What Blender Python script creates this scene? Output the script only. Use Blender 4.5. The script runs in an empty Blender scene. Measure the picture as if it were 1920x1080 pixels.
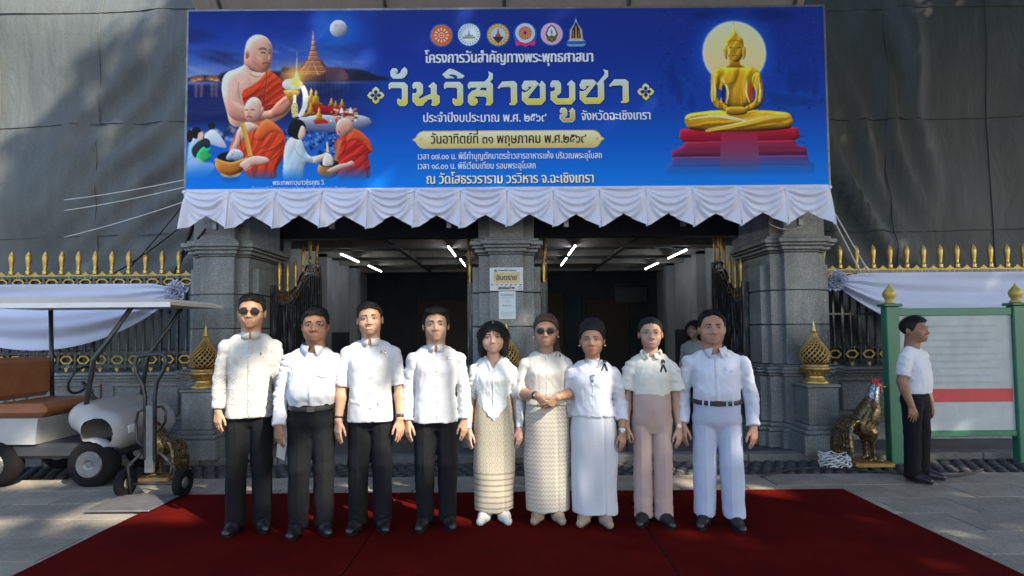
import bpy, bmesh, math, random
import numpy as np
from mathutils import Vector, Matrix
from mathutils.bvhtree import BVHTree
from mathutils.geometry import tessellate_polygon

random.seed(7)
RNG = np.random.RandomState(11)
SC = bpy.context.scene
COL = SC.collection

# ------------------------------------------------------------------ camera
F_PX, VC, CAM_H = 1062.0, 572.0, 1.45
PITCH, ROLL = math.radians(2.6), math.radians(0.45)
cam_data = bpy.data.cameras.new("camera")
cam = bpy.data.objects.new("camera", cam_data)
COL.objects.link(cam)
cam_data.sensor_width = 36.0
cam_data.lens = F_PX / 1920.0 * 36.0
cam_data.shift_y = (VC - 540.0) / 1920.0
cam_data.clip_start = 0.05
cam_data.clip_end = 500.0
CAM_M = Matrix.Translation((0, 0, CAM_H)) @ Matrix.Rotation(math.pi / 2 + PITCH, 4, 'X') @ Matrix.Rotation(-ROLL, 4, 'Z')
cam.matrix_world = CAM_M
SC.camera = cam

# ------------------------------------------------------------------ sky, sun, exposure
SUN = Vector((0.56, -0.52, 0.645)).normalized()
world = bpy.data.worlds.new("World")
SC.world = world
world.use_nodes = True
wn = world.node_tree
bg = wn.nodes["Background"]
sky = wn.nodes.new("ShaderNodeTexSky")
sky.sky_type = 'NISHITA'
sky.sun_disc = False
sky.sun_elevation = math.asin(SUN.z)
sky.sun_rotation = math.atan2(SUN.x, SUN.y)
sky.air_density = 1.0
sky.dust_density = 1.6
sky.ozone_density = 1.0
wn.links.new(sky.outputs[0], bg.inputs[0])
bg.inputs[1].default_value = 0.15
sun_l = bpy.data.lights.new("sun", 'SUN')
sun_l.energy = 4.0
sun_l.angle = math.radians(0.6)
sun_l.color = (1.0, 0.88, 0.70)
sun_o = bpy.data.objects.new("sun", sun_l)
COL.objects.link(sun_o)
sun_o.rotation_euler = SUN.to_track_quat('Z', 'Y').to_euler()
vs = SC.view_settings
vs.view_transform = 'Standard'
vs.look = 'None'
vs.exposure = 1.5
vs.gamma = 1.0
vs.use_curve_mapping = False
SC.cycles.max_bounces = 7
SC.cycles.diffuse_bounces = 4
SC.cycles.glossy_bounces = 3
SC.cycles.transmission_bounces = 4
SC.cycles.use_denoising = True
SC.cycles.sample_clamp_indirect = 6.0


def P(u, v, Y):
    """world point at depth plane y=Y seen at photograph position (u, v)"""
    d = Vector(((u - 960.0) / F_PX, -(v - VC) / F_PX, -1.0))
    d = CAM_M.to_3x3() @ d
    return Vector((0, 0, CAM_H)) + d * (Y / d.y)


def lin(c):
    """sRGB bytes -> linear"""
    return tuple(((x / 255.0) / 12.92 if x / 255.0 <= 0.04045 else ((x / 255.0 + 0.055) / 1.055) ** 2.4) for x in c)


# ------------------------------------------------------------------ objects
def root_of(o):
    while o.parent:
        o = o.parent
    return o


def thing(name, label, cat, loc=(0, 0, 0), group=None):
    o = bpy.data.objects.new(name, None)
    COL.objects.link(o)
    o.location = loc
    o.empty_display_size = 0.1
    return tag(o, label, cat, group)


def tag(o, label=None, cat=None, group=None, kind=None):
    if label:
        o["label"] = label
    if cat:
        o["category"] = cat
    if group:
        o["group"] = group
    if kind:
        o["kind"] = kind
    return o


def mk(name, verts, faces, mat, parent=None, smooth=False, loc=None):
    """verts are world coordinates; children are stored relative to their root's location"""
    me = bpy.data.meshes.new(name)
    if parent is not None:
        off = root_of(parent).location
    else:
        off = Vector(loc) if loc is not None else Vector((0, 0, 0))
    v = np.asarray(verts, dtype=np.float64).reshape(-1, 3) - np.array(off)
    if isinstance(faces, np.ndarray):
        n, k = faces.shape
        me.vertices.add(len(v))
        me.vertices.foreach_set("co", v.astype(np.float32).ravel())
        me.loops.add(n * k)
        me.loops.foreach_set("vertex_index", faces.astype(np.int32).ravel())
        me.polygons.add(n)
        me.polygons.foreach_set("loop_start", np.arange(0, n * k, k, dtype=np.int32))
        me.polygons.foreach_set("loop_total", np.full(n, k, dtype=np.int32))
        me.update(calc_edges=True)
        me.validate()
    else:
        me.from_pydata([tuple(p) for p in v], [], [tuple(f) for f in faces])
        me.update()
    if smooth:
        me.polygons.foreach_set("use_smooth", [True] * len(me.polygons))
    if mat is not None:
        me.materials.append(mat)
    o = bpy.data.objects.new(name, me)
    COL.objects.link(o)
    if parent is not None:
        o.parent = parent
    else:
        o.location = off
    return o


def copy_tree(o, parent=None):
    c = o.copy()
    COL.objects.link(c)
    c.parent = parent
    for ch in list(o.children):
        copy_tree(ch, c)
    return c


class MB:
    def __init__(self):
        self.v = []
        self.f = []

    def add(self, verts, faces, M=None):
        b = len(self.v)
        if M is not None:
            verts = [M @ Vector(p) for p in verts]
        self.v += [tuple(p) for p in verts]
        self.f += [tuple(i + b for i in f) for f in faces]
        return self

    def box(self, x0, x1, y0, y1, z0, z1, M=None, c=0.0):
        if c <= 0:
            vs_ = [(x0, y0, z0), (x1, y0, z0), (x1, y1, z0), (x0, y1, z0), (x0, y0, z1), (x1, y0, z1), (x1, y1, z1), (x0, y1, z1)]
            fs = [(0, 3, 2, 1), (4, 5, 6, 7), (0, 1, 5, 4), (1, 2, 6, 5), (2, 3, 7, 6), (3, 0, 4, 7)]
            return self.add(vs_, fs, M)
        # chamfered box
        xs, ys, zs = (x0, x1), (y0, y1), (z0, z1)
        vs_, idx = [], {}
        for i in (0, 1):
            for j in (0, 1):
                for k in (0, 1):
                    sx, sy, sz = (1 if i == 0 else -1), (1 if j == 0 else -1), (1 if k == 0 else -1)
                    X, Y, Z = xs[i], ys[j], zs[k]
                    idx[(i, j, k, 'x')] = len(vs_); vs_.append((X, Y + sy * c, Z + sz * c))
                    idx[(i, j, k, 'y')] = len(vs_); vs_.append((X + sx * c, Y, Z + sz * c))
                    idx[(i, j, k, 'z')] = len(vs_); vs_.append((X + sx * c, Y + sy * c, Z))
        fs = []
        for i in (0, 1):
            q = [(i, 0, 0, 'x'), (i, 1, 0, 'x'), (i, 1, 1, 'x'), (i, 0, 1, 'x')]
            fs.append([idx[t] for t in (q if i else q[::-1])])
            q = [(0, i, 0, 'y'), (0, i, 1, 'y'), (1, i, 1, 'y'), (1, i, 0, 'y')]
            fs.append([idx[t] for t in (q if i else q[::-1])])
            q = [(0, 0, i, 'z'), (1, 0, i, 'z'), (1, 1, i, 'z'), (0, 1, i, 'z')]
            fs.append([idx[t] for t in (q if i else q[::-1])])
        for a in (0, 1):
            for b in (0, 1):
                fs.append([idx[(a, b, 0, 'x')], idx[(a, b, 1, 'x')], idx[(a, b, 1, 'y')], idx[(a, b, 0, 'y')]])
                fs.append([idx[(a, 0, b, 'x')], idx[(a, 1, b, 'x')], idx[(a, 1, b, 'z')], idx[(a, 0, b, 'z')]])
                fs.append([idx[(0, a, b, 'y')], idx[(1, a, b, 'y')], idx[(1, a, b, 'z')], idx[(0, a, b, 'z')]])
        for i in (0, 1):
            for j in (0, 1):
                for k in (0, 1):
                    fs.append([idx[(i, j, k, 'x')], idx[(i, j, k, 'y')], idx[(i, j, k, 'z')]])
        return self.add(vs_, fs, M)

    def tube(self, pts, r, n=8, cap=True, closed=False):
        pts = [Vector(p) for p in pts]
        rs = r if isinstance(r, (list, tuple)) else [r] * len(pts)
        rings, m = [], len(pts)
        up = None
        for i, p in enumerate(pts):
            if closed:
                t = pts[(i + 1) % m] - pts[i - 1]
            else:
                t = pts[min(i + 1, m - 1)] - pts[max(i - 1, 0)]
            t.normalize()
            if up is None:
                up = Vector((0, 0, 1)) if abs(t.z) < 0.9 else Vector((1, 0, 0))
            s = t.cross(up)
            if s.length < 1e-6:
                s = t.orthogonal()
            s.normalize()
            up = s.cross(t).normalized()
            rings.append([p + (s * math.cos(2 * math.pi * k / n) + up * math.sin(2 * math.pi * k / n)) * rs[i] for k in range(n)])
        b = len(self.v)
        for rg in rings:
            self.v += [tuple(q) for q in rg]
        for i in range(m if closed else m - 1):
            j = (i + 1) % m
            for k in range(n):
                k2 = (k + 1) % n
                self.f.append((b + i * n + k, b + i * n + k2, b + j * n + k2, b + j * n + k))
        if cap and not closed:
            self.f.append(tuple(b + k for k in range(n))[::-1])
            self.f.append(tuple(b + (m - 1) * n + k for k in range(n)))
        return self

    def lathe(self, prof, n=24, M=None, cap=True):
        """prof: list of (r, z)"""
        vs_, fs = [], []
        for r, z in prof:
            for k in range(n):
                a = 2 * math.pi * k / n
                vs_.append((r * math.cos(a), r * math.sin(a), z))
        for i in range(len(prof) - 1):
            for k in range(n):
                k2 = (k + 1) % n
                fs.append((i * n + k, i * n + k2, (i + 1) * n + k2, (i + 1) * n + k))
        if cap:
            fs.append(tuple(range(n))[::-1])
            fs.append(tuple((len(prof) - 1) * n + k for k in range(n)))
        return self.add(vs_, fs, M)

    def prism(self, poly, y0, y1, M=None):
        """poly in (x, z), extruded along y from y0 (front) to y1"""
        n = len(poly)
        vs_ = [(x, y0, z) for x, z in poly] + [(x, y1, z) for x, z in poly]
        fs = [tuple(range(n)), tuple(range(2 * n - 1, n - 1, -1))]
        for i in range(n):
            j = (i + 1) % n
            fs.append((i, i + n, j + n, j))
        return self.add(vs_, fs, M)

    def sphere(self, c, r, nu=12, nv=8, M=None):
        rr = r if isinstance(r, (tuple, list)) else (r, r, r)
        vs_ = [(c[0], c[1], c[2] + rr[2])]
        for i in range(1, nv):
            th = math.pi * i / nv
            for k in range(nu):
                a = 2 * math.pi * k / nu
                vs_.append((c[0] + rr[0] * math.sin(th) * math.cos(a), c[1] + rr[1] * math.sin(th) * math.sin(a), c[2] + rr[2] * math.cos(th)))
        vs_.append((c[0], c[1], c[2] - rr[2]))
        fs = [(0, 1 + k, 1 + (k + 1) % nu) for k in range(nu)]
        for i in range(nv - 2):
            for k in range(nu):
                a, b = 1 + i * nu + k, 1 + i * nu + (k + 1) % nu
                fs.append((a, a + nu, b + nu, b))
        L = len(vs_) - 1
        fs += [(L, 1 + (nv - 2) * nu + (k + 1) % nu, 1 + (nv - 2) * nu + k) for k in range(nu)]
        return self.add(vs_, fs, M)

    def build(self, name, mat, parent=None, smooth=False, loc=None):
        return mk(name, self.v, self.f, mat, parent, smooth, loc)


# ------------------------------------------------------------------ materials
class N:
    """tiny node-tree writer"""
    def __init__(self, name):
        self.m = bpy.data.materials.new(name)
        self.m.use_nodes = True
        self.t = self.m.node_tree
        self.b = self.t.nodes["Principled BSDF"]
        self.tc = self.t.nodes.new("ShaderNodeTexCoord")

    def new(self, kind, **kw):
        n = self.t.nodes.new(kind)
        for k, v in kw.items():
            setattr(n, k, v)
        return n

    def put(self, sock, val):
        if isinstance(val, bpy.types.NodeSocket):
            self.t.links.new(val, sock)
        elif isinstance(val, (tuple, list)) and sock.type == 'RGBA' and len(val) == 3:
            sock.default_value = (*val, 1)
        else:
            sock.default_value = val

    def coord(self, scale=(1, 1, 1), which="Object", rot=(0, 0, 0)):
        mp = self.new("ShaderNodeMapping")
        self.t.links.new(self.tc.outputs[which], mp.inputs[0])
        mp.inputs["Scale"].default_value = scale if isinstance(scale, (tuple, list)) else (scale,) * 3
        mp.inputs["Rotation"].default_value = rot
        return mp.outputs[0]

    def noise(self, vec, scale=5, detail=4, rough=0.55, dist=0.0):
        n = self.new("ShaderNodeTexNoise")
        self.t.links.new(vec, n.inputs["Vector"])
        n.inputs["Scale"].default_value = scale
        n.inputs["Detail"].default_value = detail
        n.inputs["Roughness"].default_value = rough
        n.inputs["Distortion"].default_value = dist
        return n.outputs["Fac"]

    def voro(self, vec, scale=5, feature='F1', out="Distance", rnd=1.0):
        n = self.new("ShaderNodeTexVoronoi", feature=feature)
        self.t.links.new(vec, n.inputs["Vector"])
        n.inputs["Scale"].default_value = scale
        n.inputs["Randomness"].default_value = rnd
        return n.outputs[out]

    def wave(self, vec, scale=5, dist=0.0, typ='BANDS', direction='X', prof='SIN', detail=2):
        n = self.new("ShaderNodeTexWave", wave_type=typ, wave_profile=prof)
        if typ == 'BANDS':
            n.bands_direction = direction
        self.t.links.new(vec, n.inputs["Vector"])
        n.inputs["Scale"].default_value = scale
        n.inputs["Distortion"].default_value = dist
        n.inputs["Detail"].default_value = detail
        return n.outputs["Fac"]

    def ramp(self, fac, stops, interp='LINEAR'):
        n = self.new("ShaderNodeValToRGB")
        n.color_ramp.interpolation = interp
        el = n.color_ramp.elements
        while len(el) < len(stops):
            el.new(0.5)
        for e, (p, c) in zip(el, stops):
            e.position = p
            e.color = (*c, 1) if isinstance(c, (tuple, list)) else (c, c, c, 1)
        self.t.links.new(fac, n.inputs[0])
        return n.outputs[0]

    def mix(self, fac, a, b, blend='MIX'):
        n = self.new("ShaderNodeMix", data_type='RGBA', blend_type=blend)
        self.put(n.inputs[0], fac)
        self.put(n.inputs[6], a)
        self.put(n.inputs[7], b)
        return n.outputs[2]

    def math(self, op, a, b=0.0, c=0.0):
        n = self.new("ShaderNodeMath", operation=op)
        self.put(n.inputs[0], a)
        self.put(n.inputs[1], b)
        self.put(n.inputs[2], c)
        return n.outputs[0]

    def sep(self, vec):
        n = self.new("ShaderNodeSeparateXYZ")
        self.t.links.new(vec, n.inputs[0])
        return n.outputs

    def comb(self, x, y, z):
        n = self.new("ShaderNodeCombineXYZ")
        self.put(n.inputs[0], x); self.put(n.inputs[1], y); self.put(n.inputs[2], z)
        return n.outputs[0]

    def attr(self, name):
        n = self.new("ShaderNodeAttribute", attribute_name=name)
        return n.outputs["Color"]

    def rnd(self):
        return self.new("ShaderNodeObjectInfo").outputs["Random"]

    def bump(self, h, strength=0.3, dist=0.01, prev=None):
        n = self.new("ShaderNodeBump")
        n.inputs["Strength"].default_value = strength
        n.inputs["Distance"].default_value = dist
        self.t.links.new(h, n.inputs["Height"])
        if prev is not None:
            self.t.links.new(prev, n.inputs["Normal"])
        self.t.links.new(n.outputs[0], self.b.inputs["Normal"])
        return n.outputs[0]

    def set(self, **kw):
        names = dict(col="Base Color", rough="Roughness", metal="Metallic", spec="Specular IOR Level", sss="Subsurface Weight",
                     sheen="Sheen Weight", coat="Coat Weight", trans="Transmission Weight", alpha="Alpha", emc="Emission Color", ems="Emission Strength", ior="IOR")
        for k, v in kw.items():
            self.put(self.b.inputs[names[k]], v)
        return self


MATS = {}


def simple(name, col, rough=0.5, metal=0.0, var=0.12, scale=6.0, bump=0.0, bscale=40.0, spec=0.5):
    if name in MATS:
        return MATS[name]
    n = N(name)
    v = n.coord(1.0)
    ns = n.noise(v, scale, 5, 0.6)
    hi = tuple(min(1, c * (1 + var)) for c in col)
    lo = tuple(c * (1 - var) for c in col)
    n.set(col=n.ramp(ns, [(0.3, lo), (0.7, hi)]), rough=rough, metal=metal, spec=spec)
    if bump > 0:
        n.bump(n.noise(v, bscale, 4, 0.6), bump, 0.01)
    MATS[name] = n.m
    return n.m


def m_granite():
    n = N("dark_granite")
    v = n.coord(1.0)
    base = n.ramp(n.noise(v, 2.2, 5, 0.6), [(0.3, (0.172, 0.192, 0.190)), (0.72, (0.285, 0.300, 0.294))])
    sp = n.voro(v, 36.0)
    spm = n.ramp(sp, [(0.10, 1.0), (0.26, 0.0)])
    pick = n.ramp(n.noise(v, 24.0, 2), [(0.44, 0.0), (0.52, 1.0)])
    c = n.mix(n.math('MULTIPLY', n.math('MULTIPLY', spm, pick), 0.95), base, (0.52, 0.56, 0.55))
    big = n.ramp(n.voro(v, 11.0), [(0.08, 1.0), (0.16, 0.0)])
    c = n.mix(n.math('MULTIPLY', big, 0.55), c, (0.40, 0.44, 0.44))
    dk = n.ramp(n.noise(v, 95.0, 3, 0.7), [(0.36, 0.45), (0.55, 1.0)])
    c = n.mix(1.0, c, dk, 'MULTIPLY')
    st = n.ramp(n.noise(n.coord((3.0, 3.0, 0.5)), 2.0, 5, 0.65), [(0.42, 0.74), (0.62, 1.0)])
    c = n.mix(1.0, c, st, 'MULTIPLY')
    rv = n.ramp(n.rnd(), [(0, 0.86), (1, 1.12)])
    c = n.mix(1.0, c, rv, 'MULTIPLY')
    n.set(col=c, rough=n.ramp(n.noise(v, 9, 4), [(0.3, 0.32), (0.7, 0.55)]), spec=0.5)
    n.bump(n.noise(v, 70, 4), 0.12, 0.004)
    return n.m


GRANITE = m_granite()


def m_gold(name, col=(0.62, 0.42, 0.12), rough=0.32, wear=0.35):
    n = N(name)
    v = n.coord(1.0)
    w = n.ramp(n.noise(v, 14, 5, 0.65), [(0.42, 0.0), (0.7, 1.0)])
    c = n.mix(n.math('MULTIPLY', w, wear), col, (0.16, 0.10, 0.045))
    n.set(col=c, metal=0.75, rough=n.ramp(n.noise(v, 25, 4), [(0.3, rough - 0.08), (0.7, rough + 0.18)]))
    n.bump(n.noise(v, 60, 3), 0.15, 0.004)
    return n.m


GOLD = m_gold("gilded_metal")
GOLD_OLD = m_gold("tarnished_gold", (0.50, 0.32, 0.11), 0.38, 0.75)
GOLD_PAINT = simple("gold_paint", (0.50, 0.36, 0.08), 0.45, 0.25, 0.25, 18)
BRONZE = simple("brown_bronze", (0.20, 0.105, 0.04), 0.45, 0.5, 0.3, 20)


def m_iron():
    n = N("black_gloss_iron")
    v = n.coord(1.0)
    streak = n.noise(n.coord((60, 60, 3.0)), 1.0, 4, 0.7)
    gloss_streaks = n.ramp(streak, [(0.56, 0.0), (0.63, 1.0)])
    c = n.mix(n.math('MULTIPLY', gloss_streaks, 0.75), (0.014, 0.017, 0.021), (0.36, 0.38, 0.39))  # pale streaks in the base colour stand in for light caught on the bars
    n.set(col=c, rough=0.28, spec=0.6)
    n.bump(n.noise(v, 30, 4), 0.25, 0.006)
    return n.m


IRON = m_iron()
BLACK_PAINT = simple("black_paint", (0.012, 0.013, 0.015), 0.35, 0, 0.3, 20)
STEEL = simple("grey_steel", (0.20, 0.205, 0.21), 0.42, 0.6, 0.25, 12, 0.1)
WHITE_PAINT = simple("white_paint", (0.74, 0.75, 0.76), 0.45, 0, 0.06, 6)
# ------------------------------------------------------------------ ground
def m_concrete(name, a, b, scale=1.5, rough=0.85):
    n = N(name)
    v = n.coord(1.0)
    c = n.ramp(n.noise(v, scale, 6, 0.65), [(0.3, a), (0.7, b)])
    c = n.mix(1.0, c, n.ramp(n.noise(v, 55, 3, 0.7), [(0.35, 0.72), (0.6, 1.0)]), 'MULTIPLY')
    c = n.mix(1.0, c, n.ramp(n.rnd(), [(0, 0.82), (1, 1.1)]), 'MULTIPLY')
    n.set(col=c, rough=rough, spec=0.3)
    n.bump(n.noise(v, 90, 4, 0.7), 0.35, 0.004)
    return n.m


GROUND_M = m_concrete("worn_concrete", (0.10, 0.095, 0.088), (0.17, 0.16, 0.145))
SLAB_M = m_concrete("beige_paving", (0.22, 0.195, 0.155), (0.33, 0.30, 0.245), 3.0)
ASPHALT_M = m_concrete("dark_cobble_asphalt", (0.035, 0.036, 0.038), (0.075, 0.075, 0.074), 9.0)
FLOOR_M = m_concrete("gate_floor_tiles", (0.075, 0.075, 0.075), (0.12, 0.12, 0.118), 2.0, 0.5)

g = MB().add([(-250, -120, 0), (250, -120, 0), (250, 380, 0), (-250, 380, 0)], [(0, 1, 2, 3)]).build("ground", GROUND_M)
tag(g, kind="structure")

pav = MB().add([(-9, -3, 0.004), (9, -3, 0.004), (9, 5.64, 0.004), (-9, 5.64, 0.004)], [(0, 1, 2, 3)]).build("pavement", GROUND_M)
tag(pav, kind="structure")
slab_mesh = None
sw, sd = 0.60, 0.40
for j in range(7):
    y1 = 5.62 - j * sd
    for i in range(-11, 11):
        x0 = i * sw + (0.3 if j % 2 else 0.0)
        if x0 > -2.93 and x0 + sw < 2.88 and y1 < 5.0:
            continue
        if slab_mesh is None:
            o = MB().box(-sw / 2 + .003, sw / 2 - .003, -sd / 2 + .003, sd / 2 - .003, 0.0, 0.022, c=0.004).build("paving_slab", SLAB_M, pav)
            slab_mesh = o.data
        else:
            o = bpy.data.objects.new("paving_slab", slab_mesh)
            COL.objects.link(o)
            o.parent = pav
        o.location = (x0 + sw / 2, y1 - sd / 2, 0.006 + random.uniform(-0.002, 0.002))
        o.rotation_euler = (random.uniform(-.003, .003), random.uniform(-.003, .003), random.uniform(-.004, .004))

gut = MB().add([(-9, 5.64, 0.008), (9, 5.64, 0.008), (9, 6.22, 0.008), (-9, 6.22, 0.008)], [(0, 1, 2, 3)]).build("gutter_strip", ASPHALT_M)
tag(gut, kind="structure")
cob, cobs = [], []
for q in range(3):
    me = bpy.data.meshes.new("cobble")
    bb = MB().sphere((0, 0, 0), (0.055 - .004 * q, 0.048 + .003 * q, 0.022), 8, 4)
    me.from_pydata(bb.v, [], bb.f)
    me.update()
    me.polygons.foreach_set("use_smooth", [True] * len(me.polygons))
    me.materials.append(ASPHALT_M)
    cob.append(me)
for j in range(5):
    for i in range(-49, 50):
        cobs.append((i * 0.125 + (0.06 if j % 2 else 0), 5.70 + j * 0.115, (i + j) % 3))
# about 500 cobbles: the nearest rows as single pieces, the rest as one mass
singles, rest = [], []
for t in cobs:
    (singles if (t[1] < 5.9 and len(singles) < 290) else rest).append(t)
for x, y, k in singles:
    o = bpy.data.objects.new("cobble", cob[k])
    COL.objects.link(o)
    o.parent = gut
    o.location = (x + random.uniform(-.008, .008), y + random.uniform(-.008, .008), 0.012)
    o.rotation_euler = (0, 0, random.uniform(-.3, .3))
b = MB()
for x, y, k in rest:
    b.sphere((x + random.uniform(-.008, .008), y + random.uniform(-.008, .008), 0.012), (0.055, 0.05, 0.022), 8, 4)
tag(b.build("cobbles", ASPHALT_M, gut, True), kind="stuff")

fl = MB().add([(-9, 6.26, 0.08), (9, 6.26, 0.08), (9, 16.5, 0.08), (-9, 16.5, 0.08)], [(0, 1, 2, 3)]).build("gate_floor", FLOOR_M)
tag(fl, kind="structure")
KERB_M = m_concrete("kerb_stone", (0.13, 0.13, 0.125), (0.22, 0.215, 0.20), 4.0)
kb = MB().box(-9, 9, 6.235, 6.27, 0.0, 0.06).build("kerb", KERB_M)
tag(kb, kind="structure")
kd = None
for i in range(-9, 9):
    o = MB().box(0.004, 0.846, 6.205, 6.38, 0.0, 0.094, c=0.008).build("kerb_stone", KERB_M, kb) if kd is None else bpy.data.objects.new("kerb_stone", kd)
    if kd is None:
        kd = o.data
    else:
        COL.objects.link(o)
        o.parent = kb
    o.location = (i * 0.85, random.uniform(-.004, .004), 0)


def m_carpet():
    n = N("red_carpet_pile")
    v = n.coord(1.0)
    c = n.ramp(n.noise(v, 1.6, 6, 0.7), [(0.3, (0.055, 0.0035, 0.003)), (0.7, (0.10, 0.006, 0.004))])
    dust = n.ramp(n.noise(v, 4.0, 6, 0.75), [(0.58, 0.0), (0.8, 0.25)])
    c = n.mix(dust, c, (0.10, 0.03, 0.022))
    fib = n.noise(n.coord((600, 600, 600)), 1.0, 2)
    c = n.mix(1.0, c, n.ramp(fib, [(0.3, 0.7), (0.7, 1.15)]), 'MULTIPLY')
    n.set(col=c, rough=1.0, spec=0.02)
    nb = n.bump(fib, 0.5, 0.003)
    n.bump(n.noise(n.coord((1.2, 0.5, 1)), 1.5, 4), 0.5, 0.02, nb)
    return n.m


CARPET = m_carpet()
cp = thing("red_carpet", "long red carpet laid on the paving where the nine people stand", "carpet", (0, 3, 0.03))
for k in range(3):
    xa = -2.95 + k * 1.952
    nx, ny = 24, 60
    vv, ff = [], []
    for j in range(ny + 1):
        for i in range(nx + 1):
            x = xa + 1.945 * i / nx
            y = -1.5 + 6.55 * j / ny
            z = 0.036 + 0.002 * k + 0.004 * math.sin(x * 2.3 + y * 1.1) * math.sin(y * 2.7 + k) + (0.006 * max(0, 1 - abs(y - 3.6 - 0.3 * x) / 0.06))
            vv.append((x, y, z))
    for j in range(ny):
        for i in range(nx):
            a = j * (nx + 1) + i
            ff.append((a, a + 1, a + nx + 2, a + nx + 1))
    # thin edges
    mk("carpet_strip", vv, ff, CARPET, cp, True)

# ------------------------------------------------------------------ gate pillars
PX = (-3.46, -0.064, 3.40)
PLAB = ("grey granite gate pillar at the left end of the gateway",
        "middle granite gate pillar carrying the danger sign",
        "grey granite gate pillar beside the rightmost man in pale trousers")
NEST = ((0.20, 6.62), (0.33, 6.71), (0.41, 6.80))
CY = 7.16       # pillar axis depth


def blocks(par, name, cx, z0, z1, grow=0.0, nest=NEST, c=0.006, gap=0.003):
    for q, (hw, yf) in enumerate(nest):
        back = 2 * CY - yf
        e = 0.0015 * q
        MB().box(cx - hw - grow, cx + hw + grow, yf - grow, back + grow, z0 + gap + e, z1 - gap - e, c=c).build(name, GRANITE, par)


def moulding(par, name, cx, steps, nest=NEST):
    for q, (hw, yf) in enumerate(nest):
        b = MB()
        for z0, z1, gr in steps:
            b.box(cx - hw - gr, cx + hw + gr, yf - gr, 2 * CY - yf + gr, z0 + .002 * q, z1 - .002 * q, c=0.008)
        b.build(name, GRANITE, par)


for pi_, cx in enumerate(PX):
    t = thing("gate_pillar", PLAB[pi_], "pillar", (cx, CY, 0.08), "granite gate pillars")
    for z0, z1 in ((1.03, 1.50), (1.50, 1.905), (1.905, 2.35)):
        blocks(t, "granite_block", cx, z0, z1, nest=NEST if z1 < 2.3 else NEST[:2])
    MB().box(cx - .41, cx + .41, 6.80, 2 * CY - 6.80, 1.91, 2.22, c=.006).build("granite_block", GRANITE, t)
    for z0, z1 in ((2.545, 2.85), (2.85, 3.25)):
        blocks(t, "granite_block", cx, z0, z1, nest=NEST[:2])
    moulding(t, "capital", cx, ((2.35, 2.375, .015), (2.375, 2.42, .045), (2.42, 2.455, .075), (2.455, 2.51, .10), (2.51, 2.545, .055)), NEST[:2])
    # pedestal
    pn = tuple((hw + .05, yf - .05) for hw, yf in NEST)
    moulding(t, "pedestal_cornice", cx, ((0.90, 0.935, .02), (0.935, 0.975, .05), (0.975, 1.01, .06), (1.01, 1.03, .02)), pn)
    blocks(t, "pedestal_block", cx, 0.36, 0.90, nest=pn)
    moulding(t, "pedestal_base", cx, ((0.08, 0.26, .07), (0.26, 0.31, .05), (0.31, 0.36, .02)), pn)
    # projecting plinth for the finial
    MB().box(cx - .165, cx + .165, 6.235, 6.58, 0.395, 0.80, c=.006).build("plinth_block", GRANITE, t)
    b = MB()
    b.box(cx - .185, cx + .185, 6.215, 6.58, 0.803, 0.835, c=.008)
    b.build("plinth_cap", GRANITE, t)
    b = MB()
    b.box(cx - .24, cx + .24, 6.165, 6.58, 0.30, 0.345, c=.01)
    b.box(cx - .205, cx + .205, 6.20, 6.58, 0.345, 0.392, c=.01)
    b.build("plinth_moulding", GRANITE, t)
    MB().box(cx - .265, cx + .265, 6.14, 6.58, 0.082, 0.297, c=.008).build("plinth_block", GRANITE, t)

# ------------------------------------------------------------------ fence walls and iron fences
for side in (-1, 1):
    cx = PX[0] if side < 0 else PX[2]
    xi = cx + side * 0.50
    t = thing("fence_wall", "low granite fence wall left of the gate behind the cart" if side < 0 else "low granite fence wall right of the gate behind the rooster",
              "wall", (xi, 7.1, 0.08))
    n_p = 4
    L = 4.3
    pw = L / n_p
    b = MB()
    xs = sorted((xi, xi + side * L))
    b.box(xs[0], xs[1], 7.0, 7.3, 0.08, 0.30, c=.01)
    b.box(xs[0], xs[1], 7.03, 7.27, 0.30, 0.34, c=.01)
    b.build("wall_base", GRANITE, t)
    MB().box(xs[0], xs[1], 7.06, 7.24, 0.342, 0.86).build("wall_core", GRANITE, t)
    b = MB()
    b.box(xs[0], xs[1], 7.02, 7.28, 0.862, 0.895, c=.008)
    b.box(xs[0], xs[1], 6.99, 7.31, 0.897, 0.935, c=.01)
    b.box(xs[0], xs[1], 6.965, 7.335, 0.937, 0.972, c=.01)
    b.build("coping", GRANITE, t)
    for k in range(n_p):
        a = xs[0] + k * pw
        MB().box(a + .16, a + pw - .16, 7.022, 7.07, 0.44, 0.78, c=.014).build("granite_panel", GRANITE, t)
        bb = MB()
        for (p, q, r, s) in ((a + .06, a + pw - .06, 0.80, 0.835), (a + .06, a + pw - .06, 0.375, 0.41)):
            bb.box(p, q, 7.03, 7.075, r, s, c=.008)
        bb.box(a + .06, a + .10, 7.034, 7.075, 0.41, 0.80, c=.008)
        bb.box(a + pw - .10, a + pw - .06, 7.034, 7.075, 0.41, 0.80, c=.008)
        bb.build("panel_frame", GRANITE, t)


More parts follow.
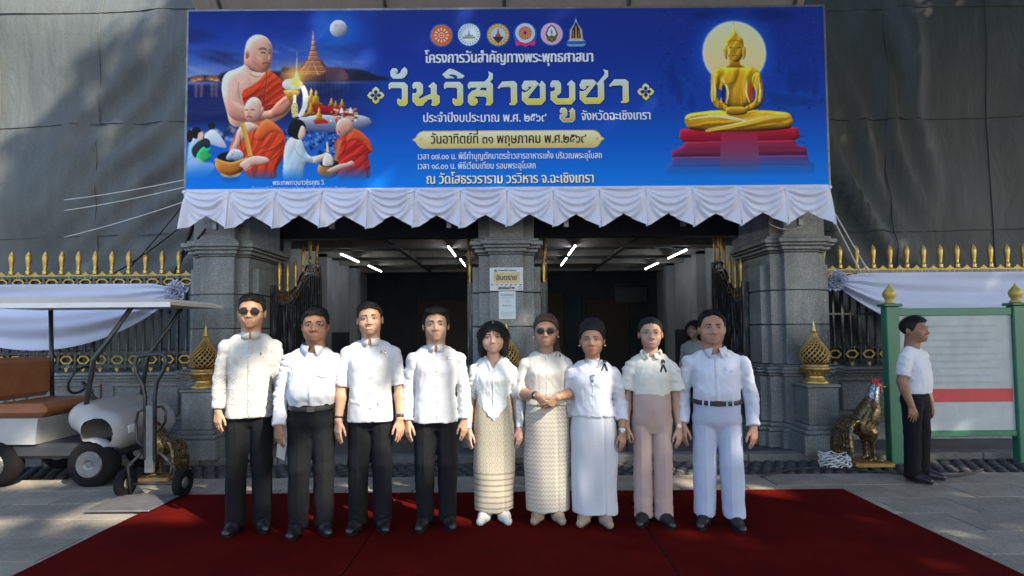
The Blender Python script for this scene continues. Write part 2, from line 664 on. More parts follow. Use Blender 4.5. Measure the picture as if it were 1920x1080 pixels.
def hexring(b, cx, cz, y, w, h, t, depth):
    """flat elongated hexagon ring in the xz plane"""
    def ring(w_, h_):
        return [(cx - w_ / 2, cz), (cx - w_ / 4, cz + h_ / 2), (cx + w_ / 4, cz + h_ / 2), (cx + w_ / 2, cz), (cx + w_ / 4, cz - h_ / 2), (cx - w_ / 4, cz - h_ / 2)]
    o, i = ring(w, h), ring(w - 2.4 * t, h - 2 * t)
    vs_ = [(x, y, z) for x, z in o] + [(x, y, z) for x, z in i] + [(x, y + depth, z) for x, z in o] + [(x, y + depth, z) for x, z in i]
    fs = []
    for k in range(6):
        j = (k + 1) % 6
        fs += [(k, j, 6 + j, 6 + k), (12 + j, 12 + k, 18 + k, 18 + j), (j, k, 12 + k, 12 + j), (6 + k, 6 + j, 18 + j, 18 + k)]
    b.add(vs_, fs)


def spear_prof(h=0.31):
    return [(0.012, 0), (0.024, 0.012), (0.014, 0.03), (0.021, 0.045), (0.012, 0.06), (0.013, 0.10), (0.017, 0.15), (0.021, 0.20), (0.021, 0.235), (0.014, 0.275), (0.003, h)]


PITCH_S = 0.212
for side in (-1, 1):
    cx = PX[0] if side < 0 else PX[2]
    xi = cx + side * 0.44
    YF = 7.14
    t = thing("iron_fence", "black iron fence with gold spear points on the left wall" if side < 0 else "black iron fence with gold spear points on the right wall",
              "fence", (xi, YF, 0.972))
    L = 4.2
    xs = sorted((xi, xi + side * L))
    for z0, z1, nm in ((2.03, 2.06, "rail"), (2.145, 2.175, "rail"), (1.03, 1.06, "rail"), (1.195, 1.225, "rail"), (1.62, 1.64, "rail")):
        MB().box(xs[0], xs[1], YF - .02, YF + .02, z0, z1).build(nm, IRON, t)
    MB().box(xs[0], xs[1], YF - .026, YF + .0, 2.178, 2.196).build("gold_rail", GOLD_PAINT, t)
    MB().box(xs[0], xs[1], YF + .005, YF + .015, 2.06, 2.145).build("band_backing", BLACK_PAINT, t)
    MB().box(xs[0], xs[1], YF + .005, YF + .015, 1.06, 1.195).build("band_backing", BLACK_PAINT, t)
    shared = {}

    def put(nm, maker, mat, loc, smooth=False):
        if nm not in shared:
            b = MB()
            maker(b)
            me = bpy.data.meshes.new(nm)
            me.from_pydata(b.v, [], b.f)
            me.update()
            if smooth:
                me.polygons.foreach_set("use_smooth", [True] * len(me.polygons))
            me.materials.append(mat)
            shared[nm] = me
        o = bpy.data.objects.new(nm, shared[nm])
        COL.objects.link(o)
        o.parent = t
        o.location = Vector(loc) - t.location
        return o
    n_s = int(L / PITCH_S)
    for k in range(n_s):
        x = xi + side * (0.10 + k * PITCH_S)
        put("spear_point", lambda b: b.lathe([(r_ * 1.6, z_) for r_, z_ in spear_prof()], 10), GOLD, (x, YF, 2.196), True)
        put("post", lambda b: b.box(-.016, .016, -.024, .01, 0, 1.19), IRON, (x, YF, 1.0))
        xm = x + side * PITCH_S / 2
        put("hexagon_ornament", lambda b: hexring(b, 0, 0, -.012, .165, .085, .016, .012), GOLD_PAINT, (xm, YF - .012, 2.102))
        put("lower_hexagon", lambda b: hexring(b, 0, 0, -.012, .165, .105, .018, .012), GOLD_PAINT, (xm, YF - .012, 1.127))
        put("crest_leaf", lambda b: b.prism([(-.05, 0), (.05, 0), (.022, .018), (0, .045), (-.022, .018)], -.01, .0), GOLD_PAINT, (xm, YF - .016, 2.197))
        put("bar", lambda b: b.box(-.011, .011, -.011, .011, 0, .81), IRON, (xm, YF, 1.224))
        put("gold_drop", lambda b: b.prism([(-.022, .05), (.022, .05), (.02, .02), (0, -.005), (-.02, .02)], -.012, .0), GOLD_PAINT, (xm, YF - .012, 0.978))

# ------------------------------------------------------------------ gate leaves
def ztop(s, L):
    q = min(1, max(0, (s / L - 0.28) / 0.5))
    return 1.98 + 0.46 * (q * q * (3 - 2 * q))


def gate_leaf(h, d, label):
    """h hinge point (x, y), d unit direction of the open leaf"""
    L = 1.22
    t = thing("gate_leaf", label, "gate", (h[0], h[1], 0.09), "open iron gate leaves")
    D = Vector((d[0], d[1], 0)).normalized()
    nrm = Vector((-D.y, D.x, 0))
    M = Matrix(((D.x, nrm.x, 0, h[0]), (D.y, nrm.y, 0, h[1]), (0, 0, 1, 0), (0, 0, 0, 1)))
    MB().box(-.03, .03, -.03, .03, .1, 2.05, M).build("hinge_post", IRON, t)
    MB().box(L - .025, L + .025, -.025, .025, .1, ztop(L, L), M).build("meeting_post", IRON, t)
    n = 22
    for k in range(1, n):
        s = L * k / n
        MB().box(s - .012, s + .012, -.012, .012, .12, ztop(s, L) - .16, M).build("bar", IRON, t)
    for z0 in (.14, .95, 1.12):
        MB().box(.02, L - .02, -.02, .02, z0, z0 + .035, M).build("rail", IRON, t)
    for k in range(10):
        s0, s1 = L * k / 10, L * (k + 1) / 10
        za, zb = ztop(s0, L), ztop(s1, L)
        for off, th, mt, nm in ((-.17, .025, IRON, "top_rail"), (-.03, .025, IRON, "top_rail")):
            vs_ = [(s0, -.018, za + off), (s1, -.018, zb + off), (s1, .018, zb + off), (s0, .018, za + off)]
            vs_ += [(x, y, z + th) for x, y, z in vs_]
            MB().add(vs_, [(0, 3, 2, 1), (4, 5, 6, 7), (0, 1, 5, 4), (1, 2, 6, 5), (2, 3, 7, 6), (3, 0, 4, 7)], M).build(nm, mt, t)
    for k in range(6):
        s = L * (k + .5) / 6
        b = MB()
        for yy in (-.02, .012):
            hexring(b, s, ztop(s, L) - .083, yy, .15, .10, .02, .01)
        b2 = MB()
        b2.add(b.v, b.f, M)
        b2.build("hexagon_ornament", BRONZE, t)
        Ms = M @ Matrix.Translation((s, 0, ztop(s, L)))
        MB().lathe([(r_ * 1.3, z_ * 1.25) for r_, z_ in spear_prof()], 10, Ms).build("spear_point", GOLD, t, True)
    return t


gate_leaf((PX[0] + .46, 7.15), (0.13, 1.0), "open black iron gate leaf beside the left pillar")
gate_leaf((PX[2] - .46, 7.15), (0.04, 1.0), "gloss-streaked black gate leaf behind the rightmost man")
gate_leaf((PX[1] - .46, 7.12), (-0.09, 1.0), "gate leaf seen edge-on left of the middle pillar")
gate_leaf((PX[1] + .46, 7.12), (0.085, 1.0), "gate leaf seen edge-on right of the middle pillar")

# ------------------------------------------------------------------ covered passage behind the gate
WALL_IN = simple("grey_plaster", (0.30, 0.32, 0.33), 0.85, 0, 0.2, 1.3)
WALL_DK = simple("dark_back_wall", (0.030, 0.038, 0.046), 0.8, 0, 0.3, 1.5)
BEAM_M = simple("painted_roof_beam", (0.34, 0.32, 0.29), 0.6, 0, 0.2, 4)
ROOF_M = simple("metal_roof_sheet", (0.10, 0.105, 0.105), 0.5, 0.2, 0.2, 3)
for side, lab in ((-1, "grey plastered wall along the left side of the passage"), (1, "grey plastered wall along the right side of the passage")):
    t = thing("passage_wall", lab, "wall", (side * 4.0, 11, 0.08))
    a, c_ = sorted((side * 3.95, side * 4.15))
    MB().box(a, c_, 7.9, 15.4, .082, 3.1).build("plaster", WALL_IN, t)
    a2, c2 = sorted((side * 3.93, side * 3.949))
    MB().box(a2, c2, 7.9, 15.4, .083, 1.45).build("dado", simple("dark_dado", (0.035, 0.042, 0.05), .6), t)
    for y in (9.3, 11.5, 13.7):
        a3, c3 = sorted((side * 3.76, side * 3.948))
        MB().box(a3, c3, y, y + .3, .084, 3.05).build("pier", WALL_IN, t)
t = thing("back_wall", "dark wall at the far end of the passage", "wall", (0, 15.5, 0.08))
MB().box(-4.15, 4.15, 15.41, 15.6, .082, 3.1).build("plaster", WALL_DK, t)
for x0, x1, z1 in ((-2.6, -1.2, 2.3), (0.2, 1.4, 2.5), (2.0, 3.2, 2.3)):
    MB().box(x0, x1, 15.36, 15.408, .083, z1, c=.01).build("door_panel", simple("dark_brown_door", (0.03, 0.022, 0.017), .6), t)
    b = MB()
    for (p, q, r, s) in ((x0 - .08, x0 - .002, .083, z1 + .08), (x1 + .002, x1 + .08, .083, z1 + .08), (x0, x1, z1 + .002, z1 + .08)):
        b.box(p, q, 15.35, 15.408, r, s)
    b.build("door_frame", WALL_DK, t)
p_ = P(1186, 552, 15.2)
t = thing("picture_frame", "faint framed board hung high on the dark back wall", "frame", tuple(p_))
MB().box(p_.x - .42, p_.x + .42, 15.33, 15.347, p_.z - .2, p_.z + .2).build("panel", simple("dull_board", (0.04, 0.05, 0.055), .4), t)
b = MB()
for (x0, x1, z0, z1) in ((-.46, .46, .2, .24), (-.46, .46, -.24, -.2), (-.46, -.42, -.2, .2), (.42, .46, -.2, .2)):
    b.box(p_.x + x0, p_.x + x1, 15.32, 15.348, p_.z + z0, p_.z + z1)
b.build("frame", BLACK_PAINT, t)

t = thing("passage_roof", "low metal roof with painted cross beams over the passage", "roof", (0, 11, 3.0))
b = MB()
vv, ff = [], []
nx = 220
for i in range(nx + 1):
    x = -4.3 + 8.6 * i / nx
    z = 3.14 + 0.02 * (1 if (i // 3) % 2 else -1)
    vv += [(x, 7.62, z), (x, 15.9, z)]
for i in range(nx):
    ff.append((2 * i, 2 * i + 1, 2 * i + 3, 2 * i + 2))
mk("corrugated_sheet", vv, ff, ROOF_M, t)
for y, hgt, dep in ((8.3, .16, .10), (9.1, .10, .06), (9.9, .17, .14), (10.7, .10, .06), (11.5, .12, .10), (12.2, .10, .06), (12.9, .12, .1), (13.7, .1, .06), (14.5, .12, .1), (15.2, .1, .06)):
    MB().box(-4.2, 4.2, y, y + dep, 3.10 - hgt, 3.10, c=.005).build("roof_beam", BEAM_M if hgt > .11 else ROOF_M, t)
for x in (-2.1, 0.0, 2.1):
    MB().box(x - .04, x + .04, 7.7, 15.4, 2.98, 3.085).build("purlin", ROOF_M, t)
MB().box(-4.2, 4.2, 7.66, 7.76, 2.72, 3.12).build("front_beam", BLACK_PAINT, t)

TUBE_M = N("lit_tube")
TUBE_M.set(col=(0.9, 0.95, 1.0), emc=(0.93, 0.97, 1.0), ems=11.0)
TUBE_M = TUBE_M.m
lamps = ((-3.15, 11.0), (-3.12, 12.9), (-1.08, 10.2), (-1.03, 11.9), (1.09, 10.2), (1.10, 11.9), (3.17, 10.8), (3.17, 12.8))
LLAB = ("tube lamp nearest the left passage wall, front one", "tube lamp nearest the left passage wall, rear one",
        "front tube lamp left of the middle pillar", "rear tube lamp left of the middle pillar",
        "front tube lamp right of the middle pillar", "rear tube lamp right of the middle pillar",
        "tube lamp nearest the right passage wall, front one", "tube lamp nearest the right passage wall, rear one")
for (x, y), lb in zip(lamps, LLAB):
    t = thing("tube_lamp", "lit white " + lb, "lamp", (x, y, 2.93), "tube lamps under the passage roof")
    MB().box(x - .02, x + .02, y - .62, y + .62, 2.904, 2.93).build("housing", STEEL, t)
    MB().tube([(x, y - .6, 2.888), (x, y + .6, 2.888)], .010, 8).build("tube", TUBE_M, t, True)
    b = MB()
    for dy in (-.4, .4):
        b.tube([(x, y + dy, 2.93), (x, y + dy, 3.09)], .005, 5)
    b.build("hanger", STEEL, t)

# ------------------------------------------------------------------ scaffold netting, awning, frame behind the banner
def m_net(name, a, b_, tile=0.0):
    n = N(name)
    v = n.coord(1.0)
    c = n.ramp(n.noise(n.coord((1, 1, .45)), 0.9, 6, 0.62), [(0.3, a), (0.72, b_)])
    wv = n.noise(n.coord((90, 90, 90)), 1.0, 2)
    c = n.mix(1.0, c, n.ramp(wv, [(0.35, 0.78), (0.65, 1.08)]), 'MULTIPLY')
    stn = n.ramp(n.noise(n.coord((2.2, 1, .25)), 2.5, 5, .7), [(0.45, .86), (.62, 1.0)])
    c = n.mix(1.0, c, stn, 'MULTIPLY')
    n.set(col=c, rough=0.62, spec=0.35)
    nb = n.bump(n.noise(n.coord((2.2, 2.2, 1.0), rot=(0, .6, 0)), 1.6, 4, .5, 1.2), 0.35, 0.05)
    n.bump(wv, 0.15, 0.002, nb)
    return n.m


NET_L = m_net("grey_green_netting", (0.085, 0.100, 0.102), (0.125, 0.144, 0.146))
NET_R = m_net("dark_green_tarpaulin", (0.040, 0.051, 0.050), (0.072, 0.086, 0.083))
NET_C = m_net("black_back_netting", (0.03, 0.034, 0.034), (0.055, 0.06, 0.06))


def sheet(name, label, cat, x0, x1, z0, z1, Y, mat, folds, nx=90, nz=90, seed=1):
    rs = np.random.RandomState(seed)
    X, Z = np.meshgrid(np.linspace(x0, x1, nx + 1), np.linspace(z0, z1, nz + 1))
    Yv = np.full_like(X, Y)
    for (px, pz, ang, ln, wd, amp) in folds:
        ca, sa = math.cos(ang), math.sin(ang)
        s = (X - px) * ca + (Z - pz) * sa
        d = -(X - px) * sa + (Z - pz) * ca + 0.06 * np.sin(s * 3)
        Yv -= amp * np.exp(-(d / wd) ** 2) * np.clip(1 - np.abs(s) / ln, 0, 1)
    for k in range(14):
        kx, kz = rs.normal(0, 1.6, 2)
        Yv += 0.028 * np.sin(kx * X + kz * Z + rs.uniform(0, 6)) / (1 + .3 * math.hypot(kx, kz))
    # sags between tie points
    Yv += 0.05 * np.abs(np.sin(X * 1.4)) * np.abs(np.sin(Z * 1.5))
    v = np.stack([X, Yv, Z], -1).reshape(-1, 3)
    i = np.arange(nx)[None, :] + (nx + 1) * np.arange(nz)[:, None]
    f = np.stack([i, i + 1, i + nx + 2, i + nx + 1], -1).reshape(-1, 4)
    o = mk(name, v, f, mat, None, True, loc=((x0 + x1) / 2, Y, z0))
    tag(o, label, cat)

    def yat(x, z):
        i_ = int(round((x - x0) / (x1 - x0) * nx)); j_ = int(round((z - z0) / (z1 - z0) * nz))
        return Yv[min(nz, max(0, j_)), min(nx, max(0, i_))]
    for x in np.arange(x0 + .6, x1, 1.55):
        MB().tube([(x + .02 * math.sin(q), yat(x, q) - .006, q) for q in np.linspace(z0, z1, 40)], .009, 5).build("seam", mat, o, True)
    for z in np.arange(z0 + .9, z1, 1.7):
        MB().tube([(q, yat(q, z) - .006, z + .03 * math.sin(q * .9)) for q in np.linspace(x0, x1, 60)], .009, 5).build("seam", mat, o, True)
    return o


fl_ = []
for k in range(7):
    fl_.append((-4.6 - .25 * k, 2.6 + .42 * k, .55 + .06 * k, 2.6, .10 + .01 * k, .10))
sheet("scaffold_netting", "grey-green scaffold netting hung left of the banner", "netting", -13, -3.5, 0.3, 9.5, 8.35, NET_L, fl_, seed=3)
fr_ = []
for k in range(6):
    fr_.append((4.3 + .35 * k, 2.5 + .55 * k, 2.2 - .1 * k, 2.4, .12, .16))
fr_ += [(4.4, 4.3, 1.72, 2.2, .10, .2), (5.2, 3.2, 2.3, 2.0, .16, .2)]
sheet("scaffold_netting", "dark green tarpaulin hung in folds right of the banner", "tarpaulin", 3.5, 13, 0.3, 9.5, 8.35, NET_R, fr_, seed=5)
sheet("scaffold_netting", "dark netting behind the banner over the gateway", "netting", -3.7, 3.7, 3.2, 9.5, 8.2, NET_C, [], 40, 40, seed=8)

# scaffold poles carrying the netting
SCAF = simple("scaffold_tube", (0.22, 0.22, 0.21), 0.45, 0.6, 0.25, 9)
for k, (x, z0, z1) in enumerate(((-9.0, .08, 9), (-6.6, .08, 9), (-4.2, .08, 9), (4.3, .08, 9), (6.7, .08, 9), (9.0, .08, 9))):
    pos = ("outermost", "second", "innermost")[k if k < 3 else 5 - k]
    o = MB().tube([(x, 8.6, z0), (x, 8.6, z1)], .03, 8).build("scaffold_pole", SCAF, None, True, loc=(x, 8.6, z0))
    tag(o, f"{pos} upright steel scaffold pole behind the netting on the {'left' if x < 0 else 'right'}", "pole", "scaffold poles")

# brown awning over the banner, seen from below
AWN = m_net("brown_canvas", (0.36, 0.29, 0.23), (0.50, 0.42, 0.34))
_t = AWN.node_tree
_tr, _mx = _t.nodes.new("ShaderNodeBsdfTranslucent"), _t.nodes.new("ShaderNodeMixShader")
_tr.inputs[0].default_value = (0.42, 0.33, 0.26, 1)
_mx.inputs[0].default_value = .5
_out = [q for q in _t.nodes if q.type == 'OUTPUT_MATERIAL'][0]
_t.links.new(_t.nodes["Principled BSDF"].outputs[0], _mx.inputs[1])
_t.links.new(_tr.outputs[0], _mx.inputs[2])
_t.links.new(_mx.outputs[0], _out.inputs[0])
t = thing("awning", "brown canvas awning on poles above the banner", "awning", (0, 6.8, 4.9))
nx, ny = 80, 20
vv, ff = [], []
for j in range(ny + 1):
    for i in range(nx + 1):
        x = -3.62 + 7.0 * i / nx
        s = j / ny
        sag = 0.10 * abs(math.sin((x + 3.62) * math.pi / 1.4)) * (0.4 + .6 * s)
        vv.append((x * (1 + .04 * s), 6.75 - 1.5 * s, 4.82 + 1.75 * s - sag + .02 * math.sin(9 * x + 4 * s)))
for j in range(ny):
    for i in range(nx):
        a = j * (nx + 1) + i
        ff.append((a, a + 1, a + nx + 2, a + nx + 1))
mk("canvas", vv, ff, AWN, t, True)
for x in (-3.3, -1.42, -.06, 1.36, 3.25):
    MB().tube([(x, 6.74, 4.76), (x * 1.04, 5.2, 6.5)], .022, 8).build("pole", SCAF, t, True)

# ropes, cables and braces
ROPE = simple("white_rope", (0.6, 0.61, 0.6), .8)
CABLE = simple("black_cable", (0.012, 0.012, 0.013), .5)


def line(name, a, b, r, mat, label, cat, sag=0.0, n=9, group=None):
    a, b = Vector(a), Vector(b)
    pts = []
    for i in range(n):
        s = i / (n - 1)
        p = a.lerp(b, s)
        p.z -= sag * 4 * s * (1 - s)
        pts.append(p)
    o = MB().tube(pts, r, 6).build(name, mat, None, True, loc=tuple(a))
    return tag(o, label, cat, group)


line("rope", P(352, 336, 6.42), P(120, 375, 7.6), .006, ROPE, "topmost thin white guy rope left of the banner", "rope", .02, group="guy ropes left of the banner")
line("rope", P(350, 350, 6.42), P(120, 395, 7.6), .006, ROPE, "middle thin white guy rope left of the banner", "rope", .02, group="guy ropes left of the banner")
line("rope", P(346, 378, 6.42), P(120, 445, 7.6), .006, ROPE, "lowest thin white guy rope left of the banner", "rope", .02, group="guy ropes left of the banner")
line("cable", P(345, 382, 6.6), P(215, 532, 7.4), .008, CABLE, "upper black cable stretched over the left fence", "cable", .03)
line("cable", P(352, 414, 6.6), P(215, 512, 7.4), .010, CABLE, "lower black cable stretched over the left fence", "cable", .03)
line("brace_pole", P(372, 395, 6.95), P(330, 512, 7.5), .026, CABLE, "thick black brace pole leaning left of the left pillar", "pole")
line("brace_pole", P(385, 430, 6.55), P(345, 480, 6.9), .014, CABLE, "thin black brace pole touching the left pillar capital", "pole")
line("rope", P(1556, 398, 6.5), P(1618, 520, 7.0), .009, ROPE, "inner white rope right of the drape corner", "rope")
line("rope", P(1564, 398, 6.5), P(1632, 516, 7.0), .009, ROPE, "outer white rope right of the drape corner", "rope")
line("cable", P(1440, 418, 6.55), P(1510, 420, 6.55), .006, ROPE, "short white cable looped under the drape by the right pillar", "cable", .07)
# ------------------------------------------------------------------ banner
BY = 6.30
B_L, B_R = P(351, 190, BY).x, P(1549, 190, BY).x
B_T, B_B = P(950, 17, BY).z, P(950, 358, BY).z
BW, BH = B_R - B_L, B_T - B_B


def bx(px):
    return B_L + (px - 350.0) / 1200.0 * BW


def bz(py):
    return B_T - (py - 18.0) / 340.0 * BH


def fbm(X, Y, seed=0, octv=5, sx=.02, sy=.05):
    rs = np.random.RandomState(seed)
    o = np.zeros_like(X)
    a = 1.0
    for k in range(octv):
        for _ in range(3):
            kx, ky = rs.normal(0, 1, 2) * (2 ** k)
            o += a * np.sin(kx * X * sx + ky * Y * sy + rs.uniform(0, 6.28) + .8 * np.sin(ky * X * sx * .6 + rs.uniform(0, 6)))
        a *= .55
    return o / 6


class Canvas:
    def __init__(s, w, h):
        s.w, s.h = w, h
        s.X, s.Y = np.meshgrid(np.linspace(350, 1550, w), np.linspace(18, 358, h))
        s.C = np.zeros((h, w, 3))

    @staticmethod
    def smooth(pts, n=6):
        pts = np.array(pts, float)
        m = len(pts)
        out = []
        for i in range(m):
            p0, p1, p2, p3 = pts[i - 1], pts[i], pts[(i + 1) % m], pts[(i + 2) % m]
            for k in range(n):
                t = k / n
                out.append(0.5 * ((2 * p1) + (-p0 + p2) * t + (2 * p0 - 5 * p1 + 4 * p2 - p3) * t * t + (-p0 + 3 * p1 - 3 * p2 + p3) * t ** 3))
        return np.array(out)

    def win(s, x0, x1, y0, y1, pad=3):
        dx, dy = 1200.0 / (s.w - 1), 340.0 / (s.h - 1)
        i0, i1 = max(0, int((x0 - 350) / dx) - pad), min(s.w, int((x1 - 350) / dx) + pad + 1)
        j0, j1 = max(0, int((y0 - 18) / dy) - pad), min(s.h, int((y1 - 18) / dy) + pad + 1)
        return slice(j0, j1), slice(i0, i1)

    def mask(s, pts):
        x0, y0 = pts.min(0); x1, y1 = pts.max(0)
        w = s.win(x0, x1, y0, y1)
        X, Y = s.X[w], s.Y[w]
        if X.size == 0:
            return w, np.zeros(X.shape)
        M = np.zeros(X.shape)
        dx, dy = 1200.0 / (s.w - 1), 340.0 / (s.h - 1)
        q = np.roll(pts, -1, 0)
        for ox in (-.25, .25):
            for oy in (-.25, .25):
                px, py = X + ox * dx, Y + oy * dy
                ins = np.zeros(X.shape, bool)
                for (ax, ay), (bx_, by_) in zip(pts, q):
                    if ay == by_:
                        continue
                    cond = ((ay > py) != (by_ > py)) & (px < (bx_ - ax) * (py - ay) / (by_ - ay) + ax)
                    ins ^= cond
                M += ins
        return w, M / 4.0

    @staticmethod
    def blur(a, r):
        r = max(1, int(r))
        for ax in (0, 1):
            for _ in range(2):
                p = np.pad(a, [(r, r) if k == ax else (0, 0) for k in (0, 1)], mode='edge')
                c = np.cumsum(p, axis=ax)
                c = np.insert(c, 0, 0, axis=ax)
                n = a.shape[ax]
                a = (np.take(c, np.arange(2 * r + 1, 2 * r + 1 + n), ax) - np.take(c, np.arange(0, n), ax)) / (2 * r + 1)
        return a

    def poly(s, pts, col, col2=None, sm=True, alpha=1.0, relief=0.0, rad=6, light=(-.6, -.8), noise=0.0, fade=None, soft=0, fd=None, mot=0.0):
        """col sRGB; relief: pseudo-3D shading of a painted form; fade=(y0, y1) fades out downwards"""
        p = s.smooth(pts) if sm else np.array(pts, float)
        w, M = s.mask(p)
        if M.size == 0:
            return
        c = np.empty(M.shape + (3,))
        c[:] = col
        if col2 is not None:
            t = np.clip((s.Y[w] - p[:, 1].min()) / max(1e-6, p[:, 1].max() - p[:, 1].min()), 0, 1)[..., None]
            c = c * (1 - t) + np.array(col2, float) * t
        if relief:
            b = s.blur(M, rad) * .6 + s.blur(M, max(1, rad // 2)) * .4
            gy, gx = np.gradient(b)
            sh = -(gx * -light[0] + gy * -light[1]) * rad * relief * -1
            c = c * (1 + np.clip(sh, -.75, .6))[..., None]
        if fd:
            an, fq, am = fd
            sx_ = s.X[w] * math.cos(an) + s.Y[w] * math.sin(an)
            wq = fbm(s.X[w], s.Y[w], int(p[0, 0]) % 97, 4, .045, .045)
            g_ = np.sin(sx_ * fq + 3.2 * wq)
            g2 = np.sin(sx_ * fq * 2.3 + 5.0 * wq + 1)
            c = c * (1 + am * (.65 * np.sign(g_) * np.abs(g_) ** .7 + .35 * g2))[..., None]
        if mot:
            c = c * (1 + mot * fbm(s.X[w], s.Y[w], int(p[0, 1]) % 89, 5, .09, .09))[..., None]
        if noise:
            c = c * (1 + noise * (RNG.rand(*M.shape) - .5))[..., None]
        if soft:
            M = s.blur(M, soft)
        A = M * alpha
        if fade:
            A = A * np.clip((fade[1] - s.Y[w]) / (fade[1] - fade[0]), 0, 1)
        s.C[w] = s.C[w] * (1 - A[..., None]) + np.clip(c, 0, 255) * A[..., None]

    def glow(s, cx, cy, rx, ry, col, a=1.0, p=2.0):
        w = s.win(cx - 3 * rx, cx + 3 * rx, cy - 3 * ry, cy + 3 * ry)
        d = ((s.X[w] - cx) / rx) ** 2 + ((s.Y[w] - cy) / ry) ** 2
        A = (a * np.exp(-d ** (p / 2)))[..., None]
        s.C[w] = s.C[w] * (1 - A) + np.array(col, float) * A

    def ell(s, cx, cy, rx, ry, col, rot=0.0, **k):
        t = np.linspace(0, 2 * np.pi, 28, endpoint=False)
        ca, sa = math.cos(rot), math.sin(rot)
        x, y = rx * np.cos(t), ry * np.sin(t)
        s.poly(np.stack([cx + x * ca - y * sa, cy + x * sa + y * ca], -1), col, sm=False, **k)

    def stroke(s, pts, wd, col, alpha=1.0, sm=True):
        p = np.array(pts, float)
        if sm and len(p) > 2:
            q = []
            for i in range(len(p) - 1):
                p0, p1, p2, p3 = p[max(0, i - 1)], p[i], p[i + 1], p[min(len(p) - 1, i + 2)]
                for k in range(5):
                    t = k / 5
                    q.append(.5 * ((2 * p1) + (-p0 + p2) * t + (2 * p0 - 5 * p1 + 4 * p2 - p3) * t * t + (-p0 + 3 * p1 - 3 * p2 + p3) * t ** 3))
            q.append(p[-1])
            p = np.array(q)
        d = np.gradient(p, axis=0)
        n = np.stack([-d[:, 1], d[:, 0]], -1)
        n /= np.maximum(1e-6, np.linalg.norm(n, axis=1))[:, None]
        ws = np.interp(np.linspace(0, 1, len(p)), np.linspace(0, 1, len(wd)), wd)[:, None] if isinstance(wd, (list, tuple)) else wd
        s.poly(np.concatenate([p + n * ws / 2, (p - n * ws / 2)[::-1]]), col, sm=False, alpha=alpha)


CV = Canvas(960, 273)
t_ = np.clip((CV.Y - 18) / 340, 0, 1)
stops = [(0, (30, 52, 140)), (.25, (24, 52, 148)), (.55, (22, 68, 168)), (.75, (12, 92, 196)), (1, (10, 124, 222))]
for ch in range(3):
    CV.C[..., ch] = np.interp(t_, [a for a, _ in stops], [c[ch] for _, c in stops])
# --- left picture: dusk sky, clouds, river
lm = np.clip((720 - CV.X) / 90, 0, 1) * np.clip((262 - CV.Y) / 40, 0, 1)
skyc = np.zeros_like(CV.C)
ty = np.clip((CV.Y - 18) / 115, 0, 1)
for ch in range(3):
    skyc[..., ch] = np.interp(ty, [0, .45, .8, 1], [(20, 28, 60, 92)[ch * 0 + k] if ch == 0 else ((44, 62, 92, 120)[k] if ch == 1 else (130, 158, 178, 186)[k]) for k in range(4)])
cl = fbm(CV.X, CV.Y, 4, 5, .022, .07)
dk = np.clip(cl * 1.6 + .1, 0, 1)[..., None] * np.clip((CV.Y - 40) / 30, 0, 1)[..., None]
skyc = skyc * (1 - .75 * dk) + np.array((26, 30, 74)) * .75 * dk
lt = np.clip(-cl * 2.2 - .55, 0, 1)[..., None] * np.clip((CV.Y - 70) / 25, 0, 1)[..., None]
skyc = skyc * (1 - .6 * lt) + np.array((150, 180, 214)) * .6 * lt
wat = np.clip((CV.Y - 152) / 6, 0, 1)[..., None]
wv = (fbm(CV.X, CV.Y, 9, 5, .03, .35) * 18)[..., None]
skyc = skyc * (1 - wat) + (np.array((26, 40, 96)) + wv) * wat
CV.C = CV.C * (1 - lm[..., None]) + skyc * lm[..., None]
# far shore and houses
CV.poly([(352, 150), (352, 143), (380, 138), (404, 140), (420, 132), (452, 128), (520, 132), (530, 124), (560, 128), (660, 128), (700, 140), (705, 152)], (30, 26, 40), sm=True, alpha=.9, soft=1)
for x, y, w_ in ((362, 148, 8), (372, 146, 9), (395, 146, 12), (404, 148, 6)):
    CV.poly([(x - w_, y + 2), (x - w_, y - 3), (x, y - 9), (x + w_, y - 3), (x + w_, y + 2)], (150, 86, 62), sm=False, alpha=.85)
    CV.glow(x, y, 5, 2, (255, 190, 120), .8)
for x in (366, 376, 396, 404):
    CV.poly([(x - 3, 154), (x + 3, 154), (x + 2, 180), (x - 2, 178)], (220, 150, 120), alpha=.45, sm=False, soft=1)
# moon
CV.glow(633, 52, 44, 44, (40, 120, 230), .75)
CV.ell(633, 52, 16.2, 16.2, (192, 192, 208), relief=.8, rad=6)
for x, y, r in ((628, 46, 4), (637, 56, 5), (630, 60, 3), (640, 47, 3)):
    CV.ell(x, y, r, r * .8, (150, 152, 176), alpha=.5, soft=1)
# temple with spire
TG, TD = (196, 138, 96), (120, 74, 62)
CV.poly([(522, 152), (526, 134), (548, 128), (560, 124), (572, 112), (600, 110), (612, 124), (640, 126), (652, 140), (656, 152)], (104, 66, 66), (74, 52, 66), sm=False, relief=.4, rad=3, fd=(0, 1.3, .25), mot=.3)
CV.poly([(528, 140), (545, 127), (560, 138), (560, 152), (530, 152)], TD, sm=False)
CV.poly([(610, 152), (612, 128), (640, 126), (650, 150)], (96, 66, 78), (70, 56, 76), sm=False)
CV.poly([(560, 132), (576, 112), (578, 102), (582, 88), (584, 70), (585.4, 54), (587, 70), (589, 88), (594, 102), (598, 114), (612, 134), (606, 142), (566, 142)], TG, (150, 92, 72), sm=False, relief=.9, rad=3)
for y, w_ in ((64, 2.5), (74, 4), (84, 5.5), (94, 8), (103, 10), (112, 14), (121, 18), (131, 24)):
    CV.stroke([(585.5 - w_, y), (585.5 + w_, y)], 1.6, (96, 56, 48), .7, False)
    CV.stroke([(585.5 - w_, y + 2), (585.5 + w_, y + 2)], 1.2, (238, 196, 140), .6, False)
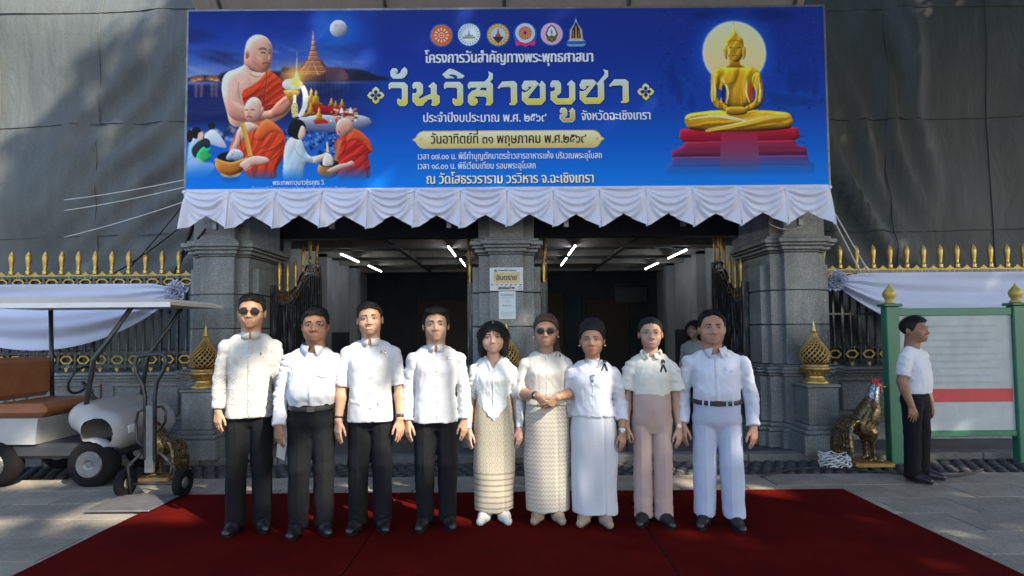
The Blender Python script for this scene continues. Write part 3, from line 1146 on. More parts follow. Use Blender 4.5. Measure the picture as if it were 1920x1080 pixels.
CV.stroke([(572, 140), (584, 112), (596, 140)], 2, (236, 180, 120), .7, False)
for x in np.linspace(534, 650, 16):
    CV.poly([(x, 154), (x + 3, 154), (x + 2, 186), (x + 1, 186)], (150, 120, 110), alpha=.25, sm=False, soft=1)
# candle glow behind
CV.glow(556, 136, 26, 16, (250, 176, 80), .8)
CV.stroke([(528, 137), (600, 137)], [0.5, 2.5, 0.5], (255, 226, 150), .7, False)
CV.stroke([(555, 96), (555, 140)], [0.5, 2.5], (255, 240, 200), .7, False)
# blue mist and crowd
for (x, y, r) in ((380, 285, 60), (520, 300, 70), (650, 285, 60), (580, 260, 50)):
    CV.glow(x, y, r, 34, (30, 96, 190), .5)
rs = np.random.RandomState(5)
for k in range(260):
    x, y = rs.uniform(530, 672), rs.uniform(240, 292)
    CV.ell(x, y, rs.uniform(2, 4), rs.uniform(1.6, 3), [(16, 26, 62), (18, 26, 56), (120, 150, 200), (60, 92, 160)][rs.randint(4)], alpha=.75)
for k in range(26):
    x, y = rs.uniform(356, 440), rs.uniform(232, 262)
    CV.ell(x, y, rs.uniform(3, 6), rs.uniform(3, 5), [(170, 182, 206), (196, 204, 220), (40, 42, 60), (190, 150, 130)][rs.randint(4)], alpha=.75, soft=1)
CV.poly([(352, 290), (356, 262), (366, 252), (378, 258), (380, 290), (372, 320), (352, 322)], (182, 200, 226), (120, 170, 220), alpha=.9, relief=.5, soft=1, fade=(290, 325))
CV.ell(368, 246, 10, 11, (24, 22, 30), relief=.4)
CV.ell(356, 252, 6, 12, (26, 24, 32))
CV.poly([(379, 244), (381, 252), (377, 262), (371, 258), (372, 247)], (226, 184, 160))
CV.ell(396, 233, 7, 6, (30, 30, 40))
CV.poly([(384, 250), (396, 240), (408, 246), (420, 262), (424, 274), (404, 270), (386, 262)], (196, 206, 226), relief=.5)
CV.poly([(360, 276), (372, 262), (386, 256), (394, 262), (393, 272), (384, 276), (374, 296), (364, 290)], (34, 46, 54), relief=.4)
CV.poly([(368, 296), (372, 282), (382, 272), (388, 276), (396, 274), (392, 284), (398, 290), (386, 300), (376, 302)], (44, 176, 92), relief=.9, rad=3)
CV.poly([(350, 330), (352, 300), (370, 292), (384, 300), (402, 304), (400, 318), (378, 330)], (176, 196, 226), (80, 150, 220), alpha=.85, soft=1, fade=(300, 335))
# altar on a round terrace
CV.poly([(556, 222), (600, 214), (660, 214), (690, 220), (692, 228), (670, 238), (600, 240), (556, 234)], (186, 188, 196), (110, 124, 160), relief=.5)
CV.poly([(560, 232), (620, 238), (690, 226), (692, 234), (660, 246), (600, 246), (560, 240)], (116, 124, 146), (70, 84, 130), relief=.4)
CV.poly([(574, 206), (578, 196), (600, 196), (622, 200), (640, 196), (646, 208), (664, 212), (660, 218), (600, 214), (576, 216)], (176, 26, 34), (120, 16, 28), sm=False, relief=.5)
GO, GO2 = (236, 188, 74), (150, 96, 24)


def mini_buddha(cx, base, h):
    w_ = h * .46
    CV.poly([(cx - w_, base), (cx - w_ * .9, base - h * .14), (cx - w_ * .5, base - h * .22), (cx - w_ * .42, base - h * .5), (cx - w_ * .3, base - h * .58), (cx - w_ * .16, base - h * .62), (cx - w_ * .2, base - h * .78), (cx, base - h),
             (cx + w_ * .2, base - h * .78), (cx + w_ * .16, base - h * .62), (cx + w_ * .3, base - h * .58), (cx + w_ * .42, base - h * .5), (cx + w_ * .5, base - h * .22), (cx + w_ * .9, base - h * .14), (cx + w_, base)], GO, GO2, sm=False, relief=1.2, rad=2, light=(-.7, -.6))


for cx, ba, h in ((583, 198, 34), (592, 197, 30), (598, 226, 26), (621, 198, 16), (629, 200, 12), (641, 200, 16), (575, 206, 16), (582, 214, 22), (570, 218, 14)):
    mini_buddha(cx, ba, h)
CV.poly([(588, 226), (612, 224), (617, 230), (590, 232)], (190, 26, 34), sm=False)
for k in range(60):
    x, y = rs.uniform(620, 668), rs.uniform(204, 228)
    CV.ell(x, y, rs.uniform(1.5, 4), rs.uniform(1.2, 2.6), [(196, 40, 36), (222, 170, 70), (230, 230, 236), (120, 60, 30), (200, 120, 80)][rs.randint(5)], alpha=.9)
for x in (640, 657):
    CV.poly([(x - 4, 212), (x - 3, 205), (x, 200), (x + 3, 205), (x + 4, 212)], (228, 230, 238), sm=False)
# --- big monk
SK, SKs, SKr = (226, 186, 168), (188, 124, 104), (206, 142, 120)
RB, RB2 = (214, 74, 34), (150, 34, 22)
CV.poly([(416, 176), (414, 160), (417, 142), (426, 132), (440, 127), (452, 122), (459, 118), (470, 130), (490, 134), (500, 132), (512, 138), (524, 146), (536, 164), (548, 176), (540, 210), (500, 232), (452, 236), (432, 230), (424, 206)], SK, (206, 152, 130), relief=.8, rad=9, light=(-.9, -.5), mot=.10)
CV.poly([(453, 170), (470, 158), (482, 150), (492, 140), (500, 128), (510, 134), (524, 146), (532, 160), (540, 178), (536, 200), (520, 206), (490, 210), (466, 206), (456, 192)], RB, RB2, relief=.9, rad=6, fd=(1.0, .42, .22))
for pts in (((455, 184), (478, 168), (496, 146), (499, 132)), ((458, 192), (484, 178), (500, 156)), ((492, 204), (510, 190), (530, 178)), ((478, 206), (500, 196), (524, 192)), ((500, 140), (496, 170), (494, 190))):
    CV.stroke(pts, [1, 3, 1], (104, 20, 18), .75)
    CV.stroke([(x + 1.5, y - 2.5) for x, y in pts], [.8, 2, .8], (240, 110, 60), .55)
CV.poly([(416, 176), (422, 168), (436, 186), (456, 196), (480, 206), (506, 204), (520, 190), (534, 184), (548, 182), (546, 194), (530, 212), (504, 222), (470, 226), (444, 224), (428, 212)], SK, SKs, relief=.9, rad=6)
CV.poly([(508, 206), (518, 192), (532, 180), (546, 174), (550, 182), (544, 196), (530, 212), (512, 216)], SKr, (160, 100, 84), relief=1.0, rad=3)
for k in range(4):
    CV.stroke([(520 + 3 * k, 198 - 2 * k), (534 + 2.5 * k, 184 - 1.5 * k + 2)], [.8, 1.6, .8], (120, 66, 54), .7)
CV.poly([(456, 118), (456, 102), (458, 86), (462, 74), (472, 65), (484, 63), (498, 68), (507, 80), (509, 94), (508, 110), (505, 122), (498, 132), (486, 134), (472, 128), (462, 122)], (228, 190, 172), (200, 130, 104), relief=.8, rad=8, light=(-.7, -.7), mot=.08)
CV.ell(461, 100, 4.2, 8.5, (206, 140, 118), relief=.8, rad=3)
CV.ell(461, 101, 2, 5, (120, 70, 60), alpha=.6)
for pts in (((484, 92), (492, 90), (498, 93)), ((501, 93), (506, 92), (508, 94))):
    CV.stroke(pts, 1.8, (112, 66, 54), .7)
CV.stroke([(487, 97), (492, 96.5), (496, 98)], 2.2, (44, 26, 26), .9)
CV.stroke([(502, 98), (507, 97)], 2, (44, 26, 26), .9)
CV.poly([(498, 96), (502, 108), (505, 111), (499, 113), (495, 110)], (196, 120, 98), alpha=.7, soft=1)
CV.stroke([(490, 118), (497, 116), (504, 118)], 2.4, (128, 52, 48), .9)
CV.stroke([(488, 126), (497, 129), (503, 126)], 1.6, (160, 96, 78), .6)
for pts, w_, c_, a_ in (((466, 84, 474, 72, 488, 69), 9, (250, 226, 212), .55), ((470, 112, 482, 120, 492, 124), 7, (176, 104, 82), .35), ((462, 120, 474, 130, 490, 134), 4, (150, 84, 66), .6),
                        ((478, 104, 486, 108, 490, 112), 6, (240, 186, 164), .45), ((503, 100, 503, 107, 501, 110), 2.5, (250, 214, 196), .7), ((466, 136, 478, 142, 492, 140), 4, (170, 104, 84), .5),
                        ((426, 140, 422, 160, 424, 190), 8, (248, 222, 208), .55), ((446, 150, 446, 172, 452, 196), 5, (180, 120, 100), .5), ((458, 140, 468, 152, 462, 164), 6, (200, 144, 122), .4), ((430, 214, 452, 224, 480, 226), 5, (170, 106, 88), .5)):
    CV.stroke([(w_ * 0 + pts[i], pts[i + 1]) for i in range(0, 6, 2)], [1, w_, 1], c_, a_)
CV.stroke([(483, 90.5), (491, 88), (498, 91)], 2.2, (84, 50, 42), .75)
# candle bowl with garland
CV.poly([(528, 156), (534, 148), (548, 146), (562, 150), (568, 160), (560, 168), (544, 170), (532, 164)], (236, 240, 240), (196, 206, 214), relief=.9, rad=3, noise=.25)
CV.poly([(532, 168), (560, 170), (556, 182), (546, 190), (538, 182)], (214, 166, 66), (130, 84, 30), relief=1, rad=3, noise=.5)
CV.stroke([(566, 160), (572, 176), (570, 200), (560, 218)], [8, 10, 9, 7], (232, 234, 232))
CV.stroke([(552, 176), (552, 200), (558, 216)], [5, 7, 5], (236, 230, 210))
CV.poly([(546, 196), (556, 192), (558, 214), (548, 218)], (210, 190, 120), noise=.6)
CV.glow(554, 148, 11, 14, (255, 220, 90), .9)
CV.poly([(549, 160), (550, 146), (555, 132), (560, 146), (561, 160)], (255, 250, 214), (246, 206, 60))
# --- middle monk with bowl
CV.poly([(446, 240), (438, 256), (430, 276), (432, 300), (452, 312), (470, 330), (516, 332), (520, 312), (532, 290), (534, 262), (526, 246), (508, 232), (496, 224), (470, 230)], RB, (196, 52, 30), relief=.8, rad=8, fade=(312, 340), fd=(.5, .36, .20))
CV.poly([(440, 262), (446, 240), (462, 226), (480, 232), (488, 236), (468, 246), (450, 268), (442, 286), (432, 278)], SK, SKr, relief=.7, rad=4)
CV.poly([(496, 222), (516, 230), (532, 248), (535, 266), (528, 250), (508, 246), (490, 262), (476, 252)], (226, 116, 58), RB, relief=.8, rad=4)
for pts in (((450, 250), (452, 274), (462, 290)), ((512, 250), (500, 268), (484, 278)), ((530, 262), (514, 276), (490, 284)), ((528, 280), (514, 294), (502, 300)), ((520, 300), (514, 318), (516, 330)), ((470, 312), (474, 326), (478, 334))):
    CV.stroke(pts, [.8, 3, .8], (140, 30, 20), .7)
    CV.stroke([(x - 2, y - 2) for x, y in pts], [.6, 1.8, .6], (236, 110, 56), .5)
CV.stroke([(453, 228), (462, 256), (470, 290)], [9, 8, 9], (206, 150, 60))
CV.stroke([(455, 228), (464, 256), (471, 288)], [2, 2, 2], (240, 196, 100), .6)
CV.poly([(458, 204), (460, 192), (468, 182), (478, 180), (488, 188), (491, 202), (490, 216), (482, 226), (470, 226), (460, 220)], (232, 198, 182), (206, 140, 116), relief=.8, rad=6, mot=.08)
CV.stroke([(459, 204), (464, 203)], 2, (50, 30, 28), .8); CV.stroke([(469, 203), (476, 204)], 2, (50, 30, 28), .8)
CV.stroke([(461, 217), (467, 216), (472, 218)], 2.2, (130, 54, 50), .9)
CV.poly([(465, 205), (463, 213), (469, 213)], (190, 120, 98), alpha=.6, soft=1)
CV.ell(491, 204, 3, 6, (214, 150, 126), relief=.8, rad=2)
CV.ell(432, 304, 28, 22, (196, 116, 44), relief=1.1, rad=7)
CV.ell(434, 291, 26, 10, (24, 24, 30))
CV.poly([(426, 296), (430, 282), (440, 276), (452, 280), (458, 290), (454, 298)], (214, 222, 234), (120, 130, 150), relief=1.2, rad=3, noise=.5)
CV.poly([(406, 294), (434, 301), (462, 292), (462, 298), (434, 307), (406, 300)], (226, 150, 70), relief=.6, rad=2)
CV.poly([(414, 320), (432, 326), (452, 320), (448, 326), (432, 330), (418, 326)], (222, 170, 90), alpha=.8)
CV.ell(434, 333, 17, 5, (24, 84, 170), alpha=.7, soft=1)
CV.poly([(450, 306), (458, 298), (476, 290), (498, 292), (506, 300), (492, 306), (474, 308), (462, 318), (456, 312)], SK, SKr, relief=.9, rad=3)
for k in range(4):
    CV.stroke([(452 + 3 * k, 305 + 4 * k), (466 + k * 2, 301 + 3 * k)], [1, 2.6, 1.4], (240, 206, 190), .8)
# --- woman making merit
CV.poly([(534, 336), (532, 300), (534, 274), (542, 258), (554, 254), (566, 262), (574, 282), (586, 292), (604, 288), (608, 298), (588, 304), (574, 302), (570, 318), (566, 338)], (206, 212, 214), (150, 184, 214), relief=.7, rad=6, fade=(310, 340), fd=(.3, .30, .07))
CV.stroke([(552, 274), (562, 290), (580, 298)], [.6, 2.4, .6], (140, 150, 166), .6)
CV.poly([(540, 250), (540, 236), (548, 224), (560, 222), (570, 228), (573, 240), (566, 252), (560, 260), (548, 256)], (26, 22, 28), relief=.5, rad=4)
CV.poly([(564, 236), (570, 236), (573, 246), (571, 254), (564, 260), (559, 254)], (224, 184, 160), relief=.5, rad=3)
CV.poly([(588, 296), (604, 288), (612, 284), (616, 288), (606, 297), (590, 304)], (222, 180, 156), relief=.8, rad=2)
CV.stroke([(613, 264), (615, 284)], [2, 5], (226, 210, 150))
# --- right monk
CV.poly([(628, 268), (640, 254), (654, 244), (672, 244), (688, 258), (697, 272), (698, 284), (690, 288), (694, 312), (690, 334), (640, 336), (634, 312), (630, 294)], (206, 44, 32), (170, 44, 44), relief=.8, rad=7, fade=(308, 338), fd=(.9, .38, .22))
CV.poly([(660, 242), (676, 246), (692, 262), (699, 282), (694, 282), (680, 264), (660, 262), (648, 268)], (216, 84, 44), RB, relief=.8, rad=3)
for pts in (((690, 268), (668, 274), (650, 288)), ((694, 286), (672, 290), (652, 296)), ((684, 304), (688, 320), (690, 332)), ((650, 262), (646, 280), (640, 292))):
    CV.stroke(pts, [.8, 3, .8], (120, 18, 18), .7)
CV.poly([(630, 238), (634, 226), (642, 221), (653, 222), (661, 232), (661, 244), (652, 250), (646, 258), (638, 256), (632, 250)], (222, 178, 158), (190, 122, 100), relief=.8, rad=5)
CV.ell(653, 241, 3, 5, (196, 130, 108), relief=.8, rad=2)
CV.stroke([(634, 246), (638, 247)], 1.8, (50, 30, 28), .8)
CV.stroke([(638, 262), (632, 286), (626, 312)], [7, 6, 6], (190, 120, 56))
CV.ell(616, 316, 20, 17, (160, 104, 52), relief=1, rad=5, fade=(318, 338))
CV.ell(618, 305, 18, 7, (30, 28, 34))
CV.poly([(606, 308), (608, 292), (616, 286), (624, 294), (624, 308)], (206, 204, 196), relief=.8, rad=3, noise=.4)
CV.poly([(614, 318), (632, 308), (650, 304), (660, 300), (664, 308), (646, 314), (626, 322)], (216, 170, 148), (180, 140, 140), relief=.8, rad=3)
# --- right picture: mural ghosts, halo, gold Buddha on a red base
for k in range(700):
    x, y = rs.uniform(1236, 1546), rs.uniform(22, 210)
    CV.ell(x, y, rs.uniform(1, 4), rs.uniform(1, 3), [(16, 40, 120), (34, 84, 184), (10, 30, 96)][rs.randint(3)], alpha=rs.uniform(.1, .4))
CV.poly([(1300, 30), (1360, 22), (1400, 30), (1450, 22), (1500, 34), (1440, 44), (1400, 40), (1340, 44)], (14, 36, 110), alpha=.6, soft=2)
for x, y, w_, h_ in ((1262, 150, 9, 32), (1275, 176, 7, 24), (1298, 200, 6, 18), (1488, 160, 10, 24), (1510, 150, 12, 30), (1530, 160, 8, 30)):
    CV.ell(x, y, w_, h_, (12, 44, 128), alpha=.55, soft=2)
    CV.ell(x, y - h_ * .9, w_ * .6, w_ * .7, (14, 60, 150), alpha=.5, soft=1)
CV.poly([(1440, 180), (1470, 184), (1540, 194), (1546, 200), (1480, 204), (1450, 196)], (14, 52, 128), alpha=.6, soft=2)
CV.glow(1380, 104, 74, 74, (30, 96, 214), .75, 6)
CV.ell(1380, 104, 60, 60, (232, 244, 238), soft=1)
CV.ell(1380, 104, 58, 58, (214, 226, 184), col2=(232, 200, 140), soft=1)
R1, R2 = (176, 26, 54), (104, 34, 80)
fd = (296, 336)
CV.poly([(1276, 246), (1494, 244), (1500, 262), (1486, 270), (1284, 272), (1272, 264)], R1, (140, 24, 52), sm=False, relief=.8, rad=4)
CV.poly([(1284, 270), (1486, 268), (1494, 278), (1510, 282), (1512, 296), (1258, 298), (1258, 286), (1276, 280)], (140, 34, 62), (106, 44, 86), sm=False, relief=.9, rad=4, fade=fd)
CV.poly([(1258, 298), (1512, 296), (1514, 306), (1524, 314), (1522, 330), (1242, 332), (1244, 316), (1258, 308)], (96, 54, 104), (50, 92, 160), sm=False, relief=.8, rad=4, fade=fd)
for y in (262, 274, 284, 292, 302, 314):
    CV.stroke([(1262, y), (1510, y - 1)], [1, 3, 1], (70, 18, 46), .5, False)
CV.poly([(1352, 252), (1418, 252), (1424, 330), (1346, 330)], (170, 34, 62), (70, 92, 150), sm=False, fade=fd)
YG, YD, YH = (214, 168, 40), (122, 82, 14), (255, 246, 190)
CV.poly([(1285, 236), (1284, 226), (1292, 218), (1320, 214), (1346, 212), (1420, 212), (1450, 214), (1478, 218), (1485, 228), (1484, 240), (1470, 248), (1380, 252), (1300, 248)], YG, (160, 112, 24), relief=1.4, rad=5, light=(-.3, -.9), fd=(1.45, .34, .30))
CV.stroke([(1290, 228), (1340, 222), (1380, 228), (1410, 236)], [2, 7, 2], YH, .75)
CV.stroke([(1322, 250), (1380, 240), (1440, 226), (1478, 222)], [4, 9, 6], (232, 192, 70), .9)
CV.stroke([(1326, 246), (1384, 236), (1444, 222)], [1, 2.5, 1], YH, .7)
CV.stroke([(1300, 242), (1350, 238), (1392, 232)], [1, 3, 1], YD, .7)
CV.stroke([(1340, 252), (1400, 248), (1470, 236)], [1, 2.5, 1], (96, 60, 12), .7)
CV.poly([(1336, 152), (1340, 138), (1352, 132), (1372, 130), (1392, 130), (1412, 132), (1424, 138), (1428, 152), (1424, 166), (1412, 178), (1410, 204), (1352, 204), (1356, 178), (1342, 168)], YG, (176, 130, 30), relief=1.2, rad=6, light=(-.5, -.8), fd=(.25, .20, .26))
CV.poly([(1336, 146), (1346, 142), (1352, 156), (1346, 180), (1350, 196), (1366, 206), (1362, 214), (1346, 208), (1335, 194), (1334, 170)], YG, (170, 124, 30), relief=1.5, rad=3, fd=(.2, .5, .28))
CV.poly([(1428, 146), (1418, 142), (1412, 156), (1418, 180), (1414, 196), (1398, 206), (1402, 214), (1420, 208), (1431, 194), (1432, 170)], YG, (170, 124, 30), relief=1.5, rad=3, fd=(.2, .5, .28))
CV.poly([(1357, 164), (1362, 170), (1360, 196), (1354, 194), (1354, 176)], (22, 40, 110))
CV.poly([(1404, 164), (1410, 160), (1414, 186), (1406, 200), (1402, 182)], (196, 60, 44), alpha=.7)
for pts in (((1356, 152), (1366, 176), (1362, 200)), ((1402, 156), (1400, 178), (1406, 198)), ((1340, 152), (1342, 176), (1340, 194)), ((1424, 152), (1426, 176), (1424, 196))):
    CV.stroke(pts, [1.5, 4, 1.5], YH, .8)
for pts in (((1350, 160), (1372, 162), (1384, 150), (1388, 134)), ((1376, 190), (1396, 192)), ((1368, 178), (1370, 202)), ((1392, 174), (1394, 202)), ((1362, 210), (1380, 214), (1400, 210))):
    CV.stroke(pts, [.8, 2, .8], YD, .75)
CV.poly([(1360, 212), (1366, 206), (1394, 206), (1402, 212), (1394, 220), (1366, 220)], (206, 156, 44), (150, 100, 24), relief=1.2, rad=3)
CV.poly([(1370, 116), (1390, 116), (1390, 126), (1400, 132), (1362, 132), (1370, 126)], (186, 140, 36), (160, 110, 24), sm=False, relief=.8, rad=3)
CV.poly([(1364, 88), (1366, 78), (1374, 70), (1378, 62), (1380.5, 45), (1383, 62), (1388, 70), (1396, 78), (1398, 88), (1397, 104), (1392, 116), (1382, 122), (1372, 117), (1366, 104)], YG, (196, 150, 44), relief=1.2, rad=4, fd=(.6, .45, .18))
CV.poly([(1364, 92), (1360, 98), (1362, 112), (1366, 116), (1367, 98)], (196, 150, 44), relief=1, rad=2)
CV.poly([(1398, 92), (1402, 98), (1400, 112), (1396, 116), (1395, 98)], (196, 150, 44), relief=1, rad=2)
CV.stroke([(1366, 84), (1381, 80), (1396, 84)], [1, 2, 1], YD, .7)
CV.stroke([(1370, 94), (1378, 95)], 2, (80, 52, 10), .8); CV.stroke([(1385, 95), (1393, 94)], 2, (80, 52, 10), .8)
CV.stroke([(1381, 94), (1380, 104), (1384, 105)], 1.6, YD, .7)
CV.stroke([(1375, 110), (1381, 109), (1387, 110)], 1.8, (120, 62, 20), .8)
CV.stroke([(1370, 92), (1370, 106)], 2.5, YH, .6)
CV.stroke([(1378, 64), (1381, 50)], 2, YH, .7)

LUT = CV.C / 255.0
LUT = np.clip(np.where(LUT <= .04045, LUT / 12.92, ((LUT + .055) / 1.055) ** 2.4) * 1.15, 0, .9)

n = N("banner_print")
ca = n.attr("print_colour")
n.set(col=ca, rough=0.6, spec=0.12)
n.bump(n.noise(n.coord((1.2, 1, .8)), 1.3, 3), 0.25, 0.02)
PRINT_M = n.m
banner = thing("banner", "wide blue printed festival banner with monks and a golden statue above the gate", "banner", ((B_L + B_R) / 2, BY, B_B))
gx, gz = np.meshgrid(np.linspace(B_L, B_R, CV.w), np.linspace(B_T, B_B, CV.h))
gy = BY + 0.004 * np.sin(gx * 1.7 + .6) * np.sin((gz - B_B) * 1.9) + .0015 * np.sin(gx * 5.1) * np.sin(gz * 3)
gyf = lambda x, z: BY + 0.004 * math.sin(x * 1.7 + .6) * math.sin((z - B_B) * 1.9) + .0015 * math.sin(x * 5.1) * math.sin(z * 3)
vv = np.stack([gx, gy, gz], -1).reshape(-1, 3)
ii = np.arange(CV.w - 1)[None, :] + CV.w * np.arange(CV.h - 1)[:, None]
ff = np.stack([ii, ii + CV.w, ii + CV.w + 1, ii + 1], -1).reshape(-1, 4)
pr = mk("printed_sheet", vv, ff, PRINT_M, banner, True)
at_ = pr.data.color_attributes.new("print_colour", 'FLOAT_COLOR', 'POINT')
at_.data.foreach_set("color", np.concatenate([LUT, np.ones(LUT.shape[:2] + (1,))], -1).astype(np.float32).ravel())
# frame
b = MB()
for (x0, x1, z0, z1) in ((B_L - .03, B_L, B_B - .03, B_T + .03), (B_R, B_R + .03, B_B - .03, B_T + .03), (B_L, B_R, B_T, B_T + .03), (B_L, B_R, B_B - .03, B_B)):
    b.box(x0, x1, BY + .012, BY + .07, z0, z1)
b.build("frame", STEEL, banner)
MB().box(B_L, B_R, BY + .03, BY + .045, B_B, B_T).build("backing", simple("banner_backing", (.05, .055, .06), .7), banner)
for x in np.linspace(B_L + .3, B_R - .3, 6):
    MB().box(x - .025, x + .025, BY + .05, BY + .10, B_B - .4, B_T).build("frame_upright", STEEL, banner)


def flat(name, polys, mat, dy, smooth=False):
    """polys: list of closed [(px, py)] in banner picture coordinates, laid dy in front of the print"""
    V, Fc = [], []
    for k, pl in enumerate(polys):
        b0 = len(V)
        for x, y in pl:
            X, Z = bx(x), bz(y)
            V.append((X, gyf(X, Z) - dy - .00012 * (k % 24), Z))
        for tri in tessellate_polygon([[Vector((x, -y, 0)) for x, y in pl]]):
            p0, p1, p2 = (pl[i] for i in tri)
            cr = (p1[0] - p0[0]) * (-p2[1] + p0[1]) - (-p1[1] + p0[1]) * (p2[0] - p0[0])
            Fc.append(tuple(b0 + i for i in (tri if cr > 0 else tri[::-1])))
    return mk(name, V, Fc, mat, banner)


INK = {}


def ink(name, c, c2=None, y0=0, y1=1, metal=0.0, rough=.45):
    """flat printing ink, optionally a printed vertical blend between picture rows y0 and y1"""
    if name in INK:
        return INK[name]
    n = N(name)
    if c2 is None:
        n.set(col=lin(c), rough=rough, spec=.12)
    else:
        z = n.sep(n.tc.outputs["Object"])[2]
        za, zb = bz(y0) - B_B, bz(y1) - B_B
        t = n.math('DIVIDE', n.math('SUBTRACT', z, zb), za - zb)
        n.set(col=n.ramp(t, [(0.0, lin(c2)), (1.0, lin(c))]), rough=rough, spec=.12)
    INK[name] = n.m
    return n.m


# ------------------------------------------------------------------ Thai lettering from the built-in typeface
TONES = "่้๊๋์"
UPPER = "ัิีึืำ"


def glyph_mesh(txt):
    cu = bpy.data.curves.new("txt", 'FONT')
    cu.body = txt
    cu.size = 1.0
    cu.resolution_u = 3
    o = bpy.data.objects.new("txt", cu)
    COL.objects.link(o)
    dg = bpy.context.evaluated_depsgraph_get()
    me = bpy.data.meshes.new_from_object(o.evaluated_get(dg))
    v = np.zeros(len(me.vertices) * 3)
    me.vertices.foreach_get("co", v)
    f = [tuple(p.vertices) for p in me.polygons]
    bpy.data.objects.remove(o)
    bpy.data.curves.remove(cu)
    bpy.data.meshes.remove(me)
    return v.reshape(-1, 3)[:, :2], f


def text_geo(txt):
    """unit-size outline of a line; tone marks above an upper vowel are lifted clear"""
    plain, marks = "", []
    for i, ch in enumerate(txt):
        if ch in TONES and i and txt[i - 1] in UPPER:
            marks.append((ch, plain))
        else:
            plain += ch
    v, f = glyph_mesh(plain)
    for ch, pre in marks:
        va, _ = glyph_mesh(pre)
        vm, fm = glyph_mesh("ก" + ch)
        vk, fk = glyph_mesh("ก")
        nk = len(vk)
        keep = [k for k in range(len(vm)) if vm[k][1] > vk[:, 1].max() + .015]
        idx = {k: j for j, k in enumerate(keep)}
        sub = vm[keep] + np.array([va[:, 0].max() - vk[:, 0].max() - .02, 0.17])
        fs = [tuple(idx[q] for q in ff_) for ff_ in fm if all(q in idx for q in ff_)]
        f = f + [tuple(q + len(v) for q in t) for t in fs]
        v = np.concatenate([v, sub])
    return v, f


def lettering(parent, txt, mat, place, x0, x1, ybase, height=None, bold=0.0, dy=.003, name="lettering"):
    """fit a line between x0 and x1 (plane units); place(x, y, dy) -> world; height = size of the type (None keeps proportion)"""
    v, f = text_geo(txt)
    w_ = v[:, 0].max() - v[:, 0].min()
    sx = (x1 - x0) / w_
    sy = abs(sx) if height is None else height
    V, Fc = [], []
    shifts = [0.0] if bold <= 0 else [-bold, 0.0, bold]
    for k, sh in enumerate(shifts):
        b0 = len(V)
        for (a, c) in v:
            V.append(place(x0 + (a - v[:, 0].min()) * sx + sh, ybase + c * sy, dy + .0004 * k))
        Fc += [tuple(i + b0 for i in t) for t in f]
    o = mk(name, V, Fc, mat, parent)
    for p in o.data.polygons:
        pass
    return o


def bplace(x, y, dy):
    # here y grows upward in "picture rows": row = -y
    X, Z = bx(x), bz(-y)
    return (X, gyf(X, Z) - dy, Z)


WHITE_I = ink("white_ink", (228, 240, 248))
DARK_I = ink("dark_ink", (44, 34, 34))
SHADE_I = ink("navy_ink", (10, 32, 92))
def bline(txt, x0, x1, base, h, mat, bold=.35, shadow=False):
    if shadow:
        lettering(banner, txt, SHADE_I, bplace, x0 + 1.2, x1 + 1.2, -(base + 1.2), h, bold, .002)
    lettering(banner, txt, mat, bplace, x0, x1, -base, h, bold, .007)


bline("โครงการวันสำคัญทางพระพุทธศาสนา", 797, 1113, 119, 29, WHITE_I, .9)
bline("ประจำปีงบประมาณ พ.ศ. ๒๕๖๙", 794, 1024, 230, 24, WHITE_I, .45)
bline("จังหวัดฉะเชิงเทรา", 1090, 1219, 228, 24, WHITE_I, .45)
bline("วันอาทิตย์ที่ ๓๑ พฤษภาคม พ.ศ.๒๕๖๙", 808, 1098, 270, 26, DARK_I, .35)
bline("เวลา ๐๗.๐๐ น. พิธีทำบุญตักบาตรข้าวสารอาหารแห้ง บริเวณพระอุโบสถ", 784, 1127, 299, 17, WHITE_I, .2)
bline("เวลา ๑๘.๐๐ น. พิธีเวียนเทียน รอบพระอุโบสถ", 784, 1003, 317, 17, WHITE_I, .2)
bline("ณ วัดโสธรวราราม วรวิหาร จ.ฉะเชิงเทรา", 800, 1111, 344, 26, ink("cream_ink", (246, 244, 214)), .55, True)
bline("พระเทพภาวนาวชิรคุณ วิ.", 513, 610, 344, 13, WHITE_I, .2)
bline("เจ้าอาวาสวัดโสธรวราราม วรวิหาร เจ้าคณะจังหวัดฉะเชิงเทรา", 473, 651, 354, 10, ink("pale_blue_ink", (150, 206, 246)), .12)


def ribbon(pts, wd):
    """polygons of a mitred stroke; pts (x, y), wd a width or one per point"""
    p = np.array(pts, float)
    ws = np.full(len(p), wd) if np.isscalar(wd) else np.array(wd, float)
    L_, R_ = [], []
    for i in range(len(p)):
        d0 = p[i] - p[i - 1] if i else p[1] - p[0]
        d1 = p[i + 1] - p[i] if i < len(p) - 1 else d0
        d0 = d0 / np.linalg.norm(d0); d1 = d1 / np.linalg.norm(d1)
        n0, n1 = np.array([-d0[1], d0[0]]), np.array([-d1[1], d1[0]])
        m = n0 + n1
        m = m / max(1e-6, np.linalg.norm(m))
        s_ = ws[i] / 2 / max(.55, m @ n0)
        L_.append(p[i] + m * s_); R_.append(p[i] - m * s_)
    return [[tuple(L_[i]), tuple(L_[i + 1]), tuple(R_[i + 1]), tuple(R_[i])] for i in range(len(p) - 1)]


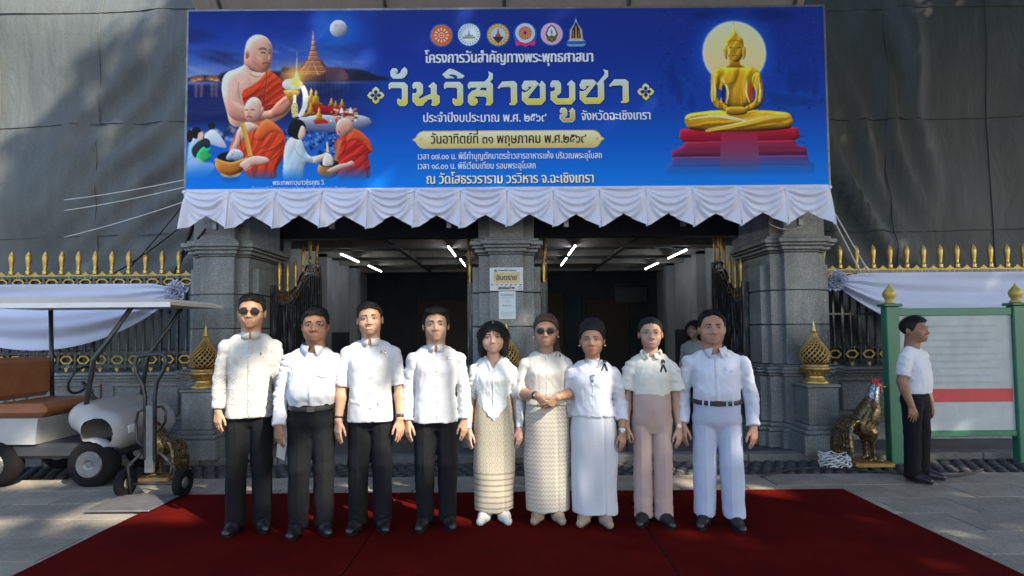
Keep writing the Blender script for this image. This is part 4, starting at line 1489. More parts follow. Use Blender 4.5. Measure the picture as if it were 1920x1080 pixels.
ZA = lambda *q: [(680 + a / 5.2, 120 + c / 5.2) for a, c in q]
ZB = lambda *q: [(950 + a / 5.2, 120 + c / 5.2) for a, c in q]
WO = [(255, 205), (272, 185), (405, 185), (437, 215), (437, 385), (415, 410), (360, 410), (340, 385), (340, 350), (352, 342), (360, 355), (375, 355), (385, 345), (385, 250), (372, 235), (275, 235), (262, 250), (255, 235)]
TITLE = [ZA(*WO), ZA(*[(x + 540, y) for x, y in WO]),
         ZA((272, 75), (290, 48), (325, 48), (338, 65), (338, 85), (315, 88), (322, 102), (345, 105), (370, 90), (378, 65), (408, 36), (432, 60), (432, 100), (405, 135), (375, 145), (300, 145), (275, 120)),
         ZA((488, 205), (505, 185), (560, 185), (585, 210), (585, 290), (565, 315), (545, 325), (548, 345), (560, 348), (620, 318), (660, 305), (668, 295), (668, 240), (650, 230), (645, 222), (690, 185), (720, 215), (720, 305), (748, 320), (748, 385), (722, 410), (682, 410), (670, 400), (680, 385), (680, 355), (665, 345), (640, 350), (600, 385), (588, 410), (530, 410), (488, 365), (488, 295), (500, 290), (515, 295), (530, 285), (530, 245), (520, 235), (498, 245), (488, 235)),
         ZA((780, 108), (845, 55), (890, 65), (945, 95), (990, 125), (975, 145), (925, 145), (930, 130), (905, 112), (870, 105), (842, 112), (838, 125), (870, 130), (895, 145), (815, 145)),
         ZA((1030, 205), (1048, 185), (1190, 185), (1225, 150), (1238, 115), (1228, 82), (1268, 105), (1268, 155), (1240, 182), (1268, 210), (1268, 385), (1245, 410), (1205, 410), (1200, 400), (1212, 390), (1212, 237), (1050, 237), (1040, 250), (1030, 238)),
         ZA((1222, 275), (1180, 268), (1120, 268), (1075, 270), (1050, 290), (1030, 318), (1030, 380), (1055, 410), (1095, 410), (1118, 385), (1118, 358), (1105, 345), (1092, 350), (1088, 335), (1110, 322), (1190, 325), (1222, 345)),
         ZA((1085, 272), (1140, 228), (1165, 232), (1125, 275)),
         ZB((-84, 240), (-40, 185), (75, 180), (100, 205), (100, 385), (80, 408), (35, 408), (28, 400), (45, 390), (45, 245), (30, 232), (-55, 235), (-75, 248)),
         ZB((150, 225), (175, 178), (285, 178), (312, 205), (230, 310), (205, 345), (190, 300), (215, 275), (250, 235), (205, 235), (215, 252), (190, 268), (160, 258)),
         ZB((152, 285), (180, 292), (205, 280), (215, 300), (205, 345), (218, 352), (325, 352), (330, 340), (330, 228), (315, 222), (345, 178), (378, 212), (378, 365), (340, 408), (200, 408), (152, 362)),
         ZB((432, 205), (450, 178), (505, 178), (530, 205), (530, 290), (510, 312), (490, 318), (490, 345), (505, 352), (605, 352), (615, 340), (615, 222), (598, 218), (595, 212), (635, 175), (668, 205), (668, 362), (630, 405), (485, 405), (432, 360), (432, 285), (450, 282), (475, 275), (475, 240), (462, 232), (450, 240), (432, 235)),
         ZB((715, 220), (740, 172), (850, 172), (877, 200), (795, 305), (770, 340), (755, 295), (780, 270), (815, 230), (770, 230), (780, 247), (755, 262), (725, 253)),
         ZB((717, 280), (745, 287), (770, 275), (780, 295), (770, 340), (783, 347), (890, 347), (895, 335), (895, 222), (882, 215), (925, 165), (955, 130), (965, 105), (948, 72), (992, 85), (992, 140), (945, 185), (950, 205), (950, 360), (910, 402), (765, 402), (717, 357)),
         ZB((1005, 230), (1055, 172), (1160, 172), (1190, 195), (1190, 380), (1172, 396), (1120, 396), (1117, 388), (1137, 380), (1137, 235), (1120, 225), (1030, 228), (1015, 240))]
SARA_UU = [ZB((520, 465), (535, 443), (570, 443), (588, 465), (588, 510), (575, 525), (560, 530), (562, 545), (615, 545), (620, 535), (620, 478), (605, 478), (640, 442), (664, 470), (664, 550), (640, 578), (550, 578), (520, 548), (520, 508), (545, 505), (550, 495), (540, 482), (525, 490))]


def grow(pl, g):
    """offset a polygon outwards (g > 0) or inwards"""
    p = np.array(pl, float)
    ar = np.sum(p[:, 0] * np.roll(p[:, 1], -1) - np.roll(p[:, 0], -1) * p[:, 1])
    d = np.roll(p, -1, 0) - p
    d /= np.maximum(1e-6, np.linalg.norm(d, axis=1))[:, None]
    n_ = np.stack([d[:, 1], -d[:, 0]], -1) * (1 if ar > 0 else -1)
    m = n_ + np.roll(n_, 1, 0)
    L_ = np.maximum(.7, np.sum(m * n_, 1))
    return [tuple(q) for q in p + m / L_[:, None] * g]


flat("title_outline", [grow(q, 2.1) for q in TITLE + SARA_UU], ink("title_shadow", (16, 34, 84)), .0015)
flat("title_outline", [grow(q, .7) for q in TITLE + SARA_UU], ink("title_edge", (214, 234, 240)), .0050)
flat("title_lettering", [grow(q, -.55) for q in TITLE], ink("title_gold", (214, 236, 240), (226, 214, 24), 150, 198), .0090)
flat("title_lettering", [grow(q, -.4) for q in SARA_UU], ink("title_gold_low", (226, 222, 160), (206, 160, 50), 206, 232), .0090)


def petal(cx, cy, a, r0, r1, w_):
    o = []
    for t, q in ((0, 0), (.25, .75), (.5, 1.0), (.72, .8), (1, 0), (.72, -.8), (.5, -1.0), (.25, -.75)):
        rr = r0 + (r1 - r0) * t
        o.append((cx + rr * math.cos(a) - q * w_ * math.sin(a), cy + rr * math.sin(a) + q * w_ * math.cos(a)))
    return o


for cx, cy in ((704.5, 179), (1211.5, 176)):
    flat("title_star", [petal(cx, cy, k * math.pi / 2, 0, 18.2, 8.4) for k in range(4)], ink("star_navy2", (16, 34, 84)), .0012)
    flat("title_star", [petal(cx, cy, k * math.pi / 2, 1, 16.4, 7.0) for k in range(4)], ink("star_gold", (226, 240, 190), (222, 206, 40), cy - 16, cy + 16), .0025)
    flat("title_star", [petal(cx, cy, k * math.pi / 2, 1.5, 10.5, 3.6) for k in range(4)], ink("star_navy", (22, 52, 146)), .0042)

# date cartouche
def carto(g):
    x0, x1, y0, y1, m = 786 - g, 1122 + g, 248 - g, 277 + g, 262.5
    return [(775 - g * 1.3, m), (781 - g, 259 - g * .3), (784 - g, 254 - g * .5), (788 - g * .7, 250 - g * .8), (794 - g * .4, y0), (1112 + g * .4, y0), (1118 + g * .7, 250 - g * .8), (1122 + g, 254 - g * .5), (1125 + g, 259 - g * .3), (1131 + g * 1.3, m),
            (1125 + g, 266 + g * .3), (1122 + g, 271 + g * .5), (1118 + g * .7, 275 + g * .8), (1112 + g * .4, y1), (794 - g * .4, y1), (788 - g * .7, 275 + g * .8), (784 - g, 271 + g * .5), (781 - g, 266 + g * .3)]


flat("date_plate", [carto(2.0)], ink("plate_rim", (226, 196, 128)), .0012)
flat("date_plate", [carto(0)], ink("plate_gold", (244, 240, 200), (216, 196, 110), 248, 277), .0022)
flat("date_plate", [[(x + 3 * math.cos(a), 262.5 + 3 * math.sin(a)) for a in np.linspace(0, 6.28, 12, endpoint=False)] for x in (789, 1119)], ink("plate_rim", (226, 196, 128)), .0032)

# six emblems
def disc(cx, cy, r, n=28, ry=None):
    return [(cx + r * math.cos(2 * math.pi * k / n), cy + (ry or r) * math.sin(2 * math.pi * k / n)) for k in range(n)]


def emb(polys, c, d, nm="emblem"):
    flat(nm, polys, ink("ink_%d_%d_%d" % c, c), d)


for cx, cy in ((828, 67), (880, 66), (935, 67), (986, 66), (1036, 66)):
    emb([disc(cx, cy, 22.5)], (40, 104, 206), .0012)
emb([disc(828, 67, 20)], (226, 112, 52), .003)
emb([[(828 + r * math.cos(a + q), 67 + r * math.sin(a + q)) for r, q in ((8, -.06), (13.5, -.14), (13.5, .14), (8, .06))] for a in np.linspace(0, 2 * math.pi, 12, endpoint=False)], (250, 236, 220), .005)
emb([disc(828, 67, 5.5)], (250, 226, 206), .004); emb([disc(828, 67, 4)], (214, 92, 40), .0045); emb([disc(828, 67, 1.6)], (250, 236, 220), .0052)
emb([disc(880, 66, 20.5)], (214, 234, 246), .003); emb([disc(880, 66, 15)], (150, 168, 176), .004); emb([disc(880, 66, 14)], (196, 220, 236), .0052)
emb([[(880, 56), (881.5, 64), (885, 71), (875, 71), (878.5, 64)], [(869, 74), (869, 70), (891, 70), (891, 74)], [(871, 69), (874, 66), (877, 69)], [(883, 69), (886, 66), (889, 69)]], (126, 140, 140), .0065)
emb([[(880 + r * math.cos(a + q), 66 + r * math.sin(a + q)) for r, q in ((16.5, -.07), (19, -.07), (19, .07), (16.5, .07))] for a in np.linspace(0, 2 * math.pi, 22, endpoint=False)], (110, 130, 146), .0042)
emb([disc(935, 67, 20.5)], (216, 168, 62), .003); emb([disc(935, 67, 14)], (196, 218, 236), .0045)
emb([[(935 + r * math.cos(a + q), 67 + r * math.sin(a + q)) for r, q in ((15.5, -.06), (18.8, -.1), (18.8, .1), (15.5, .06))] for a in np.linspace(0, 2 * math.pi, 18, endpoint=False)], (246, 214, 120), .0048)
emb([[(935, 53), (937, 64), (942, 72), (928, 72), (933, 64)]], (176, 84, 62), .006)
emb([[(924, 71), (946, 71), (941, 78), (935, 83), (929, 78)]], (66, 58, 74), .0068)
emb([[(966, 79), (1006, 79), (1003, 88), (994, 86), (986, 90), (978, 86), (969, 88)]], (214, 60, 140), .0025)
emb([disc(986, 64, 18.5)], (206, 222, 244), .004); emb([disc(986, 64, 12.5)], (196, 96, 60), .0052)
emb([[(986 + r * math.cos(a + q), 64 + r * math.sin(a + q)) for r, q in ((4, -.1), (11.5, -.1), (11.5, .1), (4, .1))] for a in np.linspace(0, 2 * math.pi, 14, endpoint=False)], (232, 182, 120), .0062)
emb([disc(986, 64, 4.2)], (206, 90, 150), .0092); emb([disc(986, 64, 2)], (40, 20, 60), .0102)
emb([disc(1036, 66, 20.5)], (226, 184, 216), .003)
emb([[(1036, 48), (1043, 54), (1048, 66), (1044, 78), (1036, 82), (1028, 78), (1024, 66), (1029, 54)]], (92, 98, 76), .0042)
emb([[(1036, 51), (1041, 56), (1045, 66), (1041, 75), (1036, 78), (1031, 75), (1027, 66), (1031, 56)]], (228, 236, 248), .0052)
emb([[(1028, 66), (1031, 71), (1036, 68), (1041, 71), (1044, 66), (1043, 77), (1029, 77)]], (120, 110, 62), .0064)
emb([[(1036, 57), (1038, 62), (1037, 67), (1035, 67), (1034, 62)]], (120, 130, 200), .0064)
emb([[(1082, 32), (1086, 46), (1095, 58), (1096, 76), (1102, 82), (1096, 84), (1102, 88), (1094, 90), (1070, 90), (1062, 88), (1068, 84), (1062, 82), (1068, 76), (1069, 58), (1078, 46)]], (40, 104, 206), .0012)
emb([[(1082, 37), (1085, 48), (1093, 60), (1094, 76), (1098, 80), (1066, 80), (1070, 76), (1071, 60), (1079, 48)]], (206, 196, 170), .003)
emb([[(1082, 43), (1085, 50), (1090, 60), (1091, 75), (1073, 75), (1074, 60), (1079, 50)]], (42, 34, 44), .0042)
emb([[(1081, 52), (1083, 52), (1084, 75), (1080, 75)], [(1076, 60), (1077.4, 60), (1077.4, 75), (1076, 75)], [(1086.6, 60), (1088, 60), (1088, 75), (1086.6, 75)]], (196, 150, 80), .0054)
emb([[(1064, 84), (1070, 86), (1094, 86), (1100, 84), (1096, 90), (1068, 90)]], (130, 170, 200), .003)

# ------------------------------------------------------------------ white scalloped drape under the banner
def m_cloth(name, col, fine=220, rough=.75, sheen=.25):
    n = N(name)
    v = n.coord(1.0)
    c = n.ramp(n.noise(v, 2.0, 4), [(0.3, tuple(x * .94 for x in col)), (0.7, col)])
    n.set(col=c, rough=rough, spec=.25, sheen=sheen)
    n.bump(n.noise(n.coord((fine, fine, fine)), 1.0, 2), .1, .001)
    return n.m


DRAPE_M = m_cloth("white_satin_drape", (0.70, 0.73, 0.88), rough=.5)
D0, D1 = bx(355), bx(1544)
NS = 14
per = (D1 - D0) / NS
nx, nz = NS * 44, 60
U, T = np.meshgrid(np.linspace(0, NS, nx + 1), np.linspace(0, 1, nz + 1))
ph = U - np.floor(U)                      # 0..1 between anchors (anchor = tail point)
e = np.minimum(ph, 1 - ph)                # distance to the nearest anchor
kk = np.floor(U).astype(int)
rs = np.random.RandomState(21)
jit = rs.uniform(-1, 1, (NS + 2, 4))
depth = 0.475 - 0.170 * (1 - np.clip(1 - e / .5, 0, 1) ** 1.15) + .012 * jit[np.clip(np.rint(U).astype(int), 0, NS), 0]
ztop_d = B_B + 0.03 - 0.012 * (4 * ph * (1 - ph))
Zd = ztop_d - depth * T
# swag folds: arcs hanging between anchors
cat_ = 4 * ph * (1 - ph)
arc = T * depth / .4 - 0.52 * cat_ * .62
fold = np.zeros_like(U)
for m in range(5):
    c0 = .05 + .16 * m
    wdt = .050 + .012 * m
    amp = .062 * (1 - .1 * m)
    lev = T * depth / .42 - (.02 + c0 * (0.25 + 1.0 * cat_ ** .8))
    fold += amp * np.where(lev < 0, np.exp(-(lev / (wdt * 1.7)) ** 2), np.exp(-(lev / (wdt * .45)) ** 2)) * np.clip(cat_ * 1.8, 0, 1) * (1 + .4 * jit[kk, m % 4])
# tails: box pleat standing at each anchor
tail = np.clip(1 - e / np.where(ph > .5, .34, .10), 0, 1)
left = (ph > .5)
pleat = .12 * tail * T ** .7 + .02 * np.where(left, np.clip(1 - e / .035, 0, 1), 0) * T ** .5
ang = np.arctan2(T * depth, e * per + .004)
rad = 0.020 * np.abs(np.sin(ang * 5.5 + .8)) * np.clip(1 - e / .4, 0, 1) * T * np.where(ph > .5, .35, 1.0)
Yd = BY - .035 - fold - pleat - rad - .03 * np.clip(T * 3, 0, 1) + .02 * (e < .02)
Xd = D0 + U * per + .02 * tail * np.where(left, 1, -1) * T
# gathered in at the anchors
vv = np.stack([Xd, Yd, Zd], -1).reshape(-1, 3)
ii = np.arange(nx)[None, :] + (nx + 1) * np.arange(nz)[:, None]
ff = np.stack([ii, ii + nx + 1, ii + nx + 2, ii + 1], -1).reshape(-1, 4)
dr = thing("drape", "white scalloped cloth drape hung along the banner's lower edge", "drape", ((D0 + D1) / 2, BY, B_B))
mk("cloth", vv, ff, DRAPE_M, dr, True)
for k in range(NS + 1):
    x = D0 + k * per
    z0 = B_B + .01
    b = MB()
    b.sphere((x, BY - .075, z0 - .015), (.028, .022, .022), 8, 6)
    b.build("knot", DRAPE_M, dr, True)
mk("heading_tape", *(lambda b: (b.v, b.f))(MB().box(D0, D1, BY - .05, BY - .035, B_B + .012, B_B + .034, c=.004)), DRAPE_M, dr)
# ------------------------------------------------------------------ gilded lattice finials on the plinths
FL = ("openwork golden bud finial on the left pillar's plinth", "openwork golden bud finial behind the black-haired woman in lace",
      "openwork golden bud finial on the right pillar's plinth")


def bud_r(z):
    """outer radius of the bud, z from 0 (shoulder) to 1 (tip)"""
    pts = [(0, .105), (.10, .140), (.25, .157), (.42, .138), (.58, .098), (.72, .060), (.85, .034), (1, .020)]
    return float(np.interp(z, [p[0] for p in pts], [p[1] for p in pts]))


for cx, lb in zip(PX, FL):
    z0, yb = 0.835, 6.40
    t = thing("lotus_finial", lb, "finial", (cx, yb, z0), "golden lotus bud finials")
    M = Matrix.Translation((cx, yb, z0))
    b = MB()
    b.lathe([(.135, 0), (.14, .012), (.125, .03), (.10, .055), (.082, .075), (.088, .085)], 28, M)
    b.build("foot", GOLD, t, True)
    b = MB()
    b.lathe([(.086, .086), (.10, .10), (.135, .13), (.155, .155), (.158, .175), (.15, .185), (.14, .19), (.142, .205), (.136, .215), (.10, .22)], 28, M)
    b.build("lotus_bowl", GOLD_OLD, t, True)
    b = MB()
    for k in range(16):
        a = 2 * math.pi * k / 16
        Mk = M @ Matrix.Rotation(a, 4, 'Z')
        b.add([(.088, -.016, .09), (.088, .016, .09), (.150, .022, .14), (.166, 0, .168), (.150, -.022, .14)], [(0, 1, 2, 3, 4)], Mk)
    b.build("petals", GOLD, t)
    zb, hb = .222, .36
    b = MB()
    b.lathe([(bud_r(s) * .80, zb + s * hb) for s in np.linspace(0, 1, 12)], 20, M)
    b.build("core", simple("dark_core", (.035, .022, .012), .7), t, True)
    for sgn, nm in ((1, "lattice"), (-1, "lattice")):
        b = MB()
        for k in range(17):
            pts = []
            for j in range(15):
                s = j / 14
                a = 2 * math.pi * k / 17 + sgn * (s * 2.2)
                r = bud_r(s)
                pts.append(M @ Vector((r * math.cos(a), r * math.sin(a), zb + s * hb)))
            b.tube(pts, [.0072] * 11 + [.006, .005, .004, .0035], 5)
        b.build(nm, GOLD if sgn > 0 else GOLD_OLD, t, True)
    zs = zb + hb
    b = MB()
    b.lathe([(.026, zs - .004), (.030, zs + .006), (.022, zs + .016), (.026, zs + .026), (.018, zs + .036), (.021, zs + .046), (.014, zs + .056), (.016, zs + .066), (.010, zs + .08), (.011, zs + .088), (.006, zs + .11), (.001, zs + .165)], 14, M)
    b.build("spire", GOLD, t, True)

# ------------------------------------------------------------------ signs on the middle pillar
SY = 6.615
pa, pb = P(918, 502, SY), P(981, 545, SY)
sx0, sx1, sz1, sz0 = pa.x, pb.x, pa.z, pb.z
t = thing("danger_sign", "white danger sign with a pale orange panel on the middle pillar", "sign", ((sx0 + sx1) / 2, SY, sz0))
PAPER_W = simple("printed_white", (.62, .65, .66), .5, 0, .05, 4)


def sq(px, py):
    """sign picture coordinates 0..100 x 0..68 -> x, z"""
    return sx0 + px / 100 * (sx1 - sx0), sz1 - py / 68 * (sz1 - sz0)


def srect(nm, x0, y0, x1, y1, mat, dy, par):
    a, c_ = sq(x0, y0), sq(x1, y1)
    return MB().box(a[0], c_[0], SY - .012 - dy, SY - .012 - dy + .001, c_[1], a[1]).build(nm, mat, par)


MB().box(sx0, sx1, SY - .012, SY, sz0, sz1, c=.003).build("board", PAPER_W, t)
srect("orange_panel", 12, 14, 90, 46, simple("faded_orange_print", (.62, .47, .24), .5, 0, .18, 25), .002, t)


def splace(x, y, dy):
    a = sq(x, -y)
    return (a[0], SY - .012 - dy, a[1])


SINK = simple("sign_black", (.02, .02, .022), .5)
GINK = simple("sign_green", (.06, .17, .15), .5)
lettering(t, "อันตราย", SINK, splace, 20, 80, -37, 22, .5, .005)
lettering(t, "เขตก่อสร้าง", SINK, splace, 26, 74, -64, 13, .4, .004)
lettering(t, "เทศบาลเมือง ฉะเชิงเทรา", GINK, splace, 26, 80, -11, 8, .2, .004)
b = MB()
Mx = Matrix.Translation((*sq(18, 9)[:1], SY - .014, sq(18, 9)[1])) @ Matrix.Rotation(math.pi / 2, 4, 'X')
b.lathe([(.016, 0), (.016, .001)], 16, Mx)
b.build("emblem", GINK, t)
b = MB()
Mx = Matrix.Translation((sq(91, 60)[0], SY - .014, sq(91, 60)[1])) @ Matrix.Rotation(math.pi / 2, 4, 'X')
b.lathe([(.019, 0), (.019, .001)], 16, Mx)
b.build("emblem", GINK, t)
b = MB()
b.lathe([(.012, 0.0015), (.012, .0025)], 16, Mx)
b.build("emblem", PAPER_W, t)
for k in range(7):
    srect("dash", 4 + 14 * k, 49.5, 12 + 14 * k, 51.5, SINK, .003, t)

pa, pb = P(935, 546.5, SY), P(967, 598, SY)
sx0, sx1, sz1, sz0 = pa.x, pb.x, pa.z, pb.z
t = thing("paper_notice", "white paper notice taped below the danger sign", "notice", ((sx0 + sx1) / 2, SY, sz0))
vv, ff = [], []
for j in range(9):
    for i in range(7):
        s, q = i / 6, j / 8
        vv.append((sx0 + s * (sx1 - sx0), SY - .004 - .006 * math.sin(3 * s + 2 * q) ** 2 - .01 * (q > .95) * s, sz1 + q * (sz0 - sz1)))
for j in range(8):
    for i in range(6):
        a = j * 7 + i
        ff.append((a, a + 7, a + 8, a + 1))
mk("sheet", vv, ff, simple("notice_paper", (.60, .68, .70), .6, 0, .04), t, True)
GR = simple("grey_print", (.32, .37, .40), .6)


def sq2(px, py):
    return sx0 + px / 60 * (sx1 - sx0), sz1 - py / 96 * (sz1 - sz0)


def splace2(x, y, dy):
    a = sq2(x, -y)
    return (a[0], SY - .012 - dy, a[1])


lettering(t, "ประกาศห้ามเข้า", GR, splace2, 8, 54, -16, 11, .3, .003)
lettering(t, "พื้นที่ก่อสร้าง", GR, splace2, 14, 46, -52, 7, .2, .003)
for yy, x0, x1 in ((22, 6, 54), (72, 4, 56), (78, 6, 54), (84, 14, 46)):
    a, c_ = sq2(x0, yy), sq2(x1, yy + 1.2)
    MB().box(a[0], c_[0], SY - .0145, SY - .0135, c_[1], a[1]).build("printed_line", GR, t)
b = MB()
for q in range(2):
    pts = [(*sq2(30 + 8 * q + 5 * math.cos(a), 34 + 3 * q + 5 * math.sin(a)),) for a in np.linspace(2.2, 5.4, 7)]
    b.tube([(x, SY - .0145, z) for x, z in pts], .002, 5)
b.build("printed_mark", GR, t)

# ------------------------------------------------------------------ white swags on the fences
SWAG_M = m_cloth("white_swag_cloth", (0.50, 0.55, 0.72), rough=.55)
for side in (-1, 1):
    c0 = P(336 if side < 0 else 1563, 546 if side < 0 else 527, 6.93)
    yq = 6.93
    t = thing("swag", "white cloth swag with a rosette on the left fence" if side < 0 else "white cloth swag with a rosette on the right fence", "swag", tuple(c0))
    Lg = 3.4
    nx, nz = 110, 46
    vv, ff = [], []
    rs = np.random.RandomState(3)
    for i in range(nx + 1):
        s = i / nx
        x = c0.x + side * (Lg * s)
        sag = 4 * s * (1 - s)
        gth = min(1, s / .16, (1 - s) / .16)
        top = c0.z + .06 * min(1, gth * 2) + .03
        bot = c0.z - .05 - .66 * sag ** .95
        for j in range(nz + 1):
            q = j / nz
            z = top + (bot - top) * q
            fold = math.sin(q * 26 + 2.2 * math.sin(s * 4)) * (.010 + .028 * (1 - gth)) + .028 * math.sin(q * 11 + s * 3)
            y = yq - .05 - fold - .05 * math.sin(math.pi * q)
            vv.append((x, y, z))
    for i in range(nx):
        for j in range(nz):
            a = i * (nz + 1) + j
            ff.append((a, a + 1, a + nz + 2, a + nz + 1))
    mk("cloth", vv, ff, SWAG_M, t, True)
    # rosette: ruffled loops
    for k in range(22):
        a = k * 2.399
        r = .022 + .085 * (k / 22)
        cxk, czk = c0.x + r * math.cos(a), c0.z + r * math.sin(a)
        nrm = Vector((math.cos(a) * .7, -1 + .6 * k / 22, math.sin(a) * .7)).normalized()
        s1 = nrm.orthogonal().normalized()
        s2 = nrm.cross(s1)
        vs_, fs = [], []
        for m in range(15):
            an = 2 * math.pi * m / 14
            rr = .036 + .010 * math.sin(3 * an + k)
            base = Vector((cxk, yq - .12 + .05 * k / 22, czk))
            vs_.append(base + (s1 * math.cos(an) + s2 * math.sin(an)) * rr * .4)
            vs_.append(base + (s1 * math.cos(an) + s2 * math.sin(an)) * rr + nrm * (.028 + .012 * math.sin(5 * an + k)))
        for m in range(14):
            fs.append((2 * m, 2 * m + 2, 2 * m + 3, 2 * m + 1))
        fs.append(tuple(2 * m for m in range(14)))
        mk("ruffle", vs_, fs, SWAG_M, t, True)

# ------------------------------------------------------------------ green notice board on the right
GREEN = simple("green_enamel", (.022, .15, .085), .4, 0, .15, 6)
BYD = 6.05
pA = P(1668, 575, BYD)
zt = pA.z
t = thing("notice_board", "green-framed notice board with gold bud post tops at the right", "notice board", (pA.x + .6, BYD, 0.05))
for k, x in enumerate((pA.x, pA.x + 1.35)):
    MB().box(x - .07, x + .07, BYD - .05, BYD + .05, .02, zt, c=.008).build("post", GREEN, t)
    MB().box(x - .095, x + .095, BYD - .075, BYD + .075, zt, zt + .03, c=.008).build("post_cap", GREEN, t)
    MB().lathe([(.05, 0), (.06, .01), (.045, .025), (.038, .04), (.055, .07), (.065, .10), (.058, .13), (.035, .16), (.015, .185), (.002, .215)], 20, Matrix.Translation((x, BYD, zt + .03))).build("bud_finial", GOLD_PAINT, t, True)
x0, x1 = pA.x + .072, pA.x + 1.278
MB().box(x0, x1, BYD - .03, BYD + .03, zt - .10, zt - .02, c=.006).build("top_rail", GREEN, t)
MB().box(x0, x1, BYD - .03, BYD + .03, .30, .36, c=.006).build("bottom_rail", GREEN, t)
MB().box(x0, x1, BYD - .012, BYD + .012, .362, zt - .102).build("panel", simple("board_white", (.36, .40, .42), .5), t)
MB().box(x0 + .02, x1 - .02, BYD - .0165, BYD - .0145, .66, .80).build("red_band", simple("red_print", (.45, .03, .04), .5), t)
for k in range(9):
    z = zt - .22 - .075 * k
    if z < .85:
        break
    MB().box(x0 + .12 + .05 * (k % 3), x1 - .15 - .08 * (k % 2), BYD - .0165, BYD - .0145, z, z + .022).build("printed_line", GR, t)

# ------------------------------------------------------------------ hand truck on the left
HT = simple("dark_tube_steel", (.055, .058, .062), .38, .6, .3, 14)
hy = 4.95
t = thing("hand_truck", "dark steel hand truck with a looped handle beside the cart", "hand truck", tuple(P(283, 900, hy)))


def hp(u, v, dy=0.0):
    return P(u, v, hy + dy)


MB().tube([hp(272, 862), hp(272, 745), hp(268, 722), hp(256, 700), hp(253, 682), hp(258, 669), hp(270, 666), hp(300, 664), hp(310, 668), hp(311, 682), hp(306, 696), hp(294, 716), hp(290, 745), hp(290, 862)], .017, 10).build("loop_handle", HT, t, True)
MB().tube([hp(272, 840, .1), hp(256, 826, .1), hp(255, 790, .1), hp(259, 772, .1), hp(272, 766, .05), hp(290, 764, .05), hp(303, 762, .1), hp(311, 772, .1), hp(310, 790, .1), hp(300, 806, .1), hp(290, 812, .08)], .013, 8).build("lower_loop", HT, t, True)
b = MB()
a, c_ = hp(274, 760), hp(288, 862)
b.box(a.x, c_.x, hy - .01, hy + .02, .25, a.z, c=.004)
b.build("centre_plate", STEEL, t)
a = hp(282, 862)
b = MB()
b.box(a.x - .26, a.x + .26, hy - .42, hy + .02, .045, .06, c=.004)
b.build("toe_plate", STEEL, t)
b = MB().tube([(a.x - .27, hy + .06, .14), (a.x + .27, hy + .06, .14)], .012, 8)
b.build("axle", HT, t, True)
for sx in (-1, 1):
    Mx = Matrix.Translation((a.x + sx * .25, hy + .06, .15)) @ Matrix.Rotation(math.pi / 2, 4, 'Y')
    w_ = MB().lathe([(.055, -.02), (.09, -.035), (.115, -.03), (.122, 0), (.115, .03), (.09, .035), (.055, .02)], 20, Mx).build("wheel", simple("tyre_rubber", (.008, .008, .009), .95, 0, .2, 20, 0, 40, .2), t, True)
    MB().lathe([(.02, -.028), (.05, -.022), (.05, .022), (.02, .028)], 16, Mx).build("hub", STEEL, w_, True)
b = MB()
for sx in (-1, 1):
    b.tube([(a.x + sx * .08, hy, .42), (a.x + sx * .20, hy + .01, .30), (a.x + sx * .20, hy + .05, .06)], .013, 7)
b.build("side_rails", HT, t, True)

# ------------------------------------------------------------------ small cart at the left edge
CREAM = simple("cream_roof", (.56, .52, .44), .45, 0, .08, 4)
SEAT = simple("orange_vinyl", (.26, .10, .04), .5, 0, .15, 8, .15)
CARTW = simple("cart_white", (.34, .35, .35), .35, 0, .1, 5)
rr = P(325, 566, 5.35)
X1 = rr.x
t = thing("golf_cart", "small cream-roofed cart parked in front of the left fence", "cart", (X1 - 1.2, 5.6, 0.03))
nx, ny = 26, 10
vv, ff = [], []
for side in (0, 1):
    for i in range(nx + 1):
        for j in range(ny + 1):
            s, q = i / nx, j / ny
            x = X1 - 2.05 * (1 - s)
            y = 5.30 + 1.0 * q
            e = min(1, min(s, 1 - s) / .06) ** .5 * min(1, min(q, 1 - q) / .12) ** .5
            z = rr.z - .03 + (.03 + .075 * e * (1 - .5 * s) if side == 0 else 0)
            vv.append((x, y, z))
o_ = (nx + 1) * (ny + 1)
for i in range(nx):
    for j in range(ny):
        a = i * (ny + 1) + j
        ff.append((a, a + ny + 1, a + ny + 2, a + 1))
        ff.append((a + o_, a + o_ + 1, a + o_ + ny + 2, a + o_ + ny + 1))
for i in range(nx):
    for j in (0, ny):
        a = i * (ny + 1) + j
        ff.append((a, a + ny + 1, a + ny + 1 + o_, a + o_))
for j in range(ny):
    for i in (0, nx):
        a = i * (ny + 1) + j
        ff.append((a, a + 1, a + 1 + o_, a + o_))
mk("roof", vv, ff, CREAM, t)
MB().box(X1 - 2.06, X1 + .005, 5.29, 5.30, rr.z - .05, rr.z - .005).build("roof_trim", WHITE_PAINT, t)
zr = rr.z - .035
for y in (5.40, 6.2):
    MB().tube([(X1 - .42, y, zr), (X1 - .78, y, 1.20), (X1 - .86, y, .60)], .022, 8).build("front_strut", HT, t, True)
    MB().tube([(X1 - 1.85, y, zr), (X1 - 1.80, y, .60)], .022, 8).build("rear_strut", HT, t, True)
b = MB()
b.box(X1 - 1.95, X1 - .55, 5.38, 6.2, .28, .42, c=.03)
b.build("floor_pan", simple("cart_underbody", (.03, .032, .035), .6), t)
CART_COWL = (X1, t)
b = MB().prism([(X1 - 2.02, .42), (X1 - 1.28, .42), (X1 - 1.26, .66), (X1 - 2.02, .66)], 5.36, 6.22)
b.build("rear_body", CARTW, t)
MB().box(X1 - 1.80, X1 - 1.24, 5.40, 6.18, .665, .79, c=.045).build("seat_cushion", SEAT, t)
MB().box(X1 - 1.92, X1 - 1.78, 5.40, 6.18, .80, 1.22, c=.05).build("seat_back", SEAT, t)
